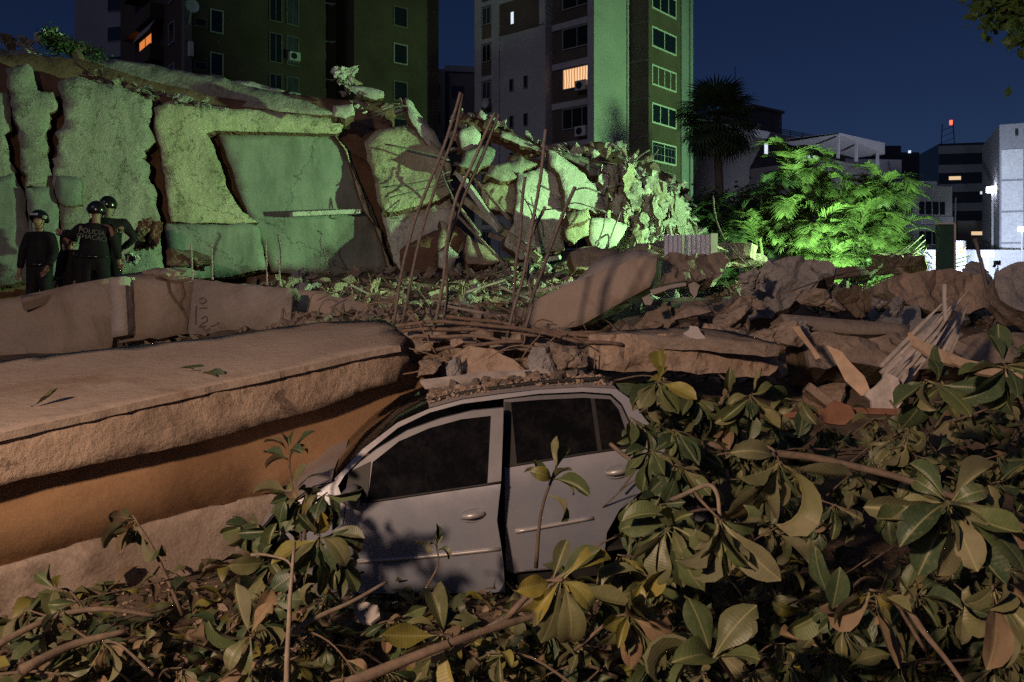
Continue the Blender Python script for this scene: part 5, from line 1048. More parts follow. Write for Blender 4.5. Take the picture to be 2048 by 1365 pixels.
for i in range(n_):
    a, a2 = i * 6.283 / n_, (i + 1) * 6.283 / n_; dd.add([(.15, -.75, 19.3), (.15 + .42 * math.cos(a), -.85, 19.3 + .42 * math.sin(a)), (.15 + .42 * math.cos(a2), -.85, 19.3 + .42 * math.sin(a2))], [(0, 1, 2)])
dd.bar((.15, -.75, 19.3), (.15, -.2, 18.3), .06, .06); lp('satellite_dish', dd, 'ac_white', LT)
dd = MB(); dd.box(.1, .35, -.45, -.1, 16.3, 17.2); lp('wall_lamp', dd, 'ac_white', LT)

# ---- grey building at far left, dim blocks between the towers
GB = thing('grey_block', 'blue-grey apartment block at the far left behind the brown tower', 'building', ((-784 / 1600) * 78, 80, 0), rotz=R(-14))
lp('wall', MB().box(-5.5, 0, 0, 10, 0, 46).box(-7.5, -5.5, 1, 10, 0, 44).box(0, 9, -.6, 10, 0, 46), 'plaster_grey', GB)
for k in range(6): window(GB, 'y', -.002, -2.6, -.9, 17.5 + 3 * k, 19 + 3 * k, fr='plaster_grey', pane='pane_dark', mull=0, fw=.06)
window(GB, 'y', -.602, .8, 3.4, 29.4, 30.1, fr='plaster_grey', pane='pane_dark', mull=0); 
lp('pipe', MB().tube([(6.4, -.75, 10), (6.4, -.75, 46)], .25, 6), 'plaster_white', GB)
DB = thing('dim_block', 'dim stepped apartment block seen in the gap between the two towers', 'building', (P(826, 300, 105).x, 105, 0), rotz=R(8))
lp('wall', MB().box(-10, 4.2, 0, 12, 0, 30.5).box(4.2, 16, .8, 12, 0, 31.0).box(-10, 2.5, .5, 12, 30.5, 33.2).box(-9, 1.2, 1, 12, 33.2, 34.8), 'plaster_dim', DB)
lp('roof_band', MB().box(4.2, 16, .6, .798, 30.4, 31.2), 'plaster_grey', DB)
for k in range(4):
    z = 28.2 - 3.6 * k
    for u0, u1, yc in ((-2, 1.5, -.002), (2.4, 3.6, -.002), (5, 6.8, .798), (8, 10, .798), (11.5, 13.5, .798)):
        window(DB, 'y', yc, u0, u1, z - 1.4, z + .4, fr='plaster_dim', pane='window_warm' if (k == 3 and u0 == 8) else 'pane_dark', mull=1, fw=.08)
# ---- low long building behind the palms
LB = thing('long_building', 'long low mauve building with a roof box behind the bright palms', 'building', P(1500, 570, 72).xy.to_3d(), rotz=math.atan2(.61, .79))
zr_ = P(1505, 247, 72).z
lp('wall', MB().box(-14, 16, 0, 10, 0, zr_ - 1.2), 'plaster_dim', LB)
lp('roof_band', MB().box(-14, 16.2, -.25, 10, zr_ - 1.18, zr_ - .5), 'plaster_mauve', LB)
rl = MB()
for j in range(3): rl.box(-14, 16, -.2, -.14, zr_ - .35 + .16 * j, zr_ - .29 + .16 * j)
for i in range(16): rl.box(-14 + 2 * i, -13.94 + 2 * i, -.2, -.14, zr_ - .5, zr_ + .05)
lp('railing', rl, 'plaster_dim', LB)
lp('roof_box', MB().box(4.6, 9.4, 3, 7, zr_ - .48, zr_ + 2.6).box(4.4, 9.6, 2.8, 7.2, zr_ + 2.6, zr_ + 2.85), 'plaster_dim', LB)
lp('antenna', MB().tube([(3.2, 4, zr_), (3.2, 4, zr_ + 6.5)], .04, 5), 'band_dark', LB)
for u0, z0, pn, wd in ((2.0, zr_ - 2.6, 'window_cool', .7), (8.6, zr_ - 3.0, 'window_cool', 2.4), (8.9, zr_ - 6.0, 'window_cool', 2.0), (4, zr_ - 4.6, 'pane_dark', .6), (5, zr_ - 4.6, 'pane_dark', .6), (12.5, zr_ - 5.4, 'pane_dark', .8), (13.8, zr_ - 5.0, 'pane_grey', 1.5), (9.0, zr_ - 8, 'window_cool', .8)):
    window(LB, 'y', -.002, u0, u0 + wd, z0, z0 + 1.1, fr='plaster_mauve', pane=pn, mull=0 if wd < 1 else 1, fw=.06)
TB = thing('terrace_building', 'mauve building with a canopied roof terrace right of the long building', 'building', P(1655, 570, 66).xy.to_3d(), rotz=math.atan2(.62, .78))
zt = P(1660, 318, 66).z
lp('wall', MB().box(0, 12.5, 0, 10, 0, zt), 'plaster_dim', TB)
lp('canopy', MB().add([(0, -1, zt + 2.0), (7.6, -1, zt + 2.0), (7.6, 4, zt + 2.2), (0, 4, zt + 2.2), (0, -1, zt + 1.9), (7.6, -1, zt + 1.0), (7.6, 4, zt + 1.1), (0, 4, zt + 1.9)], [(0, 1, 2, 3), (7, 6, 5, 4), (0, 4, 5, 1), (1, 5, 6, 2)]), 'plaster_mauve', TB)
for u_ in (.3, 3.2, 6.8): lp('canopy_post', MB().box(u_, u_ + .2, -.8, -.6, zt, zt + 1.9), 'plaster_mauve', TB)
for u_ in (3.0, 7.5, 10): window(TB, 'y', -.002, u_, u_ + 1.2, zt - 4, zt - 2.6, fr='plaster_grey', pane='pane_dark', mull=0)
# ---- right hand group
WB_ = thing('white_block', 'plain bluish white block lit from the street behind the palms', 'building', P(1690, 570, 88).xy.to_3d(), rotz=R(6))
lp('wall', MB().box(0, 6.6, 0, 8, 0, P(1690, 318, 88).z), 'plaster_white', WB_); lp('drainpipe', MB().tube([(5.0, -.15, 8), (5.0, -.15, 15.7)], .12, 5), 'frame_grey', WB_)
KB = thing('dark_block', 'black unlit block with small roof lights behind the white block', 'building', P(1730, 570, 100).xy.to_3d())
zk = P(1730, 305, 100).z
lp('wall', MB().box(0, 6.8, 0, 8, 0, zk).box(2, 5, 1, 6, zk, zk + 1), 'band_dark', KB)
for u_ in (.3, 1.2, 5.4): lp('roof_light', MB().box(u_, u_ + .25, -.2, 0, zk - .1, zk + .2), 'window_cool', KB)
for z in (10.5, 8.2): window(KB, 'y', -.002, 5.4, 6.0, z, z + 1, fr='band_dark', pane='window_warm', mull=0, fw=.05)
OF = thing('office_block', 'dark banded office block with a red beacon mast on its roof', 'building', P(1878, 570, 130).xy.to_3d(), rotz=R(-12))
zo = P(1885, 288, 130).z; lp('wall', MB().box(0, 20, 0, 12, 0, zo), 'band_dark', OF)
for k in range(5): lp('band', MB().box(-.1, 20.1, -.12, -.003, zo - 1.7 - 3.1 * k, zo - .4 - 3.1 * k), 'plaster_grey', OF)
for u0, z0, wd, pn in ((1.4, zo - 6.0, 1.9, 'window_warm'), (6.0, zo - 8.4, 1.2, 'window_cool'), (8, zo - 8.6, 1.6, 'window_cool'), (15, zo - 7.0, 1, 'window_cool'), (11.5, zo - 3.0, .7, 'pane_grey'), (14, zo - 3.0, .7, 'pane_grey')):
    window(OF, 'y', -.003, u0, u0 + wd, z0, z0 + .7, fr='band_dark', pane=pn, mull=0, fw=.06)
ms_ = MB()
for u_ in (.6, 2.6): ms_.bar((u_, 1, zo), (u_ + .2 * (1.6 - u_), 1, zo + 3.4), .12, .12)
for j in range(3): ms_.bar((.7, 1, zo + .3 + j), (2.5, 1, zo + 1.0 + j), .08, .08)
lp('mast', ms_, 'band_dark', OF); lp('beacon', MB().box(1.9, 2.25, .8, 1.1, zo + 3.2, zo + 3.9), 'lamp_red', OF)
BB = thing('balcony_building', 'pale mid-rise with dark balconies and a curved pipe on its right side', 'building', P(1826, 570, 78).xy.to_3d(), rotz=R(10))
zb_ = P(1830, 372, 78).z; lp('wall', MB().box(0, 4.3, 0, 8, 0, zb_).box(.4, 3.8, 1.5, 6, zb_, zb_ + .7), 'plaster_white', BB)
lp('side_wall', MB().add([(4.3, 0, 0), (5.9, 2.2, 0), (5.9, 8, 0), (4.3, 8, 0), (4.3, 0, zb_ - .01), (5.9, 2.2, zb_ - .9), (5.9, 8, zb_ - .9), (4.3, 8, zb_ - .01)], [(0, 1, 5, 4), (1, 2, 6, 5), (4, 5, 6, 7), (2, 3, 7, 6)]), 'plaster_white', BB)
for k in range(4):
    z = zb_ - 2.6 - 2.9 * k
    window(BB, 'y', -.003, .5, 3.6, z - .3, z + 1.2, fr='plaster_white', pane='band_dark', mull=3, fw=.12)
    lp('balcony', MB().box(.2, 3.7, -.9, -.004, z - 1.2, z - .45), 'plaster_grey' if k % 2 else 'plaster_white', BB)
lp('pipe', MB().tube(curve_pts([(4.6, -.1, 2), (4.5, -.1, zb_ - 6), (4.9, .3, zb_ - 2.5), (5.1, .5, zb_ - 1)], 5), .06, 5), 'frame_grey', BB)
PB = thing('panel_building', 'white building of large square panels at the right border', 'building', P(1999, 570, 60).xy.to_3d(), rotz=R(-24))
zp = P(1999, 250, 60).z
lp('wall', MB().box(0, 9, 0, 10, 0, zp), 'plaster_grey', PB)
for k in range(6):
    for i in range(6):
        if zp - 2.2 - 2.35 * k - 2.2 > -1: lp('panel', MB().box(.12 + 1.45 * i, 1.50 + 1.45 * i, -.06, -.002, zp - 1.9 - 2.35 * (k + 1) + .14, zp - 1.9 - 2.35 * k), 'plaster_white', PB)
for i in range(8): lp('vent', MB().box(1.0 + .55 * i, 1.2 + .55 * i, -.05, -.002, zp - .9, zp - .4), 'band_dark', PB)
FB_ = thing('far_shops', 'low shop front with warm lights between balcony building and panel building', 'building', P(1935, 570, 84).xy.to_3d())
lp('wall', MB().box(-1, 7, 0, 6, 0, P(1940, 442, 84).z), 'plaster_dim', FB_)
for u0, z0, wd, hh, pn in ((.3, 7.2, 2.6, .5, 'window_warm'), (.8, 5.0, 1.6, .6, 'window_cool'), (.2, 3.0, 2.2, 1.2, 'window_warm')): window(FB_, 'y', -.003, u0, u0 + wd, z0, z0 + hh, fr='plaster_dim', pane=pn, mull=1, fw=.06)
# street wall with hoarding
SWL = thing('street_wall', 'pale street wall glaring in the floodlight behind the heap', 'wall', P(1830, 570, 58).xy.to_3d())
lp('wall', MB().box(-.5, 12, 0, .3, 0, P(1830, 500, 58).z), 'plaster_white', SWL)
HD = thing('hoarding', 'white advertising hoarding with small orange lettering by the street wall', 'hoarding', P(1905, 570, 56).xy.to_3d())
lp('board', MB().box(0, .95, 0, .12, 0, P(1905, 482, 56).z), 'plaster_white', HD)
plain('orange_print', (0.75, 0.22, 0.05), 0.7, 0, 0.05)
for zz, s_ in ((P(0, 497, 56).z, 0), (P(0, 505, 56).z, 1)):
    for i in range(4): lp('letter', MB().box(.1 + .2 * i, .22 + .2 * i, -.01, -.002, zz - .1, zz + .06 * (1 + (i + s_) % 2)), 'orange_print', HD)
# ---- lamps
def street_lamp(label, base, h, head, mat, r=.06, hs=.35):
    o = thing('street_lamp', label, 'street lamp', base); p = Vector(base)
    part('pole', MB().tube([p, p + Vector((0, 0, h))], [r * 1.3, r], 8).me('pole', M['frame_grey']), o)
    b_ = MB(); c = p + Vector((0, 0, h)); b_.box(c.x - hs / 2, c.x + hs / 2, c.y - hs / 2, c.y + hs / 2, c.z, c.z + hs * .7); part('lamp_head', b_.me('lamp_head', M[mat]), o)
    return o
street_lamp('tall street lamp with glaring white head left of the panel building', (P(1985, 570, 62).x, 62, 0), P(1985, 385, 62).z, 0, 'lamp_white', .08, .6)
street_lamp('bright lamp at the right border in front of the panel building', (P(2044, 570, 55).x, 55, 0), P(2044, 462, 55).z, 0, 'lamp_white', .05, .36)
street_lamp('low glaring work lamp in front of the street wall', (P(1975, 570, 52).x, 52, 0), P(1975, 514, 52).z, 0, 'lamp_white', .05, .5)
def assumed_flood(label, pos, target, mat, h):  # floodlights assumed from the light they throw
    pos = Vector(pos); d = (Vector(target) - pos).normalized(); base = Vector((pos.x, pos.y, max(0, tz(pos.x, pos.y)) if pos.y < 31 else 0)); o = thing('floodlight', label, 'floodlight', base)
    back = pos - d * .22; x = d.cross(Vector((0, 0, 1))).normalized(); u_ = x.cross(d)
    V = []
    for dd_, s in ((0, .12), (.14, .2)):
        q = back + d * dd_; V += [q - x * s - u_ * s * .7, q + x * s - u_ * s * .7, q + x * s + u_ * s * .7, q - x * s + u_ * s * .7]
    part('housing', mesh('housing', V, [(0, 1, 2, 3), (0, 4, 5, 1), (1, 5, 6, 2), (2, 6, 7, 3), (3, 7, 4, 0)], M['dark_trim']), o)
    q = back + d * .13; part('lens', mesh('lens', [q - x * .18 - u_ * .12, q + x * .18 - u_ * .12, q + x * .18 + u_ * .12, q - x * .18 + u_ * .12], [(0, 1, 2, 3)], M[mat]), o)
    for a in (0, 2.1, 4.2): part('leg', MB().tube([back - Vector((0, 0, .12)), base + Vector((math.cos(a) * .35, math.sin(a) * .35, 0))], .018, 6).me('leg', M['dark_trim']), o)
    return o
assumed_flood('assumed bright work floodlight on a tripod, out of view at the right border', LAMP_G1, T_G1, 'lamp_white', 1)
assumed_flood('assumed work floodlight on a tripod under the bright palms', LAMP_G3, T_G3, 'lamp_green', 1)
assumed_flood('assumed floodlight by the street aimed at the apartment tower', LAMP_G2, T_G2, 'lamp_green', 1)
assumed_flood('assumed white floodlight in front of the street wall', LAMP_W, T_W, 'lamp_white', 1)
assumed_lamp = thing('street_lamp', 'assumed sodium street lamp on a curved arm beside the viewpoint, out of view', 'street lamp', (-3.4, -4.0, 0))  # assumed lamp, added out of view to light the foreground warmly
part('pole', MB().tube(curve_pts([(-3.4, -4.0, 0), (-3.4, -4.0, 3.0), (-3.4, -3.8, 4.3), (-3.4, -3.0, 4.75), (-3.4, -2.3, 4.65)], 5), .06, 8).me('pole', M['frame_grey'], True), assumed_lamp)
part('lamp_head', MB().box(-3.56, -3.24, -2.5, -1.8, 4.50, 4.68).me('lamp_head', M['frame_grey']), assumed_lamp)
# ---------------------------------------------------------------- leaves of the fallen tree
def leaf_mat(name, c, c2, rough=0.45):
    m, t, b = nodes(name); co = t.nodes.new('ShaderNodeTexCoord').outputs['Object']; oi = t.nodes.new('ShaderNodeObjectInfo')
    sx = t.nodes.new('ShaderNodeSeparateXYZ'); t.links.new(co, sx.inputs[0]); ab = t.nodes.new('ShaderNodeMath'); ab.operation = 'ABSOLUTE'; t.links.new(sx.outputs['X'], ab.inputs[0])
    n = tex(t, 'ShaderNodeTexNoise', 5, co, Detail=7, Roughness=0.7); col = ramp(t, n.outputs['Fac'], [(0.32, c), (0.68, c2)])
    col = mixc(t, 0.7, col, ramp(t, oi.outputs['Random'], [(0, (0.55, 0.6, 0.55)), (0.5, (1, 1, 1)), (1, (1.35, 1.2, 1.1))]), 'MULTIPLY')
    n2 = tex(t, 'ShaderNodeTexNoise', 14, co, Detail=5, Roughness=0.75)
    col = mixc(t, ramp(t, n2.outputs['Fac'], [(0.52, (0,) * 3), (0.70, (0.5,) * 3)]), col, (0.18, 0.15, 0.10))     # dust and brown spots
    vn = t.nodes.new('ShaderNodeTexWave'); vn.inputs['Scale'].default_value = 6.5; vn.inputs['Distortion'].default_value = 2.0; vn.bands_direction = 'Y'; t.links.new(co, vn.inputs['Vector'])
    col = mixc(t, ramp(t, ab.outputs[0], [(0.006, (0.55,) * 3), (0.014, (0,) * 3)]), col, (0.30, 0.28, 0.14))
    t.links.new(col, b.inputs['Base Color']); b.inputs['Roughness'].default_value = rough; b.inputs['Specular IOR Level'].default_value = 0.35
    bu = t.nodes.new('ShaderNodeBump'); bu.inputs['Strength'].default_value = 0.10; bu.inputs['Distance'].default_value = 0.004; t.links.new(vn.outputs['Fac'], bu.inputs['Height']); t.links.new(bu.outputs[0], b.inputs['Normal'])
leaf_mat('leaf_deep', (0.034, 0.062, 0.030), (0.060, 0.092, 0.045)); leaf_mat('leaf_mid', (0.060, 0.092, 0.035), (0.095, 0.122, 0.052)); leaf_mat('leaf_olive', (0.100, 0.115, 0.052), (0.145, 0.150, 0.072))
leaf_mat('leaf_yellow', (0.17, 0.165, 0.035), (0.24, 0.215, 0.055)); leaf_mat('leaf_under', (0.115, 0.120, 0.062), (0.160, 0.155, 0.088), 0.7); leaf_mat('leaf_dry', (0.16, 0.11, 0.065), (0.22, 0.16, 0.10), 0.8)
plain('bark', (0.155, 0.115, 0.085), 0.9, 0, 0.4, 14, bump=0.8); plain('bark_pale', (0.24, 0.195, 0.15), 0.9, 0, 0.3, 14, bump=0.6)
def leaf_mesh(name, seed, top, under, n=9, m=6, droop=.5, fold=.25, wid=.4, curl=.0):
    rnd = random.Random(seed); V = []; F = []; mi = []
    def wprof(t_): return wid * .5 * max(0, math.sin(math.pi * min(1, t_ ** 1.45))) ** .72 * (.2 + .8 * min(1, t_ / .5)) * 1.08
    tw = rnd.uniform(-.5, .5); ph = rnd.uniform(0, 6); bite = rnd.uniform(.3, .9) if rnd.random() < .35 else None
    P0 = []
    y, z, ang = 0.0, 0.0, rnd.uniform(.05, .3)
    for i in range(n + 1):
        t_ = i / n; P0.append((y, z, ang)); ang -= droop / n * (1 + t_); y += math.cos(ang) / n; z += math.sin(ang) / n
    for i in range(n + 1):
        t_ = i / n; y, z, a = P0[i]; hw = max(.004, wprof(t_)) if 0 < i < n else .006
        for j in range(m + 1):
            s = 2 * j / m - 1; ww = hw * (1 if not bite or s < 0 or abs(t_ - bite) > .09 else .62)
            x = s * ww; up = abs(s) * ww * fold * 2 + curl * s * s * ww + .018 * math.sin(t_ * 13 + ph + s * 2) * abs(s)
            r = tw * t_ * .6; x2 = x * math.cos(r) - up * math.sin(r); u2 = x * math.sin(r) + up * math.cos(r)
            V.append(Vector((x2, y - math.sin(a) * u2, z + math.cos(a) * u2)))
    k = m + 1; nv = len(V); V += [v + Vector((0, 0, -.004)) for v in V]
    for i in range(n):
        for j in range(m):
            a = i * k + j; F.append((a, a + 1, a + k + 1, a + k)); mi.append(0); F.append((a + nv, a + k + nv, a + k + 1 + nv, a + 1 + nv)); mi.append(1)
    me = mesh(name, V, F, [M[top], M[under]], True, mi); return me
LEAVES = {}
for key, (tp, un) in {'deep': ('leaf_deep', 'leaf_under'), 'mid': ('leaf_mid', 'leaf_under'), 'olive': ('leaf_olive', 'leaf_under'), 'yellow': ('leaf_yellow', 'leaf_olive'), 'under': ('leaf_under', 'leaf_olive'), 'dry': ('leaf_dry', 'leaf_dry')}.items():
    LEAVES[key] = [leaf_mesh('leaf_' + key, 10 * i + len(key), tp, un, droop=d, fold=f_, wid=w_, curl=c_) for i, (d, f_, w_, c_) in enumerate([(.45, .18, .40, 0), (1.0, .28, .34, .1), (.2, .4, .36, .1), (1.5, .2, .40, -.25), (.8, .6, .30, .3), (-.35, .3, .36, .1), (1.9, .45, .34, .2), (.6, .15, .46, -.3)])]
def place_leaf(parent, key, base, d, up, L, rnd, roll=1.0):
    d = d.normalized(); x = d.cross(up)
    if x.length < 1e-3: x = d.orthogonal()
    x.normalize(); n_ = x.cross(d)
    mt = Matrix((x, d, n_)).transposed().to_4x4(); mt = Matrix.Translation(base) @ mt @ Matrix.Rotation(rnd.gauss(0, .6) * roll, 4, 'Y') @ Matrix.Rotation(rnd.gauss(0, .15) * roll, 4, 'X') @ Matrix.Scale(L, 4)
    o = bpy.data.objects.new('leaf', rnd.choice(LEAVES[key])); COL.objects.link(o)
    if parent is not None: o.parent = parent; o.matrix_parent_inverse = Matrix.Translation(-parent.location)
    o.matrix_basis = mt; return o
def cluster(px, py, Y, n_, L, axis, label, keys='deep deep mid olive under', anchor=None, seed=1, pol=(50, 110), group=None, sag=.35, stem_r=.006, mat='bark', side_twigs=0):
    """rosette of leaves at the end of a twig; axis = direction the twig tip points to"""
    rnd = random.Random(seed); b_ = P(px, py, Y); ax = Vector(axis).normalized(); keys = keys.split()
    if anchor is None: an = b_ - ax * rnd.uniform(.3, .5) + Vector((rnd.uniform(-.1, .1), rnd.uniform(.05, .25), -.15))
    else: an = P(*anchor)
    an.z = max(an.z, .02)
    root = thing('leafy_branch', label, 'branch', an, group)
    mid = an.lerp(b_, .55) + Vector((rnd.uniform(-.05, .05), rnd.uniform(-.05, .05), rnd.uniform(0, .06)))
    pts = curve_pts([an, mid, b_], 4); rs_ = [stem_r * (1.5 - .8 * i / (len(pts) - 1)) for i in range(len(pts))]
    part('stem', MB().tube(pts, rs_, 6).me('stem', M[mat], True), root)
    o1 = ax.orthogonal().normalized(); o2 = ax.cross(o1)
    for i in range(n_):
        a = i * 2.399 + rnd.uniform(-.4, .4); th = R(rnd.uniform(*pol)) * (0.55 + .45 * (i + 1) / n_)
        d = ax * math.cos(th) + (o1 * math.cos(a) + o2 * math.sin(a)) * math.sin(th); d.z -= sag * rnd.uniform(.8, 1.9); d.normalize()
        base = b_.lerp(mid, rnd.random() ** 1.6 * .55) + d * .012
        up = ax + Vector((0, 0, .35)) + Vector((rnd.uniform(-.2, .2), rnd.uniform(-.2, .2), 0))
        place_leaf(root, rnd.choice(keys), base, d, up, L * rnd.uniform(.5, 1.1), rnd)
    return root
# --- the clusters that stand out in the photo
G = 'deep mid olive under'
cluster(1895, 1005, 2.75, 34, .27, (-.1, -.75, .25), 'largest leaf rosette of the fallen tree, long drooping leaves fanned out at the right', 'under under olive mid deep deep', (1980, 1120, 3.0), 1, (60, 105), sag=.5, stem_r=.012)
cluster(1560, 930, 3.2, 9, .34, (.2, -.6, .1), 'hanging spray of four pale leaves above the black gap in the leaf heap', 'under under deep olive', (1500, 880, 3.5), 2, (60, 120), sag=.9)
cluster(1440, 1040, 3.1, 16, .27, (.1, -.4, -.7), 'drooping bunch at the end of the grey arching branch', 'olive under mid olive', (1390, 985, 3.3), 3, (25, 70), sag=.4)
cluster(1108, 945, 4.1, 9, .22, (.25, -.2, .8), 'single twig standing up in front of the rear door with bright green tip leaves', 'mid olive yellow', (1072, 1135, 4.2), 4, (25, 95), sag=.05, stem_r=.008)
cluster(1125, 1160, 3.5, 13, .30, (.5, -.5, .3), 'bright yellow-green spray below the rear door of the car', 'olive yellow mid yellow', (1010, 1240, 3.7), 5, (30, 100), sag=.35, stem_r=.011)
cluster(640, 1070, 4.1, 14, .27, (.2, -.6, .3), 'leaf bunch with one yellow leaf covering the car front below the mirror', 'deep mid olive yellow', (585, 1180, 4.0), 6, (40, 115), sag=.4)
cluster(588, 985, 4.5, 13, .25, (-.2, -.4, .6), 'dark upright bunch against the orange wall left of the mirror', 'deep mid deep olive dry', (600, 1120, 4.6), 7, (40, 115), sag=.25)
cluster(580, 905, 4.7, 7, .19, (-.1, -.1, .9), 'small dark tip standing highest before the orange wall', 'deep dry deep', (590, 1000, 4.7), 8, (30, 100), sag=.2)
cluster(540, 1120, 4.2, 13, .24, (-.3, -.6, .1), 'dark bunch on the ground at the foot of the orange wall', 'deep mid olive', (600, 1190, 4.1), 9, (40, 115), sag=.3)
cluster(265, 1030, 4.3, 11, .23, (-.7, -.3, -.1), 'isolated twig bending left before the orange wall with drooping olive leaves', 'olive olive mid dry', (365, 1230, 4.2), 10, (30, 100), sag=.35, stem_r=.007)
cluster(110, 1180, 3.9, 8, .24, (-.4, -.5, .5), 'low olive bunch at the lower left beside the plinth', 'olive mid yellow', (180, 1240, 3.9), 11, (40, 110), sag=.3)
cluster(1310, 765, 4.9, 14, .28, (-.1, -.7, .4), 'top bunch hanging over the rear corner of the car roof', 'mid olive yellow deep', (1400, 800, 5.0), 12, (50, 115), sag=.5)
cluster(1500, 790, 4.6, 13, .26, (-.2, -.7, .3), 'bunch with pale leaf tips in front of the broken beam end', 'under deep olive mid', (1560, 850, 4.8), 13, (50, 115), sag=.6)
cluster(1605, 800, 4.6, 9, .22, (.1, -.5, .2), 'small bunch with two pale hanging leaves beside the red tile', 'under olive deep', (1560, 850, 4.8), 14, (40, 115), sag=.7)
cluster(1850, 760, 4.2, 16, .27, (-.3, -.6, .4), 'dark green bunch in front of the splintered planks', 'deep deep mid olive', (1950, 850, 4.4), 15, (50, 115), sag=.4)
cluster(2010, 730, 3.9, 15, .28, (-.1, -.6, .4), 'dark green bunch at the right border below the grey-green slab', 'deep deep mid', (2060, 860, 4.1), 16, (45, 115), sag=.3)
cluster(1740, 1180, 2.9, 8, .26, (-.1, -.7, .2), 'bunch with one big bright yellow leaf below the large rosette', 'yellow yellow olive dry', (1850, 1300, 3.0), 17, (40, 120), sag=.7)
cluster(1985, 1180, 2.8, 11, .26, (.2, -.6, -.1), 'brownish drooping bunch at the right border below the large rosette', 'dry under olive', (2060, 1100, 3.0), 18, (40, 110), sag=.7)
cluster(1330, 1060, 3.4, 16, .27, (-.2, -.7, .2), 'broad green bunch right of the rear door with rounded leaves', 'mid mid olive deep', (1440, 1020, 3.6), 19, (45, 115), sag=.45)
cluster(1260, 1230, 3.3, 13, .29, (.2, -.6, .2), 'yellow-olive bunch near the bottom between car and black gap', 'yellow olive dry olive', (1150, 1300, 3.5), 20, (40, 115), sag=.4)
cluster(880, 1270, 3.6, 9, .28, (-.3, -.5, .5), 'low bright spray in front of the front door bottom', 'olive mid yellow', (960, 1330, 3.6), 21, (40, 110), sag=.2)
cluster(870, 1080, 4.45, 5, .17, (-.2, -.2, .8), 'tiny twig with four leaves in front of the front door handle', 'deep olive', (850, 1180, 4.4), 22, (30, 100), sag=.1, stem_r=.005)
cluster(1660, 1230, 3.0, 9, .22, (-.5, -.4, .4), 'dark twig bunch inside the black gap of the heap', 'deep deep mid', (1760, 1160, 3.4), 23, (40, 110), sag=.2)
cluster(500, 1270, 3.4, 9, .22, (.2, -.4, .7), 'small upright olive bunch on the litter at lower left', 'olive mid dry', (520, 1340, 3.5), 24, (35, 100), sag=.15)
cluster(1420, 1330, 2.9, 7, .26, (-.1, -.4, .8), 'pale green bunch at the bottom edge right of centre', 'olive mid under', (1470, 1365, 3.1), 25, (30, 100), sag=.1)
cluster(500, 1040, 4.45, 14, .22, (-.4, -.5, .3), 'dark bunch between the orange wall and the car front', 'deep mid olive', (560, 1150, 4.4), 26, (40, 120), sag=.5)
cluster(560, 1060, 4.3, 14, .22, (-.2, -.6, .3), 'dense bunch right in front of the crushed car front', 'deep deep mid olive', (580, 1170, 4.2), 27, (40, 120), sag=.6)
cluster(680, 1110, 4.2, 12, .20, (.3, -.5, .1), 'bunch hanging over the lower front corner of the front door', 'deep mid olive dry', (620, 1190, 4.2), 28, (40, 120), sag=.6)
cluster(610, 1000, 4.35, 12, .22, (0, -.6, .5), 'bunch left of the door mirror', 'deep mid olive', (600, 1100, 4.3), 29, (40, 120), sag=.5)
cluster(520, 1190, 4.0, 12, .20, (-.1, -.5, .4), 'low bunch under the car front', 'deep mid dry', (560, 1240, 4.0), 30, (40, 120), sag=.5)
cluster(655, 985, 4.3, 12, .20, (.1, -.7, .4), 'bunch pressed against the mirror and the torn front wing', 'deep mid olive yellow', (610, 1080, 4.2), 31, (40, 120), sag=.5)
for i, (px, py, Y, L_, ks, lab) in enumerate([(1265, 1000, 3.9, .22, 'mid olive deep', 'green bunch just below the rear door handle'), (1300, 900, 4.3, .22, 'deep mid olive', 'bunch covering the rear corner of the car above the handle branch'), (1235, 1110, 3.8, .22, 'mid olive yellow', 'bunch hanging over the rear sill of the car'), (1345, 860, 4.6, .23, 'deep deep mid', 'dark bunch behind the quarter window'),
        (1290, 1150, 3.6, .24, 'olive mid under', 'olive bunch in front of the rear wheel'), (1350, 930, 4.2, .23, 'deep mid olive', 'bunch beside the tail of the car'), (1215, 1180, 3.7, .2, 'mid olive deep', 'small bunch under the rear door edge'), (1320, 1010, 3.8, .22, 'deep mid deep', 'dark bunch over the rear wheel arch'), (1380, 790, 4.8, .24, 'mid deep olive', 'bunch lying on the broken beam above the car tail'), (1260, 835, 4.6, .2, 'deep mid', 'sparse sprig over the quarter window')]):
    cluster(px, py, Y, 15, L_, (-.2 + .05 * i, -.6, .15), lab, ks, (px + 90, py + 70, Y + .25), 60 + i, (35, 125), sag=.8)
# --- filling of the heap (not told apart singly)
rf = random.Random(90)
def heapY(py): return lerp_tab([(720, 5.6), (820, 5.2), (1000, 4.2), (1180, 3.75), (1365, 3.35)], py)
LM = [(1310, 800, 'behind the car rear corner'), (1480, 830, 'below the broken beam end'), (1680, 860, 'around the red tile'), (1850, 850, 'before the splintered planks'), (2000, 860, 'at the right border above the rosette'), (1330, 950, 'beside the rear door handle'), (1520, 960, 'beside the hanging pale spray'), (1720, 980, 'left of the largest rosette'), (2000, 1000, 'right of the largest rosette'), (1300, 1130, 'below the rear wheel'), (1480, 1160, 'around the drooping bunch'), (1660, 1210, 'in the black gap'), (1850, 1230, 'below the largest rosette'), (2010, 1290, 'in the lower right corner'), (1400, 1310, 'at the bottom right of centre'), (1600, 1330, 'at the bottom below the black gap'),
      (60, 1280, 'in the lower left corner'), (250, 1280, 'behind the arching bare branch'), (420, 1220, 'at the foot of the plinth'), (420, 1340, 'at the bottom left edge'), (620, 1290, 'beside the thin straight stem'), (780, 1280, 'below the front door'), (950, 1290, 'before the thick lying branch'), (1120, 1270, 'below the rear door'), (1120, 1345, 'at the bottom centre edge')]
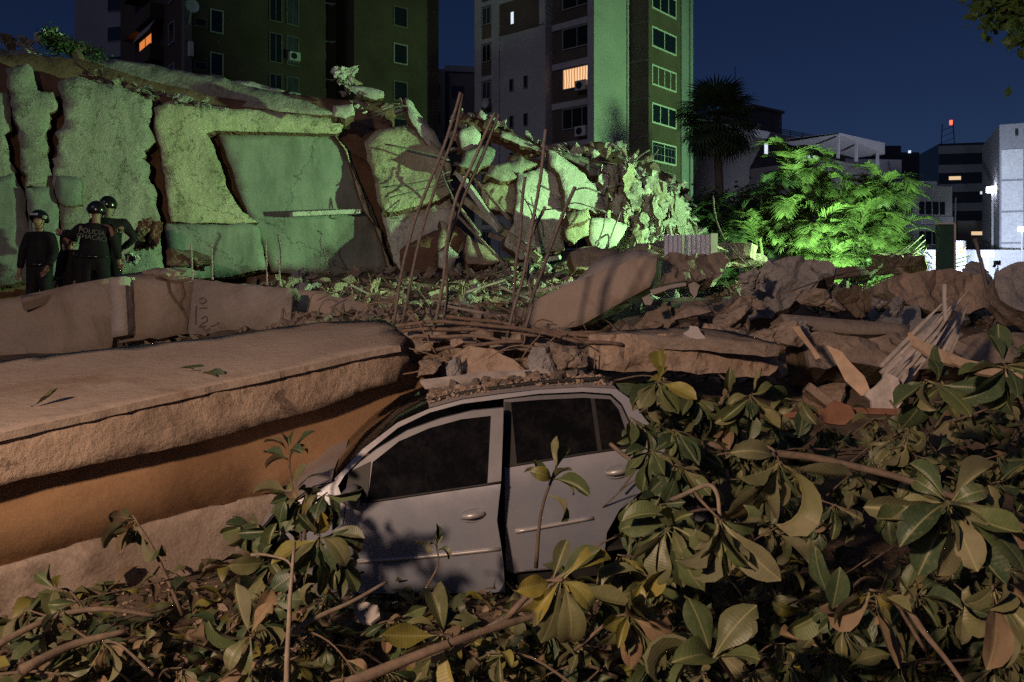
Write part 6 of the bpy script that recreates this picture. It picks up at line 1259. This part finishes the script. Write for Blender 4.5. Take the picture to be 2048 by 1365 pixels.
KT = {'deep deep mid': 'dark green', 'deep mid olive': 'green', 'deep deep olive dry': 'dark dusty', 'mid olive under': 'pale olive', 'deep olive yellow': 'mottled yellowish', 'olive dry mid': 'dusty olive', 'deep olive dry': 'brownish green', 'mid olive yellow': 'bright', 'deep mid dry': 'dull green'}
def rel(px, py, tone, lab):
    m_ = min(LM, key=lambda q_: (q_[0] - px) ** 2 + (q_[1] - py) ** 2); dx, dy = px - m_[0], py - m_[1]
    return '%s %s %s, %s' % (tone, lab, m_[2], ('upper ' if dy < 0 else 'lower ') + ('left' if dx < -30 else 'right' if dx > 30 else 'middle'))
ZONES = [('leafy branch in the heap', 'branches of the heap right of the car', 135, [(1300, 740), (1420, 790), (1560, 800), (1700, 850), (1830, 800), (2060, 760), (2060, 1365), (1230, 1365), (1260, 1150), (1320, 1000), (1290, 900)], .26),
         ('low leafy twig on the ground', 'twigs on the ground at the bottom left', 20, [(-20, 1200), (300, 1160), (480, 1130), (690, 1190), (700, 1365), (-20, 1365)], .21),
         ('low leafy twig on the ground', 'twigs on the ground before the car', 15, [(690, 1220), (1000, 1210), (1240, 1180), (1250, 1365), (690, 1365)], .22)]
ZONES.insert(1, ('leafy branch in the heap', 'branches of the heap right of the car', 34, [(1290, 780), (1420, 800), (1560, 830), (1760, 860), (1900, 780), (2060, 740), (2060, 960), (1340, 960)], .25))
k_ = 300
for lab, grp, cnt, poly, L in ZONES:
    xs = [p[0] for p in poly]; ys = [p[1] for p in poly]; c = 0
    while c < cnt:
        px, py = rf.uniform(min(xs), max(xs)), rf.uniform(min(ys), max(ys))
        if not inside((px, py), poly): continue
        if 1540 < px < 1790 and 1070 < py < 1190 and rf.random() < .85: continue        # the black gap
        Y = heapY(py) + rf.uniform(0, .55); z = P(px, py, Y).z
        if z < .06: Y = (CAMZ - .08) / ((py - HZ) / FPX)
        ground = lab.startswith('low')
        ky = rf.choice(['deep deep mid', 'deep mid olive', 'deep deep olive dry', 'mid olive under', 'deep olive yellow'] if not ground else ['olive dry mid', 'deep olive dry', 'mid olive yellow', 'deep mid dry'])
        cluster(px, py, Y, rf.randint(9, 15), L * rf.uniform(.55, .95), (rf.uniform(-.9, .9), rf.uniform(-.9, .2), rf.uniform(-.4, .7)), rel(px, py, KT[ky], lab), ky, None, k_, (25, 125), grp, rf.uniform(.3, 1.2), rf.uniform(.003, .006))
        k_ += 1; c += 1
# --- bare branches
def branch(label, pts, r, mat='bark', name='bare_branch', k=5):
    q = curve_pts([P(*p) for p in pts], k, .012, len(label)); n_ = len(q)
    return solo(name, MB().tube(q, [r * (1 - .45 * i / (n_ - 1)) for i in range(n_)], 8).me(name, M[mat], True), label, 'branch')
branch('arching bare branch in the lower left corner', [(-20, 1300, 3.5), (60, 1255, 3.6), (135, 1226, 3.7), (220, 1222, 3.7), (310, 1232, 3.75)], .017, 'bark')
branch('thick stub lying behind the arching branch at lower left', [(40, 1345, 3.4), (150, 1290, 3.6), (250, 1262, 3.7)], .024, 'bark')
branch('thin straight stem rising from the bottom edge at lower left', [(575, 1380, 3.0), (580, 1260, 3.05), (582, 1180, 3.1), (590, 1085, 3.3)], .011, 'bark_pale')
branch('slanting stick on the ground left of the front door', [(545, 1285, 3.6), (640, 1232, 3.75), (700, 1205, 3.85), (775, 1165, 4.0)], .014, 'bark_pale')
branch('thick branch lying before the car near the bottom edge', [(690, 1372, 3.3), (800, 1325, 3.4), (900, 1288, 3.5), (1010, 1250, 3.65), (1075, 1232, 3.75)], .026, 'bark')
branch('pale branch crossing below the rear door', [(860, 1320, 3.55), (980, 1252, 3.7), (1060, 1205, 3.9), (1130, 1150, 4.0), (1180, 1120, 4.1)], .017, 'bark_pale')
branch('bare stem running down to the bottom edge at right', [(1815, 1215, 2.9), (1850, 1270, 2.85), (1890, 1320, 2.8), (1935, 1380, 2.75)], .013, 'bark')
branch('brown branch slanting over the rear door handle', [(1222, 888, 4.5), (1260, 920, 4.4), (1300, 950, 4.3), (1350, 985, 4.2)], .013, 'bark')
branch('grey branch arching over above the drooping bunch', [(1340, 1002, 3.6), (1385, 985, 3.4), (1418, 972, 3.3), (1434, 990, 3.25), (1440, 1040, 3.2), (1468, 1100, 3.2), (1490, 1150, 3.25)], .011, 'bark_pale')
branch('dark limb of the fallen tree running through the heap', [(1320, 880, 5.2), (1500, 900, 4.9), (1700, 930, 4.6), (1900, 990, 4.3), (2100, 1080, 4.0)], .028, 'bark')
branch('twig fork at the lower left of the car', [(500, 1110, 4.0), (530, 1108, 4.0), (575, 1120, 3.95), (590, 1160, 3.9)], .008, 'bark_pale')
# --- litter on the ground
rl_ = random.Random(44); lv, lf, lm = [], [], []
src = [(k2, me) for k2 in ('deep', 'mid', 'olive', 'dry', 'dry', 'yellow') for me in (leaf_mesh('litter', 5, 'leaf_deep', 'leaf_deep', n=4, m=2, droop=.5, fold=.3), leaf_mesh('litter', 9, 'leaf_deep', 'leaf_deep', n=4, m=2, droop=1.3, fold=.1))]
slots = ['leaf_deep', 'leaf_mid', 'leaf_olive', 'leaf_dry', 'leaf_yellow']; idx = {'deep': 0, 'mid': 1, 'olive': 2, 'dry': 3, 'yellow': 4}
geo_ = [([v.co.copy() for v in me.vertices], [tuple(p.vertices) for p in me.polygons]) for _, me in src]
for i in range(2600):
    px = rl_.uniform(-150, 2200); py = rl_.uniform(1130, 1450); Y = (CAMZ - .02) / ((py - HZ) / FPX); p = P(px, py, Y); j = rl_.randrange(len(src)); vv, ff = geo_[j]; b0 = len(lv); L = rl_.uniform(.08, .24)
    if 1050 < px < 1250 and py < 1160: continue
    p.z = .01 + rl_.random() ** 2 * .10
    mt = Matrix.Translation(p) @ Matrix.Rotation(rl_.uniform(0, 6.28), 4, 'Z') @ Matrix.Rotation(rl_.uniform(-.7, .7), 4, 'X') @ Matrix.Rotation(rl_.uniform(-.9, .9), 4, 'Y')
    lv += [mt @ (v * L) for v in vv]; lf += [tuple(x + b0 for x in f) for f in ff]; lm += [idx[src[j][0]]] * len(ff)
o = bpy.data.objects.new('leaf_litter', mesh('leaf_litter', lv, lf, [M[s] for s in slots], True, lm)); COL.objects.link(o); tag(o, 'dusty leaf litter covering the ground in front of the car', 'leaf litter', kind='stuff')
gp = []
for _ in range(1500):
    px, py = rl_.uniform(-100, 2100), rl_.uniform(1150, 1420); Y = (CAMZ - .01) / ((py - HZ) / FPX); gp.append((P(px, py, Y), rl_.choice([.02, .03, .05, .08]) * rl_.uniform(.7, 1.3)))
stuff_chunks('ground_grit', gp, 'rubble_warm', 'crumbs of concrete and brick lying among the leaf litter', 'grit', 23)
board([(706, 1212), (730, 1204), (756, 1212), (760, 1232), (742, 1246), (714, 1240)], (0, -.5, 1), 'white_sheet', 'crumpled pale paper on the ground below the front door', thick=.02, name='crumpled_paper', cat='paper', at=(732, 1226, 4.4), seed=130)
for i, (px, py) in enumerate([(372, 735), (352, 728), (400, 738)]):
    rnd = random.Random(i + 600); q = on_plane(px, py, E0 + UP * .05, (UP - W * .10).normalized()); dd_ = Vector((.8, .2 - .3 * i, 0)); dd_ = dd_ - UP * dd_.dot(UP); o = place_leaf(None, 'deep', q - UP * .035, dd_, UP, .26, rnd, 0.0)
    o.name = 'fallen_leaf'; tag(o, 'dark leaf lying alone on top of the fallen floor slab', 'leaf', 'leaves on the floor slab')
q = on_plane(60, 805, E0 + UP * .05, (UP - W * .10).normalized()); dd_ = Vector((.8, .2, 0)); dd_ = dd_ - UP * dd_.dot(UP); o = place_leaf(None, 'olive', q - UP * .03, dd_, UP, .2, random.Random(3), 0.0); o.name = 'fallen_leaf'; tag(o, 'olive leaf on the floor slab near the left border', 'leaf')

# ---------------------------------------------------------------- palms behind the heap
plain('palm_green', (0.11, 0.175, 0.05), 0.5, 0, 0.45, 3); plain('palm_dark', (0.045, 0.085, 0.03), 0.55, 0, 0.4, 3); plain('palm_trunk', (0.16, 0.13, 0.10), 0.9, 0, 0.3, 6, bump=.5); plain('cane', (0.15, 0.20, 0.07), 0.6, 0, 0.3, 4)
def pinnate(seed, mat, n_=26, arch=1.3, lw=.035, ll=.42):
    rnd = random.Random(seed); mb = MB(); y, z, ang = 0, 0, 1.15; pts = []
    for i in range(n_ + 1):
        pts.append(Vector((0, y, z))); ang -= arch * 1.6 / n_ * (.5 + i / n_); y += math.cos(ang) / n_; z += math.sin(ang) / n_
    mb.tube(pts, [.012 * (1 - .8 * i / n_) for i in range(n_ + 1)], 4)
    for i in range(3, n_):
        d = (pts[i + 1] - pts[i]).normalized(); nrm = Vector((1, 0, 0)).cross(d); t_ = i / n_; L = ll * math.sin(math.pi * (t_ * .86 + .1)) ** .7 * rnd.uniform(.8, 1.1)
        for s in (-1, 1):
            v = (d * .75 + Vector((s * .8, 0, 0)) + nrm * rnd.uniform(.05, .35)).normalized(); w_ = v.cross(nrm).normalized() * lw * .5
            p = pts[i]; m1 = p + v * L * .5; e = p + v * L + Vector((0, 0, -.22 * L)) ; mb.add([p - w_ * .4, p + w_ * .4, m1 + w_, m1 - w_, e], [(0, 1, 2, 3), (3, 2, 4)])
    return mb.me('frond', M[mat], False)
PIN = {k2: [pinnate(40 + i, k2, arch=a) for i, a in enumerate((.9, 1.2, 1.5, 1.8))] for k2 in ('palm_green', 'palm_dark')}
def areca(label, px, Y, top, nst, fr, spread, mat, seed, L=(1.0, 1.65)):
    rnd = random.Random(seed); base = P(px, HZ, Y); base.z = 0; root = thing('cane_palm', label, 'palm', base); ht = P(px, top, Y).z
    for i in range(nst):
        a = rnd.uniform(0, 6.28); r = rnd.uniform(0, spread); hh = ht * rnd.uniform(.3, .86) ; p0 = base + Vector((math.cos(a) * r * .4, math.sin(a) * r * .4, 0)); p1 = base + Vector((math.cos(a) * r, math.sin(a) * r * .6, hh))
        part('cane', MB().tube(curve_pts([p0, p0.lerp(p1, .5) + Vector((rnd.uniform(-.1, .1), 0, 0)), p1], 4), [.045] * 8 + [.03], 6).me('cane', M['cane'], True), root)
        for k2 in range(fr):
            o = bpy.data.objects.new('frond', rnd.choice(PIN[mat])); COL.objects.link(o); o.parent = root; o.matrix_parent_inverse = Matrix.Translation(-base)
            az = k2 * 6.283 / fr + rnd.uniform(-.5, .5); o.matrix_basis = Matrix.Translation(p1 - Vector((0, 0, rnd.uniform(0, hh * .22)))) @ Matrix.Rotation(az, 4, 'Z') @ Matrix.Rotation(rnd.uniform(-.5, .25), 4, 'X') @ Matrix.Scale(rnd.uniform(*L), 4)
    return root
areca('tallest bright green cane palm rising in front of the lit windows', 1610, 23, 215, 9, 11, .6, 'palm_green', 1)
areca('bright cane palm with bare canes left of the tallest palm', 1560, 22, 320, 8, 9, .7, 'palm_green', 2, (.9, 1.5))
areca('bushy cane palm right of the tallest palm', 1680, 23, 300, 9, 10, .8, 'palm_green', 3)
areca('wide low cane palm at the right end of the palm row', 1748, 24, 310, 9, 10, .9, 'palm_green', 4)
areca('small cane palm at the left end of the row, shade put into its dark fronds', 1505, 23, 320, 6, 8, .8, 'palm_dark', 5)  # dimness comes from the darker frond colour, a shaded copy of the green
areca('low bright cane palm spreading just above the heap', 1640, 21, 390, 8, 9, .9, 'palm_green', 6, (.9, 1.5))
areca('small light palm peeping out before the balcony building', 1795, 24.5, 390, 6, 8, .7, 'palm_green', 7, (.9, 1.5))
areca('dark cane palm against the foot of the tower', 1420, 24, 390, 5, 7, 1.0, 'palm_dark', 8)
# fan palm
def fan(seed):
    rnd = random.Random(seed); mb = MB(); mb.tube([(0, 0, 0), (0, .5, .12), (0, .9, .12)], [.02, .014, .01], 4)
    for k2 in range(22):
        a = R(-115 + 230 * k2 / 21); L = .85 * (1 - .25 * abs(a) / 2) * rnd.uniform(.9, 1.08); d = Vector((math.sin(a), math.cos(a), .05)); w_ = Vector((math.cos(a), -math.sin(a), 0)) * .035; c = Vector((0, .9, .12))
        m1 = c + d * L * .6; e = c + d * L + Vector((0, 0, -.25 * L)); mb.add([c, m1 - w_, m1 + w_, e], [(0, 1, 2), (1, 3, 2)])
    return mb.me('frond', M['palm_dark'])
FAN = [fan(i) for i in range(3)]
def fan_palm(label, px, Y, cy, n_, sc, seed):
    rnd = random.Random(seed); c = P(px, cy, Y); base = Vector((c.x, c.y, 0)); root = thing('fan_palm', label, 'palm', base)
    part('trunk', MB().tube(curve_pts([base, base.lerp(c, .5) + Vector((.15, 0, 0)), c], 6), [.24 - .006 * i for i in range(13)], 8).me('trunk', M['palm_trunk'], True), root)
    for i in range(n_):
        o = bpy.data.objects.new('frond', rnd.choice(FAN)); COL.objects.link(o); o.parent = root; o.matrix_parent_inverse = Matrix.Translation(-base)
        o.matrix_basis = Matrix.Translation(c + Vector((0, 0, rnd.uniform(-.2, .2)))) @ Matrix.Rotation(i * 2.399, 4, 'Z') @ Matrix.Rotation(R(75) - R(140) * (i / n_) ** .8 + rnd.uniform(-.15, .15), 4, 'X') @ Matrix.Scale(sc * rnd.uniform(.85, 1.1), 4)
fan_palm('tall dark fan palm standing between tower and long building', 1433, 34, 245, 76, 1.2, 3)
# broadleaf trees: trunk, limbs and a crown of small leaf faces
def tree(label, base, h, cr, n_, mat, seed, name='broadleaf_tree', flat=.8, leafs=.16, limbs=None):
    rnd = random.Random(seed); base = Vector(base); root = thing(name, label, 'tree', base); t_ = MB(); topp = base + Vector((0, 0, h * .55))
    t_.tube(curve_pts([base, base + Vector((.1, 0, h * .3)), topp], 4), [.18 - .01 * i for i in range(9)], 7); blobs = []
    for i in range(9):
        e = topp + Vector((rnd.uniform(-1, 1) * cr, rnd.uniform(-1, 1) * cr * .7, rnd.uniform(-.1, .9) * cr * flat)); t_.tube([topp - Vector((0, 0, rnd.uniform(0, h * .15))), topp.lerp(e, .5) + Vector((0, 0, .1)), e], [.07, .045, .015], 5); blobs.append((e, rnd.uniform(.3, .55) * cr))
    part('trunk', t_.me('trunk', M['bark']), root); c = MB()
    for _ in range(n_):
        e, r = rnd.choice(blobs); p = e + Vector((rnd.gauss(0, .5), rnd.gauss(0, .5), rnd.gauss(0, .42))) * r; d = Vector((rnd.uniform(-1, 1), rnd.uniform(-1, 1), rnd.uniform(-.8, .4))).normalized() * leafs * rnd.uniform(.6, 1.2); w_ = d.orthogonal().normalized(); w_.rotate(Matrix.Rotation(rnd.uniform(0, 6), 3, d.normalized())); w_ *= leafs * .22
        c.add([p, p + d * .5 - w_, p + d, p + d * .5 + w_], [(0, 1, 2, 3)])
    part('crown', c.me('crown', M[mat]), root)
tree('unseen tree added to shade the tower, small crown behind the bright palms', (22.0, 48.1, 0), 9.8, .62, 420, 'palm_dark', 15, leafs=.16)  # hidden tree added so its shadow falls on the lit tower face
tree('dark tree filling the gap between tower and bright palms', (P(1465, 570, 27).x, 27, 0), 6.5, 1.6, 5000, 'palm_dark', 5, leafs=.2)
tree('black tree at the foot of the tower behind the bulging mass', (P(1400, 570, 29).x, 29, 0), 6.8, 1.5, 5000, 'palm_dark', 6, leafs=.2)
tree('dark shrub behind the cracked slab below the bright palms', (P(1710, 570, 21).x, 21, 0), 3.6, .9, 2500, 'palm_dark', 8, leafs=.15)
tree('small black shrub rooted on the top left corner of the collapse', P(148, 150, 16.2), .9, .45, 1600, 'palm_dark', 9, name='shrub', leafs=.09)
tree('street tree hanging into the top right corner of the picture', (P(2200, 570, 12).x, 12, 0), 10.6, 1.0, 7000, 'palm_green', 11, leafs=.24, flat=.9)
# ---------------------------------------------------------------- helmeted people on the left
def skin_body(name, chains, mat, parent, sub=2, root=0):
    """one continuous surface grown from a skeleton: chains of (point, radius), first point of a chain may be the index of an earlier joint"""
    bm = bmesh.new(); lay = bm.verts.layers.skin.verify(); vs = []
    for ch in chains:
        prev = None
        for it in ch:
            if isinstance(it, int): v = vs[it]
            else:
                v = bm.verts.new(it[0]); v[lay].radius = it[1] if isinstance(it[1], tuple) else (it[1], it[1]); vs.append(v)
            if prev is not None: bm.edges.new((prev, v))
            prev = v
    vs[root][lay].use_root = True
    me = bpy.data.meshes.new(name); bm.to_mesh(me); bm.free(); me.materials.append(M[mat])
    o = bpy.data.objects.new(name, me); COL.objects.link(o); o.parent = parent
    md = o.modifiers.new('skin', 'SKIN'); md.use_smooth_shade = True; md.branch_smoothing = 0.4
    s = o.modifiers.new('sub', 'SUBSURF'); s.levels = sub; s.render_levels = sub
    return o
V3 = Vector
def person(label, px, py_head, Y, face, h=1.76, armL=None, armR=None, lean=(0, 0), head='helmet', head_turn=0.0, bulk=1.0, text=None):
    """face: heading in degrees, 180 = towards the camera (person looks along local +y when 0 = away from camera)"""
    top = P(px, py_head, Y); base = V3((top.x, top.y, top.z - h)); root = thing('person', label, 'person', base, rotz=R(face))
    k = h / 1.76; lx, ly = lean
    sh = V3((lx, ly, 1.44 * k)); pel = V3((0, 0, .95 * k)); che = V3((lx * .7, ly * .7, 1.22 * k)); nk = V3((lx * 1.1, ly * 1.1, 1.53 * k)); hd = V3((lx * 1.2, ly * 1.2 + .02, 1.64 * k))
    al = armL or [(-.27, .0, 1.17), (-.29, .06, .93)]; ar = armR or [(.27, .0, 1.17), (.29, .06, .93)]
    S = lambda p: V3(p) * k + V3((lx * .8, ly * .8, 0))
    shl, shr = sh + V3((-.19 * bulk, 0, 0)), sh + V3((.19 * bulk, 0, 0))
    hl, hr = S(al[1]) + (S(al[1]) - S(al[0])).normalized() * .09, S(ar[1]) + (S(ar[1]) - S(ar[0])).normalized() * .09
    skin_body('body', [[(pel, .08), (che, .07), (sh, .045), (nk, .05), (hd, (.078, .098)), (hd + V3((0, 0, .09)), (.07, .085))], [2, (shl, .045), (S(al[0]), .036), (S(al[1]), .033), (hl, .04)], [2, (shr, .045), (S(ar[0]), .036), (S(ar[1]), .033), (hr, .04)],
              [0, (V3((-.1, 0, .86 * k)), .085), (V3((-.12, .02, .5 * k)), .06), (V3((-.13, 0, .09)), .045), (V3((-.14, .15, .05)), .04)], [0, (V3((.1, 0, .86 * k)), .085), (V3((.12, .02, .5 * k)), .06), (V3((.13, 0, .09)), .045), (V3((.14, .15, .05)), .04)]], 'skin', root)
    skin_body('uniform', [[(pel, (.185 * bulk, .15)), (che, (.195 * bulk, .155)), (sh, (.16, .14)), (nk - V3((0, 0, .03)), .095)], [2, (shl, .085 * bulk), (S(al[0]), .066), (S(al[1]), .05)], [2, (shr, .085 * bulk), (S(ar[0]), .066), (S(ar[1]), .05)],
              [0, (V3((-.1, 0, .86 * k)), .12), (V3((-.12, .02, .5 * k)), .085), (V3((-.13, 0, .1)), .068)], [0, (V3((.1, 0, .86 * k)), .12), (V3((.12, .02, .5 * k)), .085), (V3((.13, 0, .1)), .068)]], 'black_cloth', root)
    # face
    fm = MB(); q = Matrix.Translation(hd) @ Matrix.Rotation(head_turn, 4, 'Z')
    fm.add([q @ V3(v) for v in ((0, .118, .0), (-.016, .088, -.012), (.016, .088, -.012), (0, .09, .035))], [(0, 1, 2), (0, 3, 1), (0, 2, 3)]); part('nose', fm.me('nose', M['skin']), root, world=False)
    for s in (-1, 1):
        e = MB(); e.add([q @ V3((s * .034 + dx, .089, .034 + dz)) for dx, dz in ((-.014, 0), (0, .008), (.014, 0), (0, -.007))], [(0, 1, 2, 3)]); part('eye', e.me('eye', M['graffiti']), root, world=False)
    bm = bmesh.new(); bmesh.ops.create_uvsphere(bm, u_segments=24, v_segments=14, radius=1)
    cut = -.15 if head == 'helmet' else .05
    for v in bm.verts:
        c = v.co; lim = cut + (.35 if c.y > .3 else -.25 if c.y < -.2 else 0)
        if c.z < lim: c.z = lim; c.x *= .98; c.y *= .98
        r = (.135, .155, .145) if head == 'helmet' else (.098, .118, .12); c.x *= r[0]; c.y *= r[1]; c.z *= r[2]
    me = bpy.data.meshes.new('helmet'); bm.to_mesh(me); bm.free(); me.polygons.foreach_set('use_smooth', [True] * len(me.polygons)); me.transform(q @ Matrix.Translation((0, -.005, .055)))
    me.materials.append(M['helmet_black' if head == 'helmet' else 'hair_grey']); ho = part('helmet' if head == 'helmet' else 'hair', me, root, world=False)
    if head == 'helmet':
        b_ = MB(); b_.box(-.13, -.10, .02, .10, .02, .07).box(-.05, .05, .135, .16, .07, .10)
        bme = b_.me('helmet_lamp', M['chrome']); bme.transform(q @ Matrix.Translation((0, 0, .03))); part('helmet_lamp', bme, ho)
        st = MB().tube([q @ V3((-.10, .02, .02)), q @ V3((-.07, .07, -.10)), q @ V3((.07, .07, -.10)), q @ V3((.10, .02, .02))], .006, 5); part('chin_strap', st.me('chin_strap', M['black_cloth']), ho)
    # fingers
    for hpos, el in ((hl, S(al[1])), (hr, S(ar[1]))):
        d = (hpos - el).normalized(); sx_ = d.cross(V3((0, 1, 0.1))).normalized(); fgs = MB()
        for i in range(4): p0 = hpos + sx_ * (.024 - .016 * i); L = (.07, .08, .078, .06)[i]; fgs.tube([p0, p0 + d * L * .6, p0 + d * L + V3((0, .02, 0))], [.009, .008, .006], 5)
        fgs.tube([hpos + sx_ * .03 - d * .02, hpos + sx_ * .055 + d * .02, hpos + sx_ * .06 + d * .045], [.010, .009, .007], 5)
        part('fingers', fgs.me('fingers', M['skin'], True), root, world=False)
    part('belt', MB().tube([V3((.175 * bulk * math.cos(a), .15 * math.sin(a), .99 * k)) for a in [i * 6.283 / 16 for i in range(17)]], .022, 6).me('belt', M['helmet_black'], True), root, world=False)
    if text:
        for i, (tx, sz) in enumerate(text):
            cu = bpy.data.curves.new('lettering', 'FONT'); cu.body = tx; cu.size = sz; cu.align_x = 'CENTER'; cu.extrude = .002; cu.materials.append(M['print_white'])
            tmp = bpy.data.objects.new('tmp', cu); COL.objects.link(tmp); bpy.context.view_layer.update(); tme = bpy.data.meshes.new_from_object(tmp.evaluated_get(bpy.context.evaluated_depsgraph_get())); bpy.data.objects.remove(tmp)
            o = bpy.data.objects.new('lettering', tme); COL.objects.link(o); o.parent = root; o.location = (lx * .85, ly * .8 - .176, (1.33 - .085 * i) * k); o.rotation_euler = (R(90), R(9), 0)
    return root
person('person in black uniform and helmet facing the camera, leftmost of the group', 80, 430, 12.3, 172, armL=[(-.27, .02, 1.17), (-.24, .14, .95)], armR=[(.28, .02, 1.17), (.30, .05, .92)], head_turn=.2)
person('bareheaded person with grey hair bowing forward inside the group', 172, 414, 12.6, -100, lean=(0, .16), head='hair', armR=[(.22, .22, 1.25), (.10, .40, 1.35)], armL=[(-.24, .12, 1.15), (-.2, .3, 1.0)])
person('person in black seen from behind with white lettering across the back', 192, 412, 12.0, 8, armL=[(-.36, .05, 1.30), (-.52, .14, 1.36)], armR=[(.28, 0, 1.17), (.3, .08, .95)], head='helmet', bulk=1.12, text=[('POLICIA', .10), ('CHACAO', .10)], head_turn=.5)
person('tallest person in black helmet with one hand on the hip, rightmost of the group', 216, 402, 12.5, 25, armR=[(.38, -.02, 1.18), (.20, .06, 1.02)], armL=[(-.2, .2, 1.2), (-.1, .35, 1.15)], bulk=1.12)
person('person in dark clothes half hidden between the left helmet and the lettered back', 138, 470, 12.9, 150, h=1.62, head='helmet')
